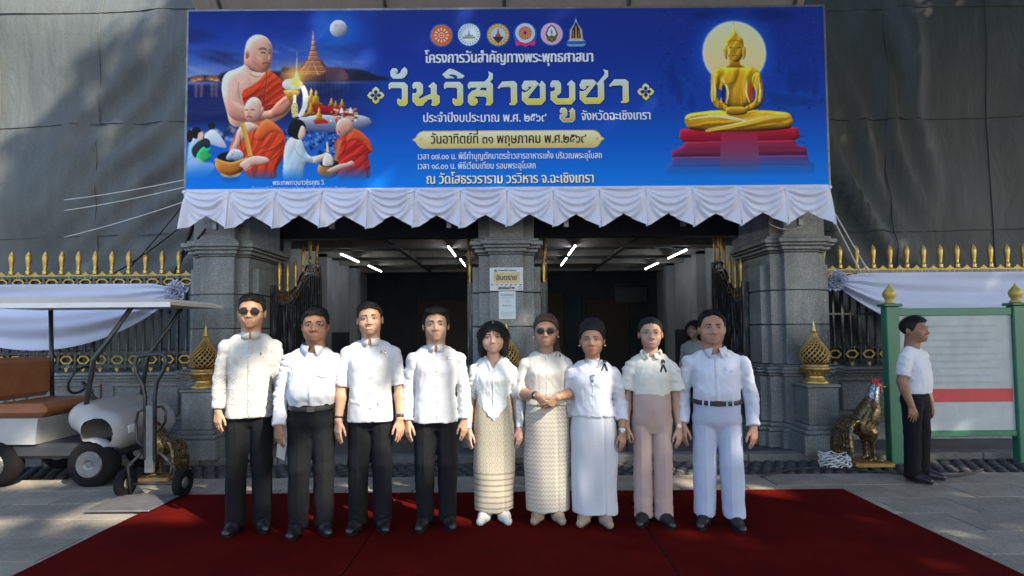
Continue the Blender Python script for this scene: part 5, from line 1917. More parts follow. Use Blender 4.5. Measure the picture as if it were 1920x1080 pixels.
MB().tube([(X1 - .90, 5.62, .78), (X1 - 1.04, 5.62, .98)], .016, 8).build("steering_column", HT, t, True)
pts = [Vector((X1 - 1.06, 5.62, 1.00)) + Vector((.09 * math.sin(a_) * .5, .15 * math.cos(a_), .13 * math.sin(a_))) for a_ in np.linspace(0, 2 * math.pi, 18, endpoint=False)]
MB().tube(pts, .013, 7, closed=True).build("steering_wheel", BLACK_PAINT, t, True)
for x in (X1 - .74, X1 - 1.66):
    for y in (5.40, 6.18):
        Mx = Matrix.Translation((x, y, .235)) @ Matrix.Rotation(math.pi / 2, 4, 'X')
        w_ = MB().lathe([(.10, -.07), (.18, -.08), (.215, -.06), (.225, 0), (.215, .06), (.18, .08), (.10, .07)], 22, Mx).build("wheel", simple("tyre_rubber", (.008, .008, .009), .95, 0, .2, 20, 0, 40, .2), t, True)
        MB().lathe([(.03, -.078), (.05, -.086), (.115, -.090), (.125, -.076), (.125, .076), (.115, .090), (.05, .086), (.03, .078)], 18, Mx).build("rim", STEEL, w_)
MB().box(X1 - .475, X1 - .455, 5.44, 5.56, .50, .58, c=.008).build("headlight", simple("lamp_glass", (.7, .7, .68), .1), t)

# coil of white wire and cables on the ground at the right
b = MB()
c0 = P(1570, 858, 5.85)
pts = []
rs = np.random.RandomState(6)
for k in range(150):
    a = k * .27
    pts.append((c0.x - .02 + (.13 + .03 * math.sin(k * .9)) * math.cos(a), 5.86 + (.10 + .02 * math.sin(k * .6)) * math.sin(a), .035 + .13 * (k / 150) + .015 * math.sin(k * 1.7)))
o = b.tube(pts, .007, 6).build("wire_coil", ROPE, None, True, loc=(c0.x, 5.86, .03))
tag(o, "tangled coil of white wire on the cobbles by the right pillar", "wire coil")
pts = [(2.35 + 2.3 * s, 5.45 + .25 * math.sin(6 * s) + .3 * s, .045) for s in np.linspace(0, 1, 40)]
o = MB().tube(pts, .009, 6).build("cable", CABLE, None, True, loc=(2.35, 5.45, .04))
tag(o, "black cable snaking over the paving near the rooster", "cable")


# ------------------------------------------------------------------ signed-distance modelling (rooster, people)
class Field:
    """sampled distance field meshed with surface nets"""
    def __init__(s, lo, hi, h):
        s.h = h
        s.lo = np.array(lo, float)
        s.n = np.maximum(4, np.ceil((np.array(hi, float) - s.lo) / h).astype(int) + 1)
        s.ax = [s.lo[k] + h * np.arange(s.n[k]) for k in range(3)]
        s.F = np.full(s.n, 9.0)

    def _win(s, lo, hi):
        sl = []
        for k in range(3):
            a = int(max(0, math.floor((lo[k] - s.lo[k]) / s.h)))
            b = int(min(s.n[k], math.ceil((hi[k] - s.lo[k]) / s.h) + 1))
            if b <= a:
                return None
            sl.append(slice(a, b))
        return tuple(sl)

    def _grid(s, w):
        return s.ax[0][w[0]][:, None, None], s.ax[1][w[1]][None, :, None], s.ax[2][w[2]][None, None, :]

    def _u(s, w, d, k):
        f = s.F[w]
        if k <= 0:
            np.minimum(f, d, out=f)
        else:
            hh = np.clip(.5 + .5 * (f - d) / k, 0, 1)
            s.F[w] = f + (d - f) * hh - k * hh * (1 - hh)

    def cone(s, a, b, r1, r2, k=0.0, flat=None, fe=False):
        """tapered capsule; flat=(axis, factor) squashes its section along an axis"""
        a, b = np.array(a, float), np.array(b, float)
        m = max(r1, r2) * (max(1, flat[1]) if flat else 1) + 2 * k + 2 * s.h
        w = s._win(np.minimum(a, b) - m, np.maximum(a, b) + m)
        if w is None:
            return s
        X, Y, Z = s._grid(w)
        d = b - a
        L2 = max(1e-9, d @ d)
        tu = ((X - a[0]) * d[0] + (Y - a[1]) * d[1] + (Z - a[2]) * d[2]) / L2
        t = np.clip(tu, 0, 1)
        q = [X - (a[0] + t * d[0]), Y - (a[1] + t * d[1]), Z - (a[2] + t * d[2])]
        if flat:
            q[flat[0]] = q[flat[0]] / flat[1]
        dd = np.sqrt(q[0] ** 2 + q[1] ** 2 + q[2] ** 2) - (r1 + (r2 - r1) * t)
        if fe:
            dd = np.maximum(dd, (tu - 1) * math.sqrt(L2))
        s._u(w, dd, k)
        return s

    def ell(s, c, r, k=0.0, sub=False, rot=None):
        c, r = np.array(c, float), np.array(r, float)
        m = max(r) + 2 * k + 2 * s.h
        w = s._win(c - m, c + m)
        if w is None:
            return s
        X, Y, Z = s._grid(w)
        x, y, z = X - c[0], Y - c[1], Z - c[2]
        if rot is not None:
            R = np.array(rot)
            x, y, z = (R[0, 0] * x + R[1, 0] * y + R[2, 0] * z, R[0, 1] * x + R[1, 1] * y + R[2, 1] * z, R[0, 2] * x + R[1, 2] * y + R[2, 2] * z)
        k0 = np.sqrt((x / r[0]) ** 2 + (y / r[1]) ** 2 + (z / r[2]) ** 2)
        k1 = np.sqrt((x / r[0] ** 2) ** 2 + (y / r[1] ** 2) ** 2 + (z / r[2] ** 2) ** 2)
        d = np.where(k1 > 1e-9, k0 * (k0 - 1) / np.maximum(k1, 1e-9), -min(r))
        if sub:
            f = s.F[w]
            d = -d
            if k > 0:
                hh = np.clip(.5 - .5 * (f - d) / k, 0, 1)
                s.F[w] = f + (d - f) * hh + k * hh * (1 - hh)
            else:
                s.F[w] = np.maximum(f, d)
        else:
            s._u(w, d, k)
        return s

    def stack(s, zs, a, b, cx, cy, k=0.0, z0=None, z1=None, pw=2.3):
        """elliptic sections: half width a, half depth b, centre cx, cy at heights zs"""
        z0 = zs[0] if z0 is None else z0
        z1 = zs[-1] if z1 is None else z1
        ma, mb = max(a) + .03, max(b) + .03
        w = s._win((min(cx) - ma - .02, min(cy) - mb - .02, z0 - .04), (max(cx) + ma + .02, max(cy) + mb + .02, z1 + .04))
        if w is None:
            return s
        X, Y, Z = s._grid(w)
        zz = Z.ravel()
        def ip(v):
            # smooth interpolation
            n_ = len(zs)
            xs = np.asarray(zs, float); ys = np.asarray(v, float)
            m_ = np.gradient(ys, xs)
            i = np.clip(np.searchsorted(xs, zz) - 1, 0, n_ - 2)
            hh = xs[i + 1] - xs[i]
            t = np.clip((zz - xs[i]) / hh, 0, 1)
            return ((2 * t ** 3 - 3 * t ** 2 + 1) * ys[i] + (t ** 3 - 2 * t ** 2 + t) * hh * m_[i] + (-2 * t ** 3 + 3 * t ** 2) * ys[i + 1] + (t ** 3 - t ** 2) * hh * m_[i + 1])[None, None, :]
        A, B, CX, CYc = ip(a), ip(b), ip(cx), ip(cy)
        r = (np.abs((X - CX) / A) ** pw + np.abs((Y - CYc) / B) ** pw) ** (1 / pw)
        d = (r - 1) * np.minimum(A, B) * 1.0
        d = np.maximum(d, np.maximum(z0 - Z, Z - z1))
        s._u(w, d, k)
        return s

    def cut(s, fn, k=0.0):
        """intersect with fn(X, Y, Z) <= 0"""
        X, Y, Z = s.ax[0][:, None, None], s.ax[1][None, :, None], s.ax[2][None, None, :]
        d = np.broadcast_to(fn(X, Y, Z), s.F.shape)
        if k > 0:
            hh = np.clip(.5 - .5 * (s.F - d) / k, 0, 1)
            s.F = s.F + (d - s.F) * hh + k * hh * (1 - hh)
        else:
            s.F = np.maximum(s.F, d)
        return s

    def warp(s, fn):
        """add fn(X, Y, Z) to the field near the surface"""
        X, Y, Z = s.ax[0][:, None, None], s.ax[1][None, :, None], s.ax[2][None, None, :]
        s.F = s.F + fn(X, Y, Z)
        return s

    def mesh(s):
        F = s.F
        S = F < 0
        n = s.n
        c = np.zeros(n - 1, np.int8)
        for i in (0, 1):
            for j in (0, 1):
                for k in (0, 1):
                    c += S[i:n[0] - 1 + i, j:n[1] - 1 + j, k:n[2] - 1 + k]
        act = (c > 0) & (c < 8)
        idx = np.full(act.shape, -1, np.int64)
        I = np.argwhere(act)
        idx[act] = np.arange(len(I))
        acc = np.zeros((len(I), 3)); cnt = np.zeros(len(I))
        cor = [(i, j, k) for i in (0, 1) for j in (0, 1) for k in (0, 1)]
        val = {q: F[I[:, 0] + q[0], I[:, 1] + q[1], I[:, 2] + q[2]] for q in cor}
        for q in cor:
            for a in range(3):
                if q[a] == 0:
                    r = list(q); r[a] = 1; r = tuple(r)
                    f0, f1 = val[q], val[r]
                    m = (f0 < 0) != (f1 < 0)
                    t = f0[m] / (f0[m] - f1[m])
                    p = np.zeros((m.sum(), 3)) + np.array(q, float)
                    p[:, a] = t
                    acc[m] += p
                    cnt[m] += 1
        V = s.lo + (I + acc / np.maximum(cnt, 1)[:, None]) * s.h
        Q = []
        for a in range(3):
            b, c_ = (a + 1) % 3, (a + 2) % 3
            sl0 = [slice(None)] * 3; sl1 = [slice(None)] * 3
            sl0[a] = slice(0, n[a] - 1); sl1[a] = slice(1, n[a])
            for ax in (b, c_):
                sl0[ax] = slice(1, n[ax] - 1); sl1[ax] = slice(1, n[ax] - 1)
            s0, s1 = S[tuple(sl0)], S[tuple(sl1)]
            E = np.argwhere(s0 != s1)
            if len(E) == 0:
                continue
            ins = s0[s0 != s1]
            base = E.copy()
            def at(db, dc):
                p = base.copy()
                p[:, b] += db; p[:, c_] += dc
                return idx[p[:, 0], p[:, 1], p[:, 2]]
            q4 = np.stack([at(0, 0), at(1, 0), at(1, 1), at(0, 1)], -1)
            q4[~ins] = q4[~ins][:, ::-1]
            Q.append(q4)
        Q = np.concatenate(Q) if Q else np.zeros((0, 4), int)
        Q = Q[(Q >= 0).all(1)]
        return V, Q


def relax(V, Q, it=2, lam=.5):
    e = np.concatenate([Q[:, [0, 1]], Q[:, [1, 2]], Q[:, [2, 3]], Q[:, [3, 0]]])
    for _ in range(it):
        A = np.zeros_like(V); C = np.zeros(len(V))
        np.add.at(A, e[:, 0], V[e[:, 1]]); np.add.at(C, e[:, 0], 1)
        np.add.at(A, e[:, 1], V[e[:, 0]]); np.add.at(C, e[:, 1], 1)
        V = V + lam * (A / np.maximum(C, 1)[:, None] - V)
    return V


# rounded front cowl and windscreen of the cart
X1, t = CART_COWL
f = Field((X1 - 1.12, 5.30, .22), (X1 - .36, 6.28, .92), .014)
f.cone((X1 - .66, 5.44, .52), (X1 - .66, 6.14, .52), .20, .20)
f.cone((X1 - .86, 5.46, .66), (X1 - .86, 6.12, .66), .15, .15, .08)
f.cut(lambda X, Y, Z: .34 - Z + 0 * X + 0 * Y, .02)
for yy in (5.38, 6.20):
    f.ell((X1 - .74, yy, .235), (.25, .16, .245), .015, sub=True)
V, Q = f.mesh()
mk("front_cowl", relax(V, Q, 1), Q, CARTW, t, True)
n = N("windscreen_plastic")
n.set(col=(.75, .8, .8), rough=.05, trans=.95, ior=1.1)
MB().add([(X1 - .47, 5.44, 1.66), (X1 - .80, 5.44, 1.10), (X1 - .80, 6.16, 1.10), (X1 - .47, 6.16, 1.66), (X1 - .475, 5.44, 1.66), (X1 - .805, 5.44, 1.10), (X1 - .805, 6.16, 1.10), (X1 - .475, 6.16, 1.66)],
         [(0, 1, 2, 3), (7, 6, 5, 4), (0, 4, 5, 1), (3, 2, 6, 7), (0, 3, 7, 4), (1, 5, 6, 2)]).build("windscreen", n.m, t)

# ------------------------------------------------------------------ mosaic roosters
def m_mosaic(name, c1, c2, c3):
    n = N(name)
    v = n.coord(1.0)
    cell = n.new("ShaderNodeTexVoronoi", feature='F1')
    n.t.links.new(v, cell.inputs["Vector"])
    cell.inputs["Scale"].default_value = 48
    s_ = n.sep(cell.outputs["Color"])
    c = n.ramp(s_[0], [(0, c1), (.45, c2), (.8, c3)], 'CONSTANT')
    ed = n.ramp(n.voro(v, 48, 'DISTANCE_TO_EDGE'), [(.03, .25), (.07, 1.0)])
    n.set(col=n.mix(1.0, c, ed, 'MULTIPLY'), metal=.75, rough=n.ramp(s_[1], [(0, .12), (1, .5)]))
    bm_ = n.new("ShaderNodeBump")
    bm_.inputs["Strength"].default_value = .9
    bm_.inputs["Distance"].default_value = .012
    n.t.links.new(s_[2], bm_.inputs["Height"])
    n.t.links.new(bm_.outputs[0], n.b.inputs["Normal"])
    return n.m


MOS_G = m_mosaic("gold_mirror_mosaic", (.17, .11, .04), (.27, .20, .10), (.13, .12, .11))
MOS_S = m_mosaic("silver_mirror_mosaic", (.42, .47, .50), (.25, .27, .28), (.34, .48, .62))
RED_E = simple("red_enamel", (.42, .03, .025), .35)


def rooster(base, face, scale, label):
    """face=+1 looks towards +x"""
    t = thing("rooster_statue", label, "statue", base, "mirror-mosaic rooster statues")
    bs = Vector(base)

    def W(V):
        V = np.array(V)
        V = V * np.array((face * scale, scale, scale))
        return V + np.array(bs)

    def fix(Q):
        return Q if face > 0 else Q[:, ::-1]
    f = Field((-.40, -.22, .0), (.36, .22, .98), .0105)
    f.ell((0, 0, .50), (.20, .125, .135), 0, rot=np.array(Matrix.Rotation(-.95, 3, 'Y')))
    f.ell((.05, 0, .57), (.105, .115, .13), .06)
    f.cone((.06, 0, .64), (.12, 0, .84), .09, .05, .07)
    f.cone((-.10, 0, .46), (-.17, 0, .44), .085, .06, .05)
    for sy in (-1, 1):
        f.ell((-.01, sy * .105, .50), (.17, .035, .085), .015, rot=np.array(Matrix.Rotation(-1.0, 3, 'Y')))
        f.cone((.02, sy * .065, .36), (.03, sy * .07, .24), .075, .034, .04)
        f.cone((.03, sy * .07, .24), (.04, sy * .07, .07), .028, .024, .01)
        for dx, dy in ((.10, 0), (.07, .05), (.07, -.05), (-.05, 0)):
            f.cone((.04, sy * .07, .07), (.04 + dx, sy * .07 + dy, .055), .02, .012, .01)
    for k in range(7):
        yy = (k - 3) * .028
        for j in range(6):
            a0, a1 = j / 6, (j + 1) / 6

            def cur(a):
                return np.array((-.14 - .12 * math.sin(2.0 * a) - .006 * k, yy * (1 + a), .50 + .04 * math.sin(3.0 * a) - .40 * a ** 1.5))
            f.cone(cur(a0), cur(a1), .032 - .012 * a0, .032 - .012 * a1, .006)
    V, Q = f.mesh()
    V = relax(V, Q, 1)
    mk("body", W(V), fix(Q), MOS_G, t, True)
    f = Field((.02, -.14, .62), (.28, .14, .94), .009)
    f.cone((.085, 0, .70), (.122, 0, .86), .078, .056)
    V, Q = f.mesh()
    mk("neck_hackle", W(V), fix(Q), MOS_S, t, True)
    f = Field((.01, -.10, .80), (.32, .10, 1.02), .006)
    f.ell((.142, 0, .885), (.058, .047, .052))
    f.cone((.177, 0, .88), (.242, 0, .868), .022, .006, .012)
    for q, hgt in ((.107, .03), (.137, .045), (.167, .035)):
        f.cone((q, 0, .925), (q - .006, 0, .93 + hgt), .014, .006, .012)
    for sy in (-1, 1):
        f.cone((.182, sy * .018, .85), (.182, sy * .02, .815), .014, .016, .01)
    V, Q = f.mesh()
    hd = mk("head", W(V), fix(Q), RED_E, t, True)
    b = MB()
    b.add(W([(.227, 0, .885), (.267, 0, .872), (.227, .013, .868), (.227, -.013, .868), (.227, 0, .858)]), [(0, 2, 1), (0, 1, 3), (2, 4, 1), (4, 3, 1)])
    b.build("beak", GOLD_PAINT, t)
    b = MB()
    b.box(bs.x - .22 * scale, bs.x + .22 * scale, bs.y - .17 * scale, bs.y + .17 * scale, bs.z - .002, bs.z + .05 * scale, c=.008)
    b.build("base", GOLD_OLD, t)
    return t


pr_ = P(1634, 872, 5.72)
rooster((pr_.x + .11, 5.98, 0.03), 1, .92, "gold mosaic rooster statue with red head in front of the green post")
pl_ = P(296, 840, 5.55)
rooster((pl_.x - .02, 5.62, 0.03), -1, .72, "smaller mosaic rooster statue turned away behind the hand truck")
# ------------------------------------------------------------------ people
def m_skin(name, col):
    n = N(name)
    v = n.coord(1.0)
    c = n.ramp(n.noise(v, 28, 4, .6), [(.3, tuple(x * .90 for x in col)), (.7, tuple(min(1, x * 1.06) for x in col))])
    red = n.ramp(n.noise(v, 9, 2), [(.45, 0.0), (.75, .35)])
    c = n.mix(red, c, (col[0] * 1.02, col[1] * .80, col[2] * .74))
    n.set(col=c, rough=.48, spec=.38, sss=.12)
    n.b.inputs["Subsurface Radius"].default_value = (.012, .005, .003)
    n.b.inputs["Subsurface Scale"].default_value = .6
    n.bump(n.noise(v, 260, 3), .12, .0015)
    return n.m


def m_hair(name, col, gloss=.38):
    n = N(name)
    st = n.noise(n.coord((150, 150, 22)), 1.0, 4, .7, .4)
    c = n.ramp(st, [(.3, tuple(x * .45 for x in col)), (.62, col), (.82, tuple(min(1, x * 2.2) for x in col))])
    n.set(col=c, rough=gloss + .1, spec=.28)
    n.bump(st, 1.0, .008)
    return n.m


def m_fabric(name, col, rough=.8, wr=.5, weave=500, sheen=.15, wscale=12.0, col_fn=None, stretch=(1.0, 1.0, .45)):
    n = N(name)
    base = n.ramp(n.noise(n.coord(1.0), 5, 4), [(.3, tuple(x * .93 for x in col)), (.7, col)])
    if col_fn:
        base = col_fn(n, base)
    n.set(col=base, rough=rough, spec=.2, sheen=sheen)
    w1 = n.noise(n.coord(stretch), wscale, 4, .5, .8)
    nb = n.bump(w1, wr * 1.3, .024)
    nb = n.bump(n.noise(n.coord(stretch, rot=(.3, .5, .2)), wscale * 2.7, 3, .5, .6), wr * .6, .008, nb)
    n.bump(n.noise(n.coord((weave, weave, weave)), 1.0, 2), .12, .0008, nb)
    return n.m


EYE_W = simple("eye_white", (.46, .43, .40), .25)
IRIS = simple("dark_iris", (.012, .008, .006), .12)
LASH = simple("lash_black", (.010, .008, .008), .6)
TEETH = simple("teeth", (.66, .63, .57), .3)
LENS = simple("dark_lens", (.012, .006, .008), .22, 0, .1, 6, 0, 40, .25)
WIRE = simple("glasses_wire", (.18, .16, .15), .3, .8)
PEARL = simple("pearl", (.72, .70, .66), .2)
SILVER = simple("silver_metal", (.55, .56, .57), .25, .9)
LEATHER = simple("black_leather", (.012, .012, .013), .35, 0, .2, 30, .2, 120)
HAIR_B = m_hair("black_hair", (.011, .0095, .009))
HAIR_D = m_hair("dark_brown_hair", (.045, .026, .017))
HAIR_G = m_hair("greying_hair", (.022, .019, .017))


def folds(seed, amp, freq=26.0, stretch=(1, 1, .45), n=7, ridged=False):
    rs = np.random.RandomState(seed)
    ks = [(rs.normal(0, 1, 3) * np.array(stretch) * freq * rs.uniform(.5, 1.3), rs.uniform(0, 6.28), rs.normal(0, 1, 3) * freq * .35, rs.uniform(0, 6.28)) for _ in range(n)]

    def fn(X, Y, Z):
        o = 0.0
        for k, p, k2, p2 in ks:
            a = k[0] * X + k[1] * Y + k[2] * Z + p + 1.5 * np.sin(k2[0] * X + k2[1] * Y + k2[2] * Z + p2)
            if ridged:
                g = np.sin(k2[1] * X + k2[2] * Y + k2[0] * Z * 1.7 + p)
                o = o + (1 - 2 * np.abs(np.sin(a * .5))) * np.clip(g + .25, 0, 1)
            else:
                o = o + np.sin(a)
        return o * (amp / n ** .5)
    return fn


class Person:
    def __init__(s, u, v_feet, v_top, label, skin, yaw=0.0, sw=.165, Y=None):
        s.Y = Y if Y is not None else F_PX * (CAM_H - .042) / (v_feet - 620.0)
        H = P(u, v_top, s.Y).z - .042 - .010
        x = P(u, v_feet, s.Y).x
        s.root = thing("person", label, "person", (x, s.Y, 0.042))
        if Y is None:
            yaw += .65 * math.atan2(-x, s.Y)
        s.H, s.sw, s.yaw = H, sw, yaw
        s.skin = m_skin("skin", skin)
        s.M = Matrix.Translation((x, s.Y, 0.042)) @ Matrix.Rotation(yaw, 4, 'Z')
        s.parts = []
        s.k = H / 1.70

    def w(s, V, M=None):
        V = np.asarray(V, float).reshape(-1, 3)
        A = np.array(s.M if M is None else s.M @ M)
        return V @ A[:3, :3].T + A[:3, 3]

    def emit(s, name, V, Q, mat, parent=None, M=None, smooth=True):
        if isinstance(Q, np.ndarray):
            return mk(name, s.w(V, M), Q, mat, parent or s.root, smooth)
        return mk(name, s.w(V, M), Q, mat, parent or s.root, smooth)

    def mb(s, name, b, mat, parent=None, M=None, smooth=True):
        return s.emit(name, b.v, b.f, mat, parent, M, smooth)


def bvh(V, Q):
    return BVHTree.FromPolygons([tuple(v) for v in V], [tuple(int(i) for i in q) for q in Q])


def proj(tree, x, z, off=0.0, y0=-.6, back=False):
    h = tree.ray_cast(Vector((x, y0, z)), Vector((0, 1, 0)))
    if h[0] is None:
        return None
    return Vector((x, h[0].y - off, z))


def patch(tree, outline, off=.001, rings=3, thick=0.0):
    """closed (x, z) outline pressed onto a surface from the front"""
    o = np.array(outline, float)
    c = o.mean(0)
    V, Fc = [], []
    n = len(o)
    lasty = None
    for r in range(rings):
        sc = 1 - r / rings
        for p in o:
            q = c + (p - c) * sc
            h = proj(tree, q[0], q[1], off)
            if h is None:
                h = Vector((q[0], lasty if lasty is not None else 0, q[1]))
            lasty = h.y
            V.append(tuple(h))
    h = proj(tree, c[0], c[1], off) or Vector((c[0], lasty, c[1]))
    V.append(tuple(h))
    for r in range(rings - 1):
        for i in range(n):
            j = (i + 1) % n
            Fc.append((r * n + i, r * n + j, (r + 1) * n + j, (r + 1) * n + i))
    for i in range(n):
        Fc.append(((rings - 1) * n + i, (rings - 1) * n + (i + 1) % n, len(V) - 1))
    if thick > 0:
        b0 = len(V)
        for p in range(n):
            x, y, z = V[p]
            V.append((x, y + thick, z))
        for i in range(n):
            j = (i + 1) % n
            Fc.append((i, b0 + i, b0 + j, j))
    # face outwards (-y)
    a = np.array(V)
    f0 = Fc[0]
    nrm = np.cross(a[f0[1]] - a[f0[0]], a[f0[2]] - a[f0[0]])
    if nrm[1] > 0:
        Fc = [tuple(f[::-1]) for f in Fc]
    return V, Fc


def strip(tree, pts, width, off=.0015, thick=.003):
    """raised band along (x, z) points on a surface"""
    p = np.array(pts, float)
    d = np.gradient(p, axis=0)
    n = np.stack([-d[:, 1], d[:, 0]], -1)
    n /= np.maximum(1e-9, np.linalg.norm(n, axis=1))[:, None]
    V, Fc = [], []
    for i in range(len(p)):
        for sgn, o in ((-1, off - thick), (-1, off), (1, off), (1, off - thick)):
            q = p[i] + n[i] * sgn * width / 2
            h = proj(tree, q[0], q[1], o) or proj(tree, p[i][0], p[i][1], o) or Vector((q[0], -.1, q[1]))
            V.append((q[0], h.y, q[1]))
    for i in range(len(p) - 1):
        for k in range(3):
            Fc.append((4 * i + k, 4 * i + k + 1, 4 * i + 5 + k, 4 * i + 4 + k))
    return V, Fc


def tubeon(tree, pts, r, off=0.0, n=6):
    q = [proj(tree, x, z, off) for x, z in pts]
    q = [h for h in q if h is not None]
    return MB().tube(q, r, n)


def ringpts(c, rx, rz, n=14, a0=0.0, a1=2 * math.pi):
    return [(c[0] + rx * math.cos(a0 + (a1 - a0) * k / n), c[1] + rz * math.sin(a0 + (a1 - a0) * k / n)) for k in range(n)]


def almond(cx, cz, w, h, tilt=0.0, n=14):
    o = []
    for k in range(n):
        a = 2 * math.pi * k / n
        x = w * math.cos(a)
        z = h * math.sin(a) * (1 - .35 * abs(math.cos(a)) ** 3)
        o.append((cx + x, cz + z + tilt * x))
    return o


def strands(p, V, Q, T, mat, style, M=3000):
    rs = np.random.RandomState(len(V))
    fn = np.cross(V[Q[:, 2]] - V[Q[:, 0]], V[Q[:, 3]] - V[Q[:, 1]])
    nr = np.zeros_like(V)
    for k in range(4):
        np.add.at(nr, Q[:, k], fn)
    nr /= np.maximum(1e-12, np.linalg.norm(nr, axis=1))[:, None]
    i = rs.randint(0, len(V), M)
    i = i[nr[i, 2] > -.5]
    b, n = V[i], nr[i]
    M = len(i)
    r = rs.rand(M, 1)
    if style in ("short", "crop", "recede", "side"):
        tpz = np.clip((b[:, 2:3] - .15) / .05, 0, 1)
        d = np.array((.25 if style != "side" else .9, -.45, .25)) * tpz + np.array((0, .25, -1.0)) * (1 - tpz) + rs.normal(0, .35, (M, 3))
        lift = .30 + .55 * tpz * (style != "side")
        ln = (.008 + .010 * r + .006 * tpz) * (1.3 if style == "side" else 1)
    elif style == "bob":
        d = np.stack([b[:, 0] * 5, b[:, 1] * 1.0 - .05, np.full(M, -1.0)], -1) + rs.normal(0, .12, (M, 3))
        lift, ln = .03, .035 + .035 * r
    else:
        d = np.stack([b[:, 0] * 1.5, np.full(M, 1.0), .15 - 1.2 * np.clip(.12 - b[:, 2], 0, .2) * 6], -1) + rs.normal(0, .10, (M, 3))
        lift, ln = (.07 if style == 'updo' else .02), .022 + .022 * r
    d = d - n * (d * n).sum(1)[:, None]
    d /= np.maximum(1e-9, np.linalg.norm(d, axis=1))[:, None]
    d = d + n * lift
    d /= np.linalg.norm(d, axis=1)[:, None]
    sd = np.cross(d, n)
    sd /= np.maximum(1e-9, np.linalg.norm(sd, axis=1))[:, None]
    P_ = b - n * .0015
    rows = []
    for k in range(4):
        wd = .0011 * (1 - .27 * k)
        rows += [P_ - sd * wd, P_ + sd * wd]
        P_ = P_ + d * ln / 3
        d = d - n * (.10 + .08 * k) * (np.asarray(lift) > .1)
        d /= np.linalg.norm(d, axis=1)[:, None]
    VV = np.stack(rows, 1).reshape(-1, 3)
    base = np.arange(M)[:, None] * 8
    qq = np.concatenate([base + np.array([[2 * k, 2 * k + 1, 2 * k + 3, 2 * k + 2]]) for k in range(3)])
    o = p.emit("hair_strands", VV, qq, mat, p.hair, T)
    o["kind"] = "stuff"


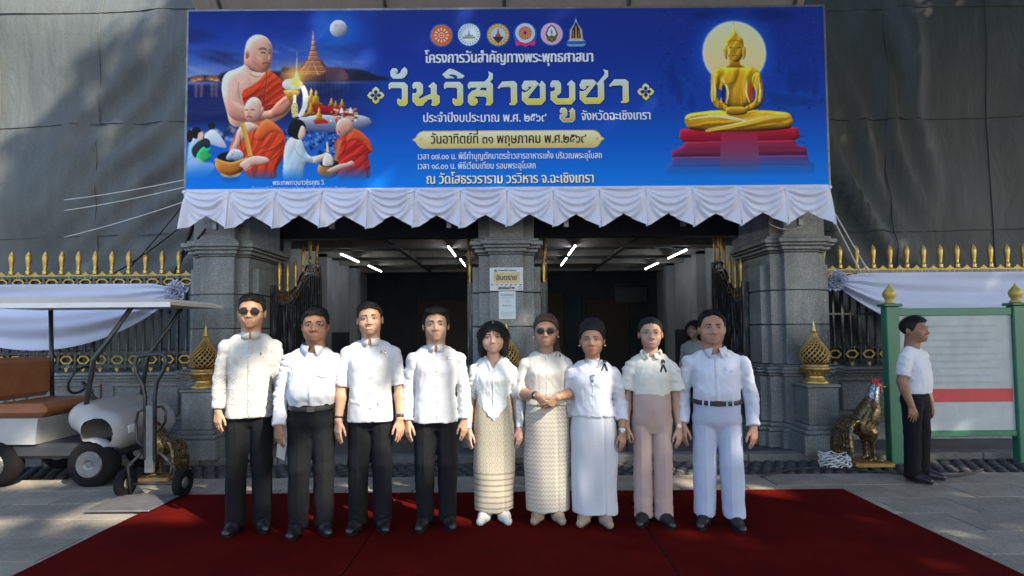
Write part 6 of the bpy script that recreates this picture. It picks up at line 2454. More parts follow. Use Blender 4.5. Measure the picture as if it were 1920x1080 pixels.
# ---- head --------------------------------------------------------------
def head(p, female=False, fw=1.0, jw=1.0, smile=.3, hs=1.0, yaw=0.0, tilt=0.0, roll=0.0, hair=None, hair_mat=None, glasses=None, lip=None, open_mouth=0.0, hx=0.0, hyo=-.015, eye=1.0, brow=None, nose=1.0):
    hh = .228 * hs
    hh = hh * .975
    zc = p.H - .012 * hs - hh
    p.zc, p.zn = zc, zc - .024
    f = Field((-.105, -.135, -.115), (.105, .125, .245), .0046)
    f.ell((0, .012, .143), (.0755, .094, .083))
    f.ell((0, -.022, .085), (.0655 * fw, .070, .084), .03)
    f.ell((0, -.036, .042), (.0475 * jw, .050, .037), .03)
    f.ell((0, -.072, .012), (.021, .018, .015), .022)
    for sx in (-1, 1):
        f.ell((sx * .038 * fw, -.058, .074), (.026, .024, .026), .022)
        f.ell((sx * .046 * jw, -.008, .052), (.014, .028, .028), .02)
    f.cone((-.034, -.079, .1285), (.034, -.079, .1285), .012, .012, .018)
    for sx in (-1, 1):
        f.ell((sx * .0310, -.0975, .1125), (.0185, .014, .0112), .012, sub=True)
        f.ell((sx * .0315, -.0775, .1115), (.0155, .0125, .0105), .004)
    f.cone((0, -.086, .116), (0, -.1055, .077), .0075, .0115 * nose, .010)
    for sx in (-1, 1):
        f.ell((sx * .0135 * nose, -.0965, .072), (.0095 * nose, .011, .0085), .006)
        f.ell((sx * .007, -.106, .0655), (.0042, .006, .003), .002, sub=True)
    f.ell((0, -.080, .045), (.027, .018, .022), .016)
    f.cone((-.016, -.0905, .0495 + .002 * smile), (.017, -.0905, .0495 + .002 * smile), .0052, .0052, .006)
    f.cone((-.013, -.0905, .0395), (.013, -.0905, .0395), .0062, .0062, .006)
    f.ell((0, -.102, .0445), (.022, .008, .0016 + .003 * open_mouth), .002, sub=True)
    for sx in (-1, 1):
        f.ell((sx * (.0775 if not female else .0755), .014, .098), (.0095, .0185, .031), .006)
        f.ell((sx * .088, .008, .100), (.005, .010, .016), .004, sub=True)
    for sx in (-1, 1):
        Rm = np.array(Matrix.Rotation(sx * .42, 3, 'Y'))
        f.ell((sx * .0265, -.0945 + .006 * (1 - fw), .057), (.0030, .007, .016), .006, sub=True, rot=Rm)
    nr = .046 if female else .0565
    f.cone((0, .014, .05), (0, .028, -.11), nr, nr * 1.08, .028)
    V, Q = f.mesh()
    V = relax(V, Q, 1, .4)
    T = Matrix.Translation((hx, hyo, zc)) @ Matrix.Rotation(yaw, 4, 'Z') @ Matrix.Rotation(tilt, 4, 'X') @ Matrix.Rotation(roll, 4, 'Y') @ Matrix.Diagonal((hs * 1.10, hs * 1.05, hs * .975, 1))
    p.parts.append((np.c_[V, np.ones(len(V))] @ np.array(T).T[:, :3], Q))
    p.HT = T
    tr = bvh(V, Q)
    p.htree = tr
    # eyes
    es = eye * (1 - .18 * max(0, smile - .5))
    dark = glasses in ("sun", "tint")
    for sx in (-1, 1):
        if not dark:
            V_, F_ = patch(tr, almond(sx * .0315, .1115, .0135, .0042 * es, sx * .12), .0008)
            e_ = p.emit("eye", V_, F_, EYE_W, None, T)
            V_, F_ = patch(tr, almond(sx * .0315, .1117, .0064, .0043 * es), .0014)
            p.emit("iris", V_, F_, IRIS, e_, T)
            pts = [(sx * (.0315 - .0145 + .029 * k / 7), .1117 + .0050 * es * math.sin(math.pi * k / 7) + sx * .10 * sx * (-.0145 + .029 * k / 7) * 1.0) for k in range(8)]
            p.mb("lashes", tubeon(tr, pts, .0019 if not female else .0024, 0, 5), LASH, e_, T)
        zb = .1300 + .002 * smile
        o = []
        top, bot = [], []
        for k in range(8):
            q = k / 7
            x = .013 + .037 * q
            z = zb + .0065 * math.sin(math.pi * (q * .75 + .05)) - .005 * q
            th = (.0056 if not female else .0034) * (1 - .65 * q)
            top.append((sx * x, z + th)); bot.append((sx * x, z - th))
        V_, F_ = patch(tr, top + bot[::-1], .0012, 2)
        p.emit("eyebrow", V_, F_, brow or (hair_mat or HAIR_B), None, T)
    # lips
    lipm = lip or simple("lips_male", (.33, .155, .125), .5)
    lw = .0225 + .004 * smile
    up = [(-lw, .0455 + .003 * smile), (-.011, .0505), (-.004, .0535), (0, .0525), (.004, .0535), (.011, .0505), (lw, .0455 + .003 * smile), (.012, .0455), (0, .0448), (-.012, .0455)]
    lo_ = [(-lw, .0450 + .003 * smile), (-.012, .0440 - .002 * open_mouth), (0, .0432 - .004 * open_mouth), (.012, .0440 - .002 * open_mouth), (lw, .0450 + .003 * smile), (.013, .0370 - .004 * open_mouth), (0, .0340 - .005 * open_mouth), (-.013, .0370 - .004 * open_mouth)]
    V_, F_ = patch(tr, up, .0010)
    l_ = p.emit("lips", V_, F_, lipm, None, T)
    V_, F_ = patch(tr, lo_, .0010)
    p.emit("lower_lip", V_, F_, lipm, l_, T)
    if open_mouth > 0:
        V_, F_ = patch(tr, [(-lw * .8, .0462 + .003 * smile), (0, .0452), (lw * .8, .0462 + .003 * smile), (.012, .0420), (0, .0410), (-.012, .0420)], .0016)
        p.emit("teeth", V_, F_, TEETH, l_, T)
    # glasses
    if glasses:
        g = None
        for sx in (-1, 1):
            c = (sx * .033, .109)
            rx, rz = {"sun": (.0265, .0215), "tint": (.0265, .0220), "wire": (.0245, .0165)}[glasses]
            pts = []
            for k in range(20):
                a = 2 * math.pi * k / 20
                pts.append((c[0] + rx * math.cos(a), c[1] + rz * math.sin(a)))
            y_ = -.1035
            ring = [Vector((x, y_ + .25 * abs(x) ** 1.5, z)) for x, z in pts]
            b = MB().tube(ring, .0011 if glasses != "sun" else .0017, 6, closed=True)
            b.tube([(sx * .057, y_ + .006, .114), (sx * .076, -.05, .115), (sx * .082, .012, .112)], .0012, 5)
            if sx < 0:
                b.tube([(-.0095, y_, .113), (0, y_ - .002, .116), (.0095, y_, .113)], .0013, 5)
                g = p.mb("glasses", b, WIRE if glasses != "sun" else LASH, None, T)
            else:
                p.mb("glasses_arm", b, WIRE if glasses != "sun" else LASH, g, T)
            if glasses != "wire":
                V_ = [tuple(v) for v in ring] + [(c[0], y_ + .25 * abs(c[0]) ** 1.5 - .002, c[1])]
                p.emit("lens", V_, [((i + 1) % 20, i, 20) for i in range(20)], LENS, g, T)
    # hair
    hm = hair_mat or HAIR_B
    hf = Field((-.135, -.135, -.12), (.135, .19, .30), .0058)
    if hair in ("short", "crop", "recede", "side"):
        th = {"short": .0, "crop": -.003, "recede": -.001, "side": .002}[hair]
        hf.ell((0, .014, .140), (.0845 + th, .101 + th, .089))
        hf.ell((0, -.006, .174 + th), (.070, .083, .066 + th), .02)
        if hair == "side":
            hf.cone((-.045, -.062, .205), (.055, -.05, .208), .024, .02, .02)
        zf = {"short": .184, "crop": .188, "recede": .199, "side": .186}[hair]
        ys = [-.16, -.088, -.066, -.048, -.034, -.018, 0, .03, .07, .13]
        zs_ = [zf + .002, zf, zf - .006 + (.018 if hair == "recede" else .004), .162 + (.022 if hair == "recede" else 0), .112, .082, .080, .070, .036, .018]
        hf.cut(lambda X, Y, Z: np.interp(np.broadcast_to(Y, (1, Y.shape[1], 1)).ravel(), ys, zs_)[None, :, None] - Z + 0 * X + .004 * np.sin(X * 310 + 1.5 * np.sin(X * 90)) * (Z > .15) + .004 * np.sin(X * 105 + 1))
        for sx in (-1, 1):
            hf.ell((sx * .092, .014, .092), (.022, .022, .036), 0, sub=True)
        hf.warp(lambda X, Y, Z: .0016 * np.sin(X * 330 + 2 * np.sin(Y * 90)) * np.sin(Y * 170 + Z * 60) + .0012 * np.sin(Y * 300 + X * 200))
    elif hair == "bob":
        hf.ell((0, .016, .143), (.094, .109, .097))
        for sx in (-1, 1):
            hf.cone((sx * .068, .0, .13), (sx * .072, -.008, .008), .040, .030, .03)
            hf.cone((sx * .05, .05, .11), (sx * .05, .05, -.005), .055, .045, .03)
        hf.cone((0, .07, .1), (0, .068, 0), .06, .05, .03)
        # face opening with a parted fringe
        hf.cut(lambda X, Y, Z: -np.maximum(np.sqrt((X / .0565) ** 2 + ((Z - .068) / (.098 - .35 * np.abs(X) + .0 * Z)) ** 2) - 1, (Y + .012) * 18 + 0 * X) * .04, .006)
        hf.warp(lambda X, Y, Z: .0014 * np.sin(X * 300 + 3 * np.sin(Z * 30)) * np.cos(Y * 200))
    elif hair in ("back", "updo", "tied"):
        vol = {"back": .006, "updo": .012, "tied": .003}[hair]
        hf.ell((0, .016, .142), (.0795 + vol * .4, .101, .0885 + vol * .5))
        if hair == "updo":
            hf.ell((0, .018, .194), (.076, .088, .076), .03)
            hf.ell((0, .10, .15), (.06, .05, .06), .03)
        if hair == "back":
            hf.ell((0, .0, .176), (.066, .082, .064), .03)
            hf.ell((.02, .115, .085), (.05, .045, .06), .03)
            hf.cone((.03, .12, .07), (.075, .10, -.06), .04, .022, .02)
        if hair == "tied":
            hf.ell((0, .11, .12), (.035, .035, .04), .03)
            hf.cone((0, .12, .10), (0, .13, -.08), .03, .016, .02)
        zf = {"back": .199, "updo": .196, "tied": .198}[hair]
        ys = [-.16, -.092, -.080, -.062, -.045, -.030, -.010, .03, .07, .10, .19]
        zs_ = [zf + .008, zf, zf - .010, .172, .145, .116, .090, .078, .050, -.2, -.2]
        hf.cut(lambda X, Y, Z: np.interp(np.broadcast_to(Y, (1, Y.shape[1], 1)).ravel(), ys, zs_)[None, :, None] - Z + 0 * X + .002 * np.sin(X * 280))
        for sx in (-1, 1):
            hf.ell((sx * .092, .010, .090), (.022, .020, .034), 0, sub=True)
        hf.warp(lambda X, Y, Z: .0013 * np.sin(X * 320 + Y * 60) + .001 * np.sin(Z * 260 + Y * 90))
        if hair == "tied":
            hf.warp(lambda X, Y, Z: .004 * np.exp(-(X / .004) ** 2) * (Z > .17) + 0 * Y)
    V, Q = hf.mesh()
    if len(Q):
        V = relax(V, Q, 1, .4)
        p.hair = p.emit("hair", V, Q, hm, None, T)
        strands(p, V, Q, T, hm, hair)
    if female and hair in ("back", "updo"):
        for sx in (-1, 1):
            p.mb("earring", MB().sphere((sx * .083, .004, .064), .0065, 8, 6), PEARL, None, T)


# ---- arms and hands ------------------------------------------------------
def hand_geo(f, wr, D, Nn, side, r0, curl=.35, spread=1.0, sc=1.0):
    D, Nn = Vector(D).normalized(), Vector(Nn).normalized()
    Nn = (Nn - D * Nn.dot(D)).normalized()
    T = Nn.cross(D) if side > 0 else D.cross(Nn)
    wr = Vector(wr)
    kn = [(.027, .088), (.009, .093), (-.009, .088), (-.026, .078)]
    ln = [(.040, .036), (.045, .040), (.041, .037), (.031, .029)]
    for i, ((o, dd), (l1, l2)) in enumerate(zip(kn, ln)):
        k = wr + (D * dd + T * o) * sc
        f.cone(wr + T * o * .55 * sc, k, .0145 * sc, .0115 * sc, .012)
        fan = T * (o * 4.2 * spread)
        c1, c2 = curl * (.6 + .12 * i), curl * (1.5 + .25 * i)
        d1 = (D * math.cos(c1) + Nn * math.sin(c1) + fan * .9).normalized()
        d2 = (D * math.cos(c2) + Nn * math.sin(c2) + fan * .4).normalized()
        m = k + d1 * l1 * sc
        e = m + d2 * l2 * sc
        f.cone(k, m, .0092 * sc, .0080 * sc, .003)
        f.cone(m, e, .0080 * sc, .0064 * sc, .002)
    t0 = wr + (D * .022 + T * .016 + Nn * .006) * sc
    t1 = wr + (D * .058 + T * .044 + Nn * .014) * sc
    t2 = t1 + (D * .032 + T * .010 + Nn * .008) * sc
    t3 = t2 + (D * .024 + T * .001 + Nn * .006) * sc
    f.cone(t0, t1, .0160 * sc, .0115 * sc, .012)
    f.cone(t1, t2, .0105 * sc, .0092 * sc, .003)
    f.cone(t2, t3, .0092 * sc, .0070 * sc, .002)


def arm(p, side, el, wr, D, Nn, thick=1.0, curl=.35, spread=1.0, from_t=0.0, hand_sc=1.0):
    """skin arm from the shoulder joint to the fingertips, one fine mesh"""
    sh = Vector((side * p.sw, .0, p.zs))
    el, wr = Vector(el), Vector(wr)
    st = sh.lerp(el, from_t)
    pts = np.array([st, el, wr, wr + Vector(D).normalized() * .2 * hand_sc, wr])
    lo, hi = pts.min(0) - .075, pts.max(0) + .075
    f = Field(lo, hi, .0036)
    f.cone(st, el, .046 * thick, .039 * thick)
    f.cone(el, el.lerp(wr, .3), .038 * thick, .041 * thick, .02)
    f.cone(el.lerp(wr, .3), wr, .041 * thick, .0265 * thick, .02, flat=None)
    hand_geo(f, wr, D, Nn, side, .026, curl, spread, hand_sc)
    V, Q = f.mesh()
    V = relax(V, Q, 1, .35)
    p.parts.append((V, Q))


def body(p, torso, legs=True, bare=.014):
    """hidden torso and legs joined with head and arms into one mesh"""
    k = p.k
    zs, a, b, cx, cy = torso
    f = Field((-.30, -.20, -.01), (.30, .20, p.zn + .06), .0135)
    zq = np.linspace(p.hip - .02, zs[-1], 9)
    lim = np.interp(zq, [.60 * p.H, .70 * p.H], [.112, .3])
    aq = np.minimum(np.interp(zq, zs, a) - bare, lim)
    bq = np.minimum(np.interp(zq, zs, b) - bare, lim * .82)
    f.stack(list(zq), list(aq), list(bq), [0] * 9, list(np.interp(zq, zs, cy)), 0)
    for sx in (-1, 1):
        f.cone((sx * .022, .016, p.zn - .056), (sx * (p.sw - .015), .005, p.zs - .01), .036, .034, .03)
        f.cone((sx * .072, 0, p.hip), (sx * .080, .0, .27 * p.H), .066, .052, .03)
        f.cone((sx * .088, .0, .27 * p.H), (sx * p.foot, .02, .05 * p.H), .053, .036, .02)
        f.cone((sx * p.foot, .03, .04), (sx * p.foot * 1.15, -.09, .03), .036, .028, .02)
    V, Q = f.mesh()
    p.parts.append((V, Q))
    Vs, Qs, n = [], [], 0
    for V, Q in p.parts:
        Vs.append(V); Qs.append(Q + n); n += len(V)
    p.body = p.emit("body", np.concatenate(Vs), np.concatenate(Qs), p.skin)


def top(p, name, mat, torso, hem, arms, sleeve_r, cuffs, seed, wr_amp=.0028, neck=None, shoulder=.052, h=.0074, pw=2.35, hemfn=None, padk=.046, extra=None, darts=0.0):
    """upper garment; arms {side: (el, wr)}, cuffs: fraction along shoulder-elbow-wrist (0..2)"""
    zs, a, b, cx, cy = torso
    xm = max(max(abs(e[0][0]), abs(e[1][0])) for e in arms.values()) + .10
    ym = max(.24, max(abs(e[1][1]) for e in arms.values()) + .10)
    zlo = min([hem] + [e[1][2] for e in arms.values()]) - .05
    f = Field((-xm, -ym, zlo), (xm, .22, p.zn + .05), h)
    f.stack(zs, a, b, cx, cy, 0, z0=hem, z1=zs[-1], pw=pw)
    for side, (el, wr) in arms.items():
        sh = Vector((side * p.sw, 0.0, p.zs))
        el, wr = Vector(el), Vector(wr)
        f.cone((side * .028, .014, p.zn - .046), (side * .085, .010, p.zn - .080), .044, .043, padk)
        f.cone((side * .085, .010, p.zn - .080), sh, .043, sleeve_r[0] - .012, padk)
        sr0 = sleeve_r[0] - .006
        if cuffs <= 1:
            f.cone(sh, sh.lerp(el, cuffs), sr0, sr0 + (sleeve_r[1] - sr0) * cuffs, .012, fe=True)
        else:
            f.cone(sh, el, sr0, sleeve_r[1] - .003, .012)
            f.cone(el, el.lerp(wr, cuffs - 1), sleeve_r[1], sleeve_r[2], .007, fe=True)
    if extra:
        extra(f)
    w1 = folds(seed, wr_amp * .55)
    w2 = folds(seed + 50, wr_amp * 1.9, 62, (.6, .6, 1.2), 6, True)
    w3 = folds(seed + 70, wr_amp * 1.5, 58, (1.1, .8, .5), 6, True)
    sleeve = lambda X: np.clip((np.abs(X) - (p.sw - .03)) / .05, 0, 1)
    f.warp(lambda X, Y, Z: w1(X, Y, Z) - w2(X, Y, Z) * (.15 + 1.25 * sleeve(X)) - w3(X, Y, Z) * (1 - .7 * sleeve(X)))
    xs_ = p.sw - .022
    f.warp(lambda X, Y, Z: .0030 * np.exp(-((np.abs(X) - xs_ - .10 * np.clip(Z - p.zs, -.2, .2)) / .0042) ** 2) * np.clip((Z - (p.zs - .10)) / .04, 0, 1) + 0 * Y)
    if darts:
        f.warp(lambda X, Y, Z: .0030 * np.exp(-((np.abs(X) - darts - .05 * np.abs(Z - .62 * p.H)) / .0040) ** 2) * (Y < 0) * np.clip((p.zs - .02 - Z) / .06, 0, 1))
    if hemfn:
        f.cut(hemfn)
    if neck:
        f.cut(neck, .004)
    V, Q = f.mesh()
    V = relax(V, Q, 1, .35)
    p.top = p.emit(name, V, Q, mat)
    p.ttree = bvh(V, Q)
    return p.top


def trousers(p, mat, waist_z, torso, hem_r=.066, seed=1, thigh=.084, knee=.072, hem_z=.03, name="trousers", inset=.004, lk=.03, lx=.084):
    zs, a, b, cx, cy = torso
    f = Field((-.27, -.2, 0.0), (.27, .2, waist_z + .03), .0088)
    qz = [p.hip - .11, p.hip - .04, p.hip + .04, waist_z]
    aw, bw = np.interp(qz, zs, a) - inset, np.interp(qz, zs, b) - inset
    aw[0], bw[0] = .06, .06
    aw[1], bw[1] = min(aw[1], .076 + thigh - .004), min(bw[1], thigh + .016)
    f.stack(qz, list(aw), list(bw), [0] * 4, list(np.interp(qz, zs, cy)), 0, z0=qz[0], z1=waist_z)
    for sx in (-1, 1):
        f.cone((sx * min(lx, .078), .0, p.hip - .03), (sx * lx, -.004, .28 * p.H), thigh, knee, lk)
        f.cone((sx * lx, -.004, .28 * p.H), (sx * p.foot, .012, hem_z), knee, hem_r, lk * .6, fe=True)
    w1 = folds(seed, .0022, 22, (1, 1, .8))
    w2 = folds(seed + 9, .0060, 55, (.5, .5, 1.6), 6, True)
    f.warp(lambda X, Y, Z: w1(X, Y, Z) - w2(X, Y, Z) * (np.clip((.30 - Z) / .3, 0, 1) + .35 * np.exp(-((Z - p.hip + .06) / .07) ** 2)) - .006 * np.exp(-((np.abs(X) - .084) / .006) ** 2) * (Y < 0) * np.clip((p.hip - Z) / .1, 0, 1))
    V, Q = f.mesh()
    V = relax(V, Q, 1, .35)
    p.bot = p.emit(name, V, Q, mat)
    p.btree = bvh(V, Q)
    return p.bot


def skirt(p, mat, waist_z, zs, a, b, seed=1):
    f = Field((-.26, -.2, zs[0] - .03), (.26, .2, waist_z + .03), .0085)
    f.stack(zs, a, b, [0] * len(zs), [0] * len(zs), 0, z0=zs[0], z1=waist_z)
    w1 = folds(seed, .004, 20, (1, .6, .18))
    f.warp(lambda X, Y, Z: w1(X, Y, Z) * np.clip((waist_z - Z) / .3, .1, 1) + .006 * (np.abs(X - .075) < .006) * (Y < 0) + 0 * Z)
    V, Q = f.mesh()
    V = relax(V, Q, 1, .35)
    p.bot = p.emit("skirt", V, Q, mat)
    p.btree = bvh(V, Q)


def shoes(p, mat, heel=0.0, low=False, splay=.22):
    for sx in (-1, 1):
        f = Field((-.07, -.22, -.01), (.07, .12, .12), .0058)
        f.cone((0, .05, .035), (0, -.06, .036), .041, .045, .02)
        f.cone((0, -.06, .034), (sx * .006, -.150, .026), .044, .030, .02)
        if not low:
            f.cone((0, .045, .05), (0, .03, .085), .040, .040, .02)
        else:
            f.ell((0, .0, .075), (.030, .055, .035), .012, sub=True)
        f.cut(lambda X, Y, Z: -Z + 0 * X + 0 * Y)
        V, Q = f.mesh()
        Mx = Matrix.Translation((sx * p.foot, .0, 0)) @ Matrix.Rotation(-sx * splay * -1, 4, 'Z')
        s_ = p.emit("shoe", V, Q, mat, None, Mx)
        b = MB()
        o = []
        for k in range(20):
            a = 2 * math.pi * k / 20
            o.append((.047 * math.cos(a) * (1 - .12 * (math.sin(a) < 0)), -.045 + .125 * math.sin(a), 0))
        b.prism([(x, y) for x, y, _ in o], -.012, .0)
        b.v = [(x, z, .012 + y) for x, y, z in b.v]
        p.mb("sole", b, LEATHER if mat != LEATHER else BLACK_PAINT, s_, Mx, False)


def collar_band(p, mat, rx=.064, ry=.066, cz=None, hgt=.04,  gap=.10, lean=.02, cy=.010, t=.0045, parent=None):
    """standing collar, open at the front"""
    cz = p.zn - .012 if cz is None else cz
    hgt, rx, ry = hgt * .62, rx * .97, ry * .97
    n = 40
    V, Fc = [], []
    for i in range(n + 1):
        a = -math.pi / 2 + gap + (2 * math.pi - 2 * gap) * i / n
        fr = (1 - math.sin(a)) / 2
        for q, rr in ((0, 0.004), (1, 0.0), (1, -t), (0, .004 - t)):
            z = cz - .022 * fr + (q * hgt * (1 - .12 * fr) if q else -.026)
            sp = 1.22 if q == 0 else 1.0
            V.append(((rx * sp + rr) * math.cos(a), cy + (ry * sp + rr) * math.sin(a) - lean * fr * (0.5 + .5 * q) * .5, z))
    for i in range(n):
        for k in range(4):
            Fc.append((4 * i + k, 4 * i + 4 + k, 4 * i + 4 + (k + 1) % 4, 4 * i + (k + 1) % 4))
    Fc += [(0, 1, 2, 3), (4 * n + 3, 4 * n + 2, 4 * n + 1, 4 * n)]
    return p.emit("collar", V, Fc, mat, parent or p.top)


def collar_fold(p, mat, rx=.062, ry=.064, drop=.03, tip=.055, gap=.22, cy=.010, spread=.034, cz=None, parent=None):
    """turned-down shirt collar with points"""
    cz = p.zn + .020 if cz is None else cz
    n = 44
    V, Fc = [], []
    for i in range(n + 1):
        s = i / n
        a = -math.pi / 2 + gap + (2 * math.pi - 2 * gap) * s
        fr = (1 - math.sin(a)) / 2
        e = min(s, 1 - s) * n
        tp = max(0, 1 - e / 7)
        ztop = cz - .030 * fr
        zb = ztop - drop - tip * tp ** 1.4 * .8
        out = spread * (.55 + .45 * tp)
        side = 1 if math.cos(a) > 0 else -1
        V.append((rx * math.cos(a), cy + ry * math.sin(a) - .008 * fr, ztop))
        V.append(((rx + out * .55) * math.cos(a), cy + (ry + out * .5) * math.sin(a) - .010 * fr, (ztop + zb) / 2 + .006))
        V.append(((rx + out) * math.cos(a) + side * .012 * tp, cy + (ry + out * .75) * math.sin(a) - .014 * fr, zb))
        V.append(((rx + out - .006) * math.cos(a) + side * .012 * tp, cy + (ry + out * .75 - .007) * math.sin(a) - .010 * fr, zb + .002))
        V.append(((rx - .004) * math.cos(a), cy + (ry - .004) * math.sin(a) - .008 * fr, ztop - .004))
    for i in range(n):
        for k in range(4):
            Fc.append((5 * i + k, 5 * i + k + 1, 5 * i + 6 + k, 5 * i + 5 + k))
    for i in range(n + 1):
        for k in (1, 2, 3):
            x, y, z = V[5 * i + k]
            if y < -.01:
                h = proj(p.ttree, x, z, .011 if k < 3 else .004)
                if h and (h.y < y + .002 or k >= 2):
                    V[5 * i + k] = (x, h.y, z)
    return p.emit("collar", V, Fc, mat, parent or p.top)


def buttons(p, zs, x=0.0, r=.0065, mat=PEARL):
    for z in zs:
        h = proj(p.ttree, x, z)
        if h:
            p.mb("button", MB().sphere((h.x, h.y - .002, h.z), (r, r * .5, r), 10, 6), mat, p.top)


def placket(p, mat, z0, z1, x=0.0, w=.030, n=16):
    V, Fc = strip(p.ttree, [(x, z0 + (z1 - z0) * i / n) for i in range(n + 1)], w, .0018, .005)
    p.emit("placket", V, Fc, mat, p.top)


def pins(p, x, z, d=.026):
    for k, (m) in enumerate((GOLD, SILVER)):
        xx = x + (k - .5) * d
        o = [(xx, z + .016), (xx + .006, z + .004), (xx + .010, z - .006), (xx + .005, z - .013), (xx - .005, z - .013), (xx - .010, z - .006), (xx - .006, z + .004)]
        V, Fc = patch(p.ttree, o, .003, 2, .004)
        p.emit("pin", V, Fc, m, p.top)


def wristband(p, wr, el, mat, r=.031, w=.012, name="wristband", face=False):
    wr, el = Vector(wr), Vector(el)
    d = (el - wr).normalized()
    c = wr + d * .018
    b = MB()
    b.lathe([(r, -w), (r + .003, -w * .6), (r + .003, w * .6), (r, w)], 20, Matrix.Translation(c) @ d.to_track_quat('Z', 'Y').to_matrix().to_4x4(), cap=False)
    o = p.mb(name, b, mat)
    if face:
        q = c + Vector((0, -r - .002, 0))
        p.mb("watch_face", MB().sphere(tuple(q), (.016, .005, .016), 12, 6), face, o)


def belt(p, z, torso, mat=LEATHER, hh=.018, grow=.006, buckle=SILVER, dip=.0, loops=None):
    zs, a, b, cx, cy = torso
    A, B = np.interp(z, zs, a) + grow, np.interp(z, zs, b) + grow
    n = 48
    V, Fc = [], []
    for i in range(n):
        t = 2 * math.pi * i / n
        c_, s_ = math.cos(t), math.sin(t)
        e = 2 / 2.35
        x = A * abs(c_) ** e * (1 if c_ > 0 else -1)
        y = B * abs(s_) ** e * (1 if s_ > 0 else -1)
        zz = z - dip * max(0, -s_)
        V += [(x, y, zz - hh), (x * 1.012, y * 1.012, zz), (x, y, zz + hh)]
    for i in range(n):
        j = (i + 1) % n
        for k in (0, 1):
            Fc.append((3 * i + k, 3 * j + k, 3 * j + k + 1, 3 * i + k + 1))
    o = p.emit("belt", V, Fc, mat, p.bot)
    y0 = -B - .004
    p.mb("buckle", MB().box(-.026, .026, y0 - .006, y0 + .002, z - dip - .019, z - dip + .019, c=.003), buckle, o, None, False)
    if loops:
        for x in (-.10, -.06, .06, .10):
            i = min(range(n), key=lambda q: abs(V[3 * q][0] - x) + (10 if V[3 * q][1] > 0 else 0))
            q = V[3 * i + 1]
            p.mb("belt_loop", MB().box(x - .006, x + .006, q[1] - .005, q[1] + .004, z - dip * .8 - .024, z - dip * .8 + .024, c=.002), loops, o, None, False)


def ribbon_pin(p, x, z, s=1.0):
    t = p.ttree
    m = simple("black_ribbon", (.012, .012, .018), .5)
    V, Fc = strip(t, [(x - .022 * s, z - .05 * s), (x - .010 * s, z - .02 * s), (x + .004 * s, z + .010 * s), (x + .010 * s, z + .026 * s), (x, z + .034 * s), (x - .010 * s, z + .026 * s)], .013 * s, .005, .004)
    o = p.emit("mourning_ribbon", V, Fc, m, p.top)
    V, Fc = strip(t, [(x - .010 * s, z + .026 * s), (x - .002 * s, z + .010 * s), (x + .010 * s, z - .02 * s), (x + .020 * s, z - .052 * s)], .013 * s, .008, .004)
    p.emit("ribbon_tail", V, Fc, m, o)
    h = proj(t, x, z + .008 * s, .012)
    if h:
        p.mb("ribbon_pearl", MB().sphere(tuple(h), .006, 8, 6), PEARL, o)


def arms_down(p, dx=.040, fwd=-.02, el_out=.030, L=1.0):
    k = p.k
    out = {}
    for s in (-1, 1):
        el = (s * (p.sw + el_out + .012), .022, p.zs - .258 * k * L)
        wr = (s * (p.sw + dx + .010), fwd, p.zs - .488 * k * L)
        out[s] = (el, wr)
    return out


def levels(p):
    p.zs = p.zn - .118
    p.hip = .50 * p.H


def mk_torso(p, hemz, w_hem, w_waist, w_chest, d_hem, d_waist, d_chest, belly=0.0, waist=None, chest=None):
    """sections from hem to the shoulder line"""
    wz = waist or .615 * p.H
    w_chest, w_waist, w_hem = w_chest * .94, w_waist * .93, w_hem * .97
    cz = min(chest or .735 * p.H, p.zs - .05)
    zs = [min(hemz, .44 * p.H), hemz + .02 if hemz + .02 < wz - .05 else wz - .06, wz, (wz + cz) / 2, cz, p.zs + .005, p.zs + .060]
    a = [w_hem, w_hem, w_waist, (w_waist + w_chest) / 2, w_chest, w_chest * .86, w_chest * .48]
    b = [d_hem, d_hem, d_waist, (d_waist + d_chest) / 2, d_chest, d_chest * .80, d_chest * .52]
    cy = [0, 0, -belly * .6, -belly * .4, 0, .006, .012]
    return zs, a, b, [0] * 7, cy


HANG = lambda s: dict(D=(s * .02, -.10, -1), Nn=(-s * .65, .75, 0))
SK1, SK2, SK3, SK4 = (.45, .255, .16), (.29, .145, .09), (.44, .255, .168), (.45, .275, .19)
LIP_F = simple("lips_rose", (.42, .115, .11), .4)
LIP_S = simple("lips_soft", (.42, .18, .15), .4)
BLACK_TR = m_fabric("black_trousers", (.0065, .0075, .010), .85, .4, 400, .0, 12)


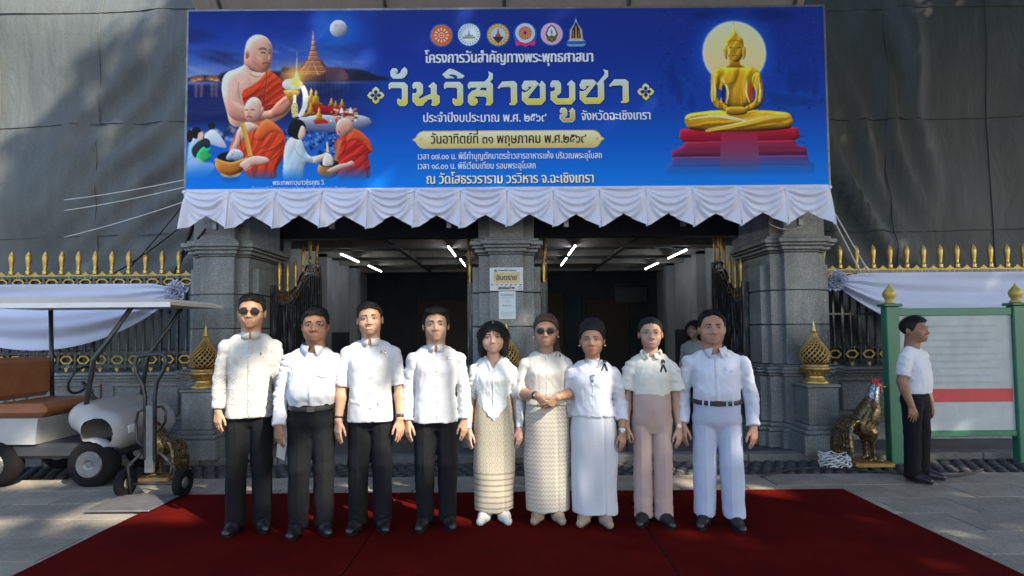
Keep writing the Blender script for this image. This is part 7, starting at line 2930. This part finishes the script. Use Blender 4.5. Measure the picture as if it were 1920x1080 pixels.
def jacket_motif(n, base):
    x, y, z = n.sep(n.tc.outputs["Object"])
    tri = lambda v, f: n.math('ABSOLUTE', n.math('SUBTRACT', n.math('FRACT', n.math('MULTIPLY', v, f)), .5))
    t = tri(x, 24.0)
    chev = n.math('LESS_THAN', n.math('FRACT', n.math('ADD', n.math('MULTIPLY', z, 38.0), n.math('MULTIPLY', t, 2.0))), .30)
    brk = n.math('GREATER_THAN', n.noise(n.coord((130, 130, 130)), 1.0, 2), .47)
    chev = n.math('MULTIPLY', chev, brk)
    dia = n.math('LESS_THAN', n.math('ADD', tri(x, 24.0), tri(z, 26.0)), .18)
    dots = n.math('LESS_THAN', n.math('ADD', n.math('ABSOLUTE', n.math('SUBTRACT', tri(n.math('ADD', x, n.math('MULTIPLY', n.math('FLOOR', n.math('MULTIPLY', z, 15.0)), .045)), 11.0), .25)), tri(z, 15.0)), .055)
    zz = lambda a, b: n.math('MULTIPLY', n.math('GREATER_THAN', z, a), n.math('LESS_THAN', z, b))
    m = n.math('MULTIPLY', chev, zz(.70, .905))
    m = n.math('ADD', m, n.math('MULTIPLY', chev, zz(1.02, 1.12)))
    m = n.math('ADD', m, n.math('MULTIPLY', n.math('MAXIMUM', dia, chev), zz(.905, 1.00)))
    m = n.math('ADD', m, n.math('MULTIPLY', dots, zz(1.12, 1.42)))
    m = n.math('ADD', m, n.math('ADD', zz(1.003, 1.009), zz(.899, .904)))
    return n.mix(n.math('MULTIPLY', n.math('MINIMUM', m, 1.0), .9), base, (.27, .245, .21))


def dress(p, armsd, thick=1.0, hs=1.0, curl=.35, hang=None):
    for s, (el, wr) in armsd.items():
        hg = hang[s] if hang and s in hang else HANG(s)
        arm(p, s, el, wr, hg["D"], hg["Nn"], thick, hg.get("curl", curl), hg.get("spread", 1.0), .3, hs * .91)


# 1 --- tall man, sunglasses, patterned jacket
p = Person(466, 980, 548, "tall man in dark sunglasses and white patterned jacket, leftmost of the row", SK1, yaw=.06)
head(p, fw=.97, jw=.95, smile=.5, hs=1.06, yaw=-.06, roll=.03, hair="crop", hair_mat=HAIR_G, glasses="sun")
levels(p)
p.foot = .088
A = arms_down(p, .030, -.03, .024, .92)
T_ = mk_torso(p, .80, .172, .160, .165, .124, .122, .118)
JM = m_fabric("white_patterned_silk", (.51, .51, .49), .6, .35, 500, .2, 6, jacket_motif)
top(p, "jacket", JM, T_, .80, A, (.060, .053, .046), 1.97, 1, .0022, hemfn=None)
dress(p, A, .85)
body(p, T_)
trousers(p, BLACK_TR, .88, T_, .066, 2, inset=.026)
shoes(p, LEATHER)
collar_band(p, JM, .065, .068, hgt=.042, gap=.10)
placket(p, JM, .805, p.zn - .05, .004, .026)
buttons(p, [p.zn - .075 - .105 * k for k in range(6)], .004, .0065, SILVER)
V, F_ = patch(p.ttree, [(.075, 1.270), (.080, 1.262), (.079, 1.248), (.073, 1.246), (.071, 1.262)], .003, 2, .003)
p.emit("lapel_pin", V, F_, LASH, p.top)
# white paper held in his left hand
el, wr = A[1]
q = Vector(wr) + Vector((.02, .03, -.16))
b = MB().add([(q.x - .03, q.y, q.z + .02), (q.x + .05, q.y + .02, q.z + .05), (q.x + .01, q.y + .01, q.z - .24), (q.x - .045, q.y, q.z - .20)], [(0, 1, 2, 3)])
b.add([(x, y + .002, z) for x, y, z in b.v], [(3, 2, 1, 0)])
V = p.w(b.v)
o = mk("paper_sheet", V, b.f, simple("paper", (.66, .66, .62), .7, 0, .04), None, False, loc=tuple(V[0]))
tag(o, "white paper sheet held beside the leg of the man in sunglasses", "paper")

# 2 --- stocky man in white shirt and black belt
p = Person(583, 986, 573, "stocky man in a white shirt tucked into black trousers", SK2, yaw=.05, sw=.163)
head(p, fw=1.06, jw=1.12, smile=.25, hs=1.04, yaw=-.04, hx=.02, hair="short", hair_mat=HAIR_B, glasses="wire", nose=1.12)
levels(p)
p.foot = .085
A = arms_down(p, .040, -.06, .034, .98)
A[1] = ((p.sw + .02, .05, p.zs - .25 * p.k), (p.sw + .01, .04, p.zs - .48 * p.k))
T_ = mk_torso(p, .86, .160, .176, .170, .128, .150, .122, belly=.03)
SM = m_fabric("white_cotton_shirt", (.53, .56, .62), .75, .55, 500, .1, 6)
top(p, "shirt", SM, T_, .875, A, (.058, .054, .045), 1.98, 3, .0030)
dress(p, A, .84, 1.0, .5)
body(p, T_)
trousers(p, BLACK_TR, .905, T_, .070, 4, .090)
belt(p, .892, T_, LEATHER, .016, .004, simple("dull_buckle", (.12, .12, .12), .3, .8), .018)
shoes(p, LEATHER)
collar_fold(p, SM, .067, .069, gap=.28, tip=.055, drop=.034, spread=.034)
placket(p, SM, .90, p.zn - .05, 0, .032)
buttons(p, [p.zn - .09 - .09 * k for k in range(5)], 0, .005)
V, F_ = patch(p.ttree, [(.04, 1.20), (.125, 1.20), (.125, 1.10), (.0825, 1.085), (.04, 1.10)], .0022, 3, .004)
p.emit("pocket", V, F_, SM, p.top)
V, F_ = patch(p.ttree, [(-.03, p.zn - .012), (.03, p.zn - .012), (0, p.zn - .055)], .001, 2)
p.emit("undershirt", V, F_, WHITE_PAINT, p.top)

# 3 --- smiling man, short-sleeved white jacket
WJ = m_fabric("white_jacket_cloth", (.55, .57, .60), .65, .25, 600, .15, 4)
p = Person(694, 980, 562, "smiling man in a short-sleeved white jacket with dark wristbands", SK3, yaw=-.03)
head(p, fw=.98, jw=1.0, smile=.9, hs=1.03, yaw=.08, roll=-.05, hair="crop", hair_mat=HAIR_G, open_mouth=.8)
levels(p)
p.foot = .085
A = arms_down(p, .042, -.06, .030)
T_ = mk_torso(p, .765, .172, .160, .166, .124, .120, .118)
top(p, "jacket", WJ, T_, .765, A, (.060, .060, .05), .93, 5, .0018)
dress(p, A, 1.0, 1.04, .25)
body(p, T_)
trousers(p, BLACK_TR, .85, T_, .066, 6, inset=.026)
shoes(p, LEATHER)
collar_band(p, WJ, .064, .067, hgt=.044, gap=.16)
placket(p, WJ, .77, p.zn - .05, .010, .004)
buttons(p, [p.zn - .075 - .105 * k for k in range(5)], .016, .0085, WJ)
pins(p, .095, 1.262)
for sx in (-1, 1):
    V, F_ = patch(p.ttree, [(sx * .058, .925), (sx * .135, .932), (sx * .135, .895), (sx * .060, .885)], .003, 3, .005)
    p.emit("pocket_flap", V, F_, WJ, p.top)
BAND = simple("black_band", (.015, .015, .017), .5)
wristband(p, A[-1][1], A[-1][0], BAND, .031, .007)
wristband(p, A[1][1], A[1][0], BAND, .032, .011)

# 4 --- slim man, long-sleeved white jacket
p = Person(818, 976, 572, "slim man in a long-sleeved white high-collar jacket with two pins", SK4, yaw=.02)
head(p, fw=.94, jw=.92, smile=.2, hs=1.06, yaw=.03, hair="side", hair_mat=HAIR_B)
levels(p)
p.foot = .080
A = arms_down(p, .030, -.03, .026, .96)
T_ = mk_torso(p, .745, .174, .158, .164, .122, .116, .116)
top(p, "jacket", WJ, T_, .745, A, (.060, .055, .046), 2.0, 7, .0024)
dress(p, A, .85)
body(p, T_)
trousers(p, BLACK_TR, .83, T_, .064, 8, inset=.026)
shoes(p, LEATHER)
collar_band(p, WJ, .062, .066, hgt=.046, gap=.15)
placket(p, WJ, .75, p.zn - .05, .004, .004)
buttons(p, [p.zn - .085 - .11 * k for k in range(5)], .010, .008, WJ)
pins(p, .095, 1.215)

# 5 --- woman with a black bob, white lace blouse
def lace(n, base):
    v = n.coord(1.0)
    x, y, z = n.sep(n.tc.outputs["Object"])
    ax = n.math('ABSOLUTE', x)
    hole = n.ramp(n.voro(n.coord((1, 1, .6)), 52.0, rnd=.6), [(.20, 1.0), (.30, 0.0)])
    sl = n.ramp(ax, [(.128, 0.0), (.142, 1.0)])
    flo = n.ramp(n.noise(v, 34, 3, .6), [(.50, 0.0), (.58, .5)])
    c = n.mix(flo, base, (.52, .56, .58))
    return n.mix(n.math('MULTIPLY', n.math('MULTIPLY', hole, sl), .75), c, (.34, .24, .20))


LACE = m_fabric("white_lace", (.60, .64, .67), .7, .4, 300, .2, 9, lace)
p = Person(927, 966, 598, "woman with a black bob in a white lace blouse and long patterned skirt", (.50, .30, .225), sw=.140)
head(p, True, fw=1.04, jw=1.08, smile=.35, hs=1.02, yaw=-.03, hair="bob", hair_mat=HAIR_B, lip=LIP_S, nose=.95)
levels(p)
p.foot = .062
A = arms_down(p, .040, -.04, .026, 1.02)
T_ = mk_torso(p, .72, .160, .136, .150, .118, .105, .122, chest=.72 * p.H)
T_[2][4] = .128
hz = .735
top(p, "blouse", LACE, T_, .68, A, (.054, .046, .042), 2.0, 9, .003, darts=.055,
    neck=lambda X, Y, Z: np.minimum(.45 * (Z - (p.zn - .105)) - np.abs(X), .02 - Y),
    hemfn=lambda X, Y, Z: np.where(np.abs(X) < .166, (.735 + 1.05 * np.abs(X) + .008 * np.abs(np.sin(X * 95))) - Z, -1.0) + 0 * Y)
dress(p, A, .80, .92)
body(p, T_)


def ikat(n, base):
    x, y, z = n.sep(n.tc.outputs["Object"])
    tri = lambda v, f: n.math('ABSOLUTE', n.math('SUBTRACT', n.math('FRACT', n.math('MULTIPLY', v, f)), .5))
    d = n.math('ADD', tri(x, 22.0), n.math('MULTIPLY', tri(z, 13.0), 1.0))
    r = n.ramp(n.math('FRACT', n.math('MULTIPLY', d, 2.5)), [(.30, 0.0), (.5, 1.0), (.7, 0.0)])
    jit = n.noise(n.coord((60, 60, 300)), 1.0, 2)
    band = n.math('LESS_THAN', z, .36)
    r2 = n.ramp(tri(z, 24.0), [(.1, 1.0), (.2, 0.0)])
    m = n.mix(band, r, r2)
    return n.mix(n.math('MULTIPLY', m, n.ramp(jit, [(.3, .5), (.7, 1)])), base, (.155, .135, .095))


SKM = m_fabric("brown_ikat_skirt", (.40, .365, .29), .7, .3, 400, .15, 4, ikat, (1, 1, .2))
skirt(p, SKM, .94, [.075, .25, .50, .72, .94], [.146, .150, .156, .152, .122], [.105, .108, .110, .108, .095], 3)
shoes(p, simple("white_shoe", (.55, .54, .5), .5), low=True)
placket(p, LACE, .71, p.zn - .12, 0, .012)
# crossed shawl collar
for sx in (-1, 1):
    pts = [(sx * (.052 - .050 * i / 10), p.zn - .005 - .115 * i / 10) for i in range(11)]
    V, F_ = strip(p.ttree, [(x + sx * .012, z) for x, z in pts], .022, .004, .006)
    p.emit("collar", V, F_, LACE, p.top)
b = MB().box(-.004, .014, -.082, -.076, .222, .235, c=.002)
p.mb("hair_clip", MB().tube([(-.004, -.060, .232), (.004, -.068, .225), (-.002, -.074, .214)], .0025, 5), GOLD, p.hair, p.HT)

# 6 --- woman with tinted glasses, hands clasped
p = Person(1027, 966, 586, "woman in tinted glasses and cream jacket with her hands clasped in front", (.38, .22, .145), sw=.150)
head(p, True, fw=1.03, jw=1.02, smile=.2, hs=1.03, yaw=-.05, hair="back", hair_mat=m_hair("brown_hair", (.105, .058, .036)), glasses="tint", lip=LIP_S)
levels(p)
p.foot = .062
zw = .905
A = {-1: ((-(p.sw + .055), -.01, p.zs - .235 * p.k), (-.075, -.185, zw + .03)), 1: ((p.sw + .055, -.01, p.zs - .235 * p.k), (.075, -.195, zw + .02))}
T_ = mk_torso(p, .84, .172, .150, .160, .125, .118, .128, chest=.725 * p.H)
CJ = m_fabric("cream_silk_jacket", (.56, .54, .50), .6, .3, 600, .2, 5)
top(p, "jacket", CJ, T_, .855, A, (.058, .056, .052), 1.30, 11, .0026, darts=.062,
    neck=lambda X, Y, Z: -((np.sqrt((X / .082) ** 2 + ((Y + .01) / .085) ** 2) - 1) * .08) * 1.0 + np.minimum(0, Z - (p.zn - .022)) * 4)
dress(p, A, .95, .95, hang={-1: dict(D=(.62, -.12, -.62), Nn=(.35, .85, .15), curl=.5), 1: dict(D=(-.66, -.10, -.62), Nn=(-.35, .85, .15), curl=.55)})
body(p, T_)


def weave6(n, base):
    x, y, z = n.sep(n.tc.outputs["Object"])
    t = n.math('ABSOLUTE', n.math('SUBTRACT', n.math('FRACT', n.math('MULTIPLY', x, 40.0)), .5))
    r = n.ramp(n.math('FRACT', n.math('ADD', n.math('MULTIPLY', z, 32.0), t)), [(.3, 0.0), (.55, 1.0), (.8, 0.0)])
    return n.mix(n.math('MULTIPLY', r, .75), base, (.20, .18, .145))


SK6 = m_fabric("cream_woven_skirt", (.46, .43, .375), .75, .3, 400, .15, 4, weave6, (1, 1, .2))
skirt(p, SK6, .94, [.07, .25, .50, .76, .94], [.160, .165, .172, .166, .138], [.110, .115, .120, .120, .104], 5)
shoes(p, simple("tan_shoe", (.3, .22, .16), .5), low=True)
placket(p, CJ, .865, p.zn - .045, .0, .004)
buttons(p, [p.zn - .065 - .088 * k for k in range(5)], .0, .0075, PEARL)
pins(p, .090, p.zn - .05)
wristband(p, A[-1][1], A[-1][0], BAND, .028, .010, "watch", SILVER)
wristband(p, A[1][1], A[1][0], GOLD, .029, .003, "bracelet")

# 7 --- elderly woman in white jacket, pearls and black ribbon
p = Person(1115, 972, 601, "older woman in a white jacket with a necklace and black ribbon", (.36, .20, .13), sw=.158, yaw=-.04)
head(p, True, fw=1.0, jw=.98, smile=.3, hs=1.03, yaw=-.06, hair="updo", hair_mat=HAIR_B, lip=simple("lips_red", (.45, .07, .07), .4))
levels(p)
p.foot = .065
A = arms_down(p, .040, -.06, .036)
A[-1] = ((-(p.sw + .02), .05, p.zs - .25 * p.k), (-(p.sw - .01), .04, p.zs - .47 * p.k))
T_ = mk_torso(p, .765, .172, .152, .165, .125, .118, .128, chest=.725 * p.H)
W7 = m_fabric("white_silk_jacket", (.60, .63, .70), .55, .4, 600, .25, 5)
top(p, "jacket", W7, T_, .775, A, (.058, .056, .052), 1.62, 13, .003, darts=.062,
    neck=lambda X, Y, Z: np.minimum(.60 * (Z - (p.zn - .115)) - np.abs(X), .02 - Y))
dress(p, A, .84, .93)
body(p, T_)


def stripe7(n, base):
    x, y, z = n.sep(n.tc.outputs["Object"])
    r = n.ramp(n.math('FRACT', n.math('MULTIPLY', z, 75.0)), [(.35, 0.0), (.55, 1.0), (.8, 0.0)])
    return n.mix(n.math('MULTIPLY', r, .5), base, (.30, .34, .44))


S7 = m_fabric("white_ribbed_skirt", (.53, .55, .61), .75, .3, 400, .15, 4, stripe7, (1, 1, .2))
skirt(p, S7, .86, [.07, .25, .50, .72, .86], [.164, .166, .170, .164, .136], [.112, .115, .120, .118, .10], 7)
shoes(p, simple("tan_shoe", (.3, .22, .16), .5), low=True)
placket(p, W7, .785, p.zn - .15, .0, .004)
buttons(p, [p.zn - .19 - .075 * k for k in range(5)], -.004, .007, PEARL)
V, F_ = patch(p.ttree, [(-.05, p.zn - .02), (.05, p.zn - .02), (.03, p.zn - .075), (0, p.zn - .115), (-.03, p.zn - .075)], .0, 3)
TT = bvh(np.array([v.co for v in p.body.data.vertices]) if False else np.concatenate([q[0] for q in p.parts]), np.concatenate([q[1] + sum(len(r[0]) for r in p.parts[:i]) for i, q in enumerate(p.parts)]))
V, F_ = patch(TT, [(-.052, p.zn + .0), (-.03, p.zn - .012), (0, p.zn - .016), (.03, p.zn - .012), (.052, p.zn + .0), (.036, p.zn - .06), (0, p.zn - .14), (-.036, p.zn - .06)], .006, 3)
p.emit("inner_blouse", V, F_, W7, p.top)
for dz in (0, .012):
    pts = [(.050 * math.sin(a) * (1 + dz * 4), p.zn - .004 - (.085 + dz) * (1 + math.cos(a)) / 2) for a in np.linspace(-2.6, 2.6, 25)]
    nk = None
    b = MB()
    for x, z in pts:
        h = proj(TT, x, z, .010)
        if h:
            b.sphere(tuple(h), .0042, 6, 4)
    p.mb("necklace", b, PEARL, p.top)["kind"] = "stuff"
V, F_ = patch(p.ttree, [(0, p.zn - .095), (.018, p.zn - .125), (.012, p.zn - .15), (0, p.zn - .175), (-.012, p.zn - .15), (-.018, p.zn - .125)], .012, 2, .006)
p.emit("pendant", V, F_, SILVER, p.top)
ribbon_pin(p, .088, p.zn - .045, 1.0)
wristband(p, A[1][1], A[1][0], SILVER, .028, .008, "watch", PEARL)

# 8 --- woman with clear glasses, cream blouse, pink trousers
p = Person(1226, 974, 590, "smiling woman in clear glasses, cream blouse and pale pink trousers", (.43, .27, .195), sw=.145)
head(p, True, fw=.93, jw=.90, smile=.95, hs=1.0, yaw=-.02, hair="tied", hair_mat=HAIR_B, glasses="wire", lip=LIP_F, open_mouth=.8)
levels(p)
p.foot = .074
A = arms_down(p, .034, -.03, .020, 1.02)
T_ = mk_torso(p, .90, .140, .145, .142, .108, .110, .112, waist=.96)
C8 = m_fabric("cream_crepe_blouse", (.61, .61, .555), .7, .45, 600, .15, 5)


def flutter(f):
    for sx in (-1, 1):
        f.cone((sx * p.sw, 0, p.zs), (sx * (p.sw + .042), -.005, p.zs - .17), .050, .074, .006, flat=(1, .85), fe=True)


top(p, "blouse", C8, T_, .925, {s: ((s * (p.sw + .02), 0, p.zs - .05), (s * (p.sw + .03), 0, p.zs - .1)) for s in (-1, 1)}, (.056, .058, .06), .9, 15, .0034, extra=flutter,
    neck=lambda X, Y, Z: -((np.sqrt((X / .066) ** 2 + ((Y + .004) / .07) ** 2) - 1) * .07) + np.minimum(0, Z - (p.zn - .012)) * 4)
dress(p, A, .82, .95, hang={-1: dict(D=(-.02, -.05, -1), Nn=(.65, .75, 0), curl=.9)})
body(p, T_)
T8 = mk_torso(p, .90, .148, .150, .150, .112, .112, .112, waist=.96)
PINK = m_fabric("dusty_pink_trousers", (.42, .315, .285), .8, .3, 500, .1, 5, None, (1, 1, .25))
trousers(p, PINK, .945, T8, .068, 12, .072, .070, .03, lk=.008, lx=.073)
shoes(p, LEATHER)
# scalloped collar
for sx in (-1, 1):
    o = [(sx * .004, p.zn - .020), (sx * .020, p.zn - .052), (sx * .040, p.zn - .066), (sx * .060, p.zn - .060), (sx * .078, p.zn - .036), (sx * .080, p.zn - .004), (sx * .066, p.zn + .014), (sx * .045, p.zn - .004)]
    V, F_ = patch(p.ttree, o, .006, 3, .005)
    cl_ = p.emit("collar", V, F_, C8, p.top)
    for (x, z) in ((.034, -.048), (.066, -.022)):
        h = proj(p.ttree, sx * x, p.zn + z, .008)
        if h:
            p.mb("collar_stone", MB().sphere(tuple(h), (.007, .004, .007), 8, 5), simple("rose_gem", (.5, .25, .2), .25, .4), cl_)
collar_band(p, C8, .058, .062, hgt=.03, gap=.35)
ribbon_pin(p, .082, p.zn - .10, 1.0)
wristband(p, A[1][1], A[1][0], SILVER, .025, .006, "watch", PEARL)
el, wr = A[-1]
q = Vector(wr) + Vector((.005, .028, -.10))
V = p.w(MB().box(q.x - .006, q.x + .006, q.y - .04, q.y + .04, q.z - .075, q.z + .075, c=.004).v)
o = mk("mobile_phone", V, MB().box(0, 1, 0, 1, 0, 1, c=.1).f, BLACK_PAINT, None, False, loc=tuple(V[0]))
tag(o, "dark mobile phone held in the hand of the woman in pink trousers", "phone")

# 9 --- man in pale blue shirt and trousers
p = Person(1349, 980, 578, "man in a pale blue-white shirt and pale trousers, rightmost of the row", (.37, .20, .138), sw=.186, yaw=-.05)
head(p, fw=1.05, jw=1.08, smile=.35, hs=1.05, yaw=.05, hx=-.02, hair="recede", hair_mat=HAIR_B, nose=1.08)
levels(p)
p.foot = .10
A = arms_down(p, .045, -.04, .036)
T_ = mk_torso(p, .86, .172, .178, .180, .132, .142, .128, belly=.02)
S9 = m_fabric("pale_blue_shirt", (.55, .58, .68), .75, .55, 500, .1, 6)
top(p, "shirt", S9, T_, .87, A, (.060, .058, .048), 1.98, 17, .0030)
dress(p, A, .86, 1.02)
body(p, T_)
T9 = S9t = m_fabric("pale_blue_trousers", (.41, .46, .60), .8, .4, 500, .1, 5)
trousers(p, T9, .905, T_, .080, 14, .092, .082, .06, lk=.014, lx=.092)
belt(p, .895, T_, LEATHER, .017, .006, LEATHER, .012, T9)
shoes(p, LEATHER)
collar_fold(p, S9, .066, .068, gap=.34, tip=.055, drop=.034, spread=.034)
placket(p, S9, .90, p.zn - .055, 0, .032)
buttons(p, [p.zn - .10 - .09 * k for k in range(5)], 0, .005)
V, F_ = patch(p.ttree, [(.05, 1.225), (.135, 1.225), (.135, 1.115), (.092, 1.10), (.05, 1.115)], .0022, 3, .004)
p.emit("pocket", V, F_, S9, p.top)

# 10 --- person half hidden in the passage
p = Person(1306, 800, 598, "person with short black hair and a grey top, half hidden inside the gateway", (.30, .18, .13), sw=.15, Y=7.9, yaw=-.7)
head(p, True, smile=.2, hs=1.05, hair="bob", hair_mat=HAIR_B, lip=LIP_S)
levels(p)
p.foot = .065
A = arms_down(p)
T_ = mk_torso(p, .80, .16, .15, .155, .12, .115, .12)
top(p, "blouse", m_fabric("grey_blouse", (.28, .30, .29), .8, .4), T_, .80, A, (.056, .052, .046), 1.5, 19, .003, h=.012)
dress(p, A, .9)
body(p, T_)
trousers(p, BLACK_TR, .86, T_, .066, 20, inset=.026)
shoes(p, LEATHER)

# 11 --- person at the right edge by the notice board
p = Person(1722, 900, 590, "person in a white T-shirt and black trousers beside the green notice board", SK2, sw=.165, Y=5.35, yaw=.55)
head(p, smile=.2, hs=1.03, hair="short", hair_mat=HAIR_B)
levels(p)
p.foot = .085
A = arms_down(p, .02, -.05, .02)
T_ = mk_torso(p, .80, .165, .165, .165, .122, .13, .118, belly=.01)
top(p, "shirt", m_fabric("white_tshirt", (.62, .64, .68), .8, .5), T_, .80, A, (.062, .062, .05), .75, 21, .003, h=.010)
dress(p, A)
body(p, T_)
trousers(p, BLACK_TR, .86, T_, .066, 22, inset=.026)
shoes(p, LEATHER)
# ------------------------------------------------------------------ shade trees behind the photographer
LIT = [(-1.92, 4.08, 1.61, .15), (-1.46, 4.02, 1.53, .11), (-1.03, 4.05, 1.58, .13), (-.55, 4.08, 1.55, .13), (-.35, 4.1, 1.24, .05), (-1.70, 4.15, 1.36, .04),
       (-1.53, 4.0, 1.17, .04), (-1.00, 4.0, 1.15, .04), (-.10, 4.2, 1.48, .06)]
rg = random.Random(4)
for k in range(26):
    LIT.append((rg.uniform(-3.4, .1), rg.uniform(4.45, 5.1), 0.04, rg.uniform(.16, .34)))
for k in range(16):
    LIT.append((rg.uniform(-5.5, -2.9), rg.uniform(3.9, 5.6), 0.03, rg.uniform(.1, .3)))
for k in range(16):
    LIT.append((rg.uniform(.9, 4.6), rg.uniform(5.3, 6.3), 0.03, rg.uniform(.08, .16)))
for k in range(6):
    LIT.append((rg.uniform(-3, 3), rg.uniform(4.9, 5.3), 0.04, rg.uniform(.08, .2)))
LITA = np.array([l[:3] for l in LIT])
LITR = np.array([l[3] for l in LIT])
S_ = np.array(SUN)
H_ = np.array((0.68, 0.733, 0.0)); H_ /= np.linalg.norm(H_)
V_ = np.cross(S_, H_)
C_ = np.array((0.0, 4.7, 2.2))
BARK = simple("tree_bark", (0.10, 0.075, 0.055), .9, 0, .3, 8, .4, 20)
n = N("tree_leaves")
n.set(col=n.ramp(n.noise(n.coord(1.0), 1.5, 3), [(.3, (.035, .07, .018)), (.7, (.07, .13, .035))]), rough=.5, spec=.4)
LEAF_M = n.m
trees = [(-5.8, 0.3, 5.4, 7.4, (2.2, -6.5)), (0.6, 0.3, 5.6, 7.8, (6.3, -4.6)), (7.2, 0.3, 5.6, 7.4, (12.5, -1.0))]
TL = ("leafy tree at the left end of the row behind the camera", "tallest broad leafy tree of the row behind the camera", "leafy tree at the right end of the row behind the camera")
for k, (a0, b0, ra, rb, base) in enumerate(trees):
    rs = np.random.RandomState(40 + k)
    N_ = (19000, 19000, 26000)[k]
    a, b_ = rs.uniform(-1, 1, N_), rs.uniform(-1, 1, N_)
    keep = (a * a + b_ * b_) < 1 - .25 * rs.rand(N_)
    a, b_ = a0 + ra * a[keep], b0 + rb * b_[keep]
    tt = rs.uniform(12.5, 16.5, len(a))
    Pp = C_ + tt[:, None] * S_ + a[:, None] * H_ + b_[:, None] * V_
    # leave the gaps through which the sun reaches the group
    ok = np.ones(len(Pp), bool)
    for p, r in zip(LITA, LITR):
        d = Pp - p
        al = d @ S_
        dist = np.linalg.norm(d - al[:, None] * S_, axis=1)
        ok &= dist > r + .03
    ok &= Pp[:, 2] > 3.2
    Pp = Pp[ok]
    m = len(Pp)
    e1 = rs.normal(size=(m, 3)); e1 /= np.linalg.norm(e1, axis=1)[:, None]
    e2 = np.cross(e1, rs.normal(size=(m, 3))); e2 /= np.linalg.norm(e2, axis=1)[:, None]
    sz = rs.uniform(.15, .24, m)[:, None]
    q = np.stack([Pp - e1 * sz * 1.3, Pp + e2 * sz * .7, Pp + e1 * sz * 1.3, Pp - e2 * sz * .7], 1).reshape(-1, 3)
    t = thing("shade_tree", TL[k], "tree", (base[0], base[1], 0), "shade trees behind the camera")
    tag(mk("crown", q, np.arange(4 * m).reshape(-1, 4), LEAF_M, t), kind="stuff")
    top = C_ + 14.5 * S_ + a0 * H_ + (b0 - rb * .4) * V_
    mid = Vector((base[0], base[1], 0)).lerp(Vector(top), .5) + Vector((.2, -.1, .6))
    MB().tube([(base[0], base[1], 0), (base[0] + .05, base[1], 1.2), tuple(mid), tuple(top)], [.32, .24, .18, .08], 10).build("trunk", BARK, t, True)
    for j in range(7):
        tip = C_ + rs.uniform(13, 16) * S_ + (a0 + rs.uniform(-.7, .7) * ra) * H_ + (b0 + rs.uniform(-.2, .7) * rb) * V_
        st = mid.lerp(Vector(top), rs.uniform(.1, .9))
        MB().tube([tuple(st), tuple(st.lerp(Vector(tip), .5) + Vector((0, 0, .3))), tuple(tip)], [.09, .06, .02], 7).build("limb", BARK, t, True)
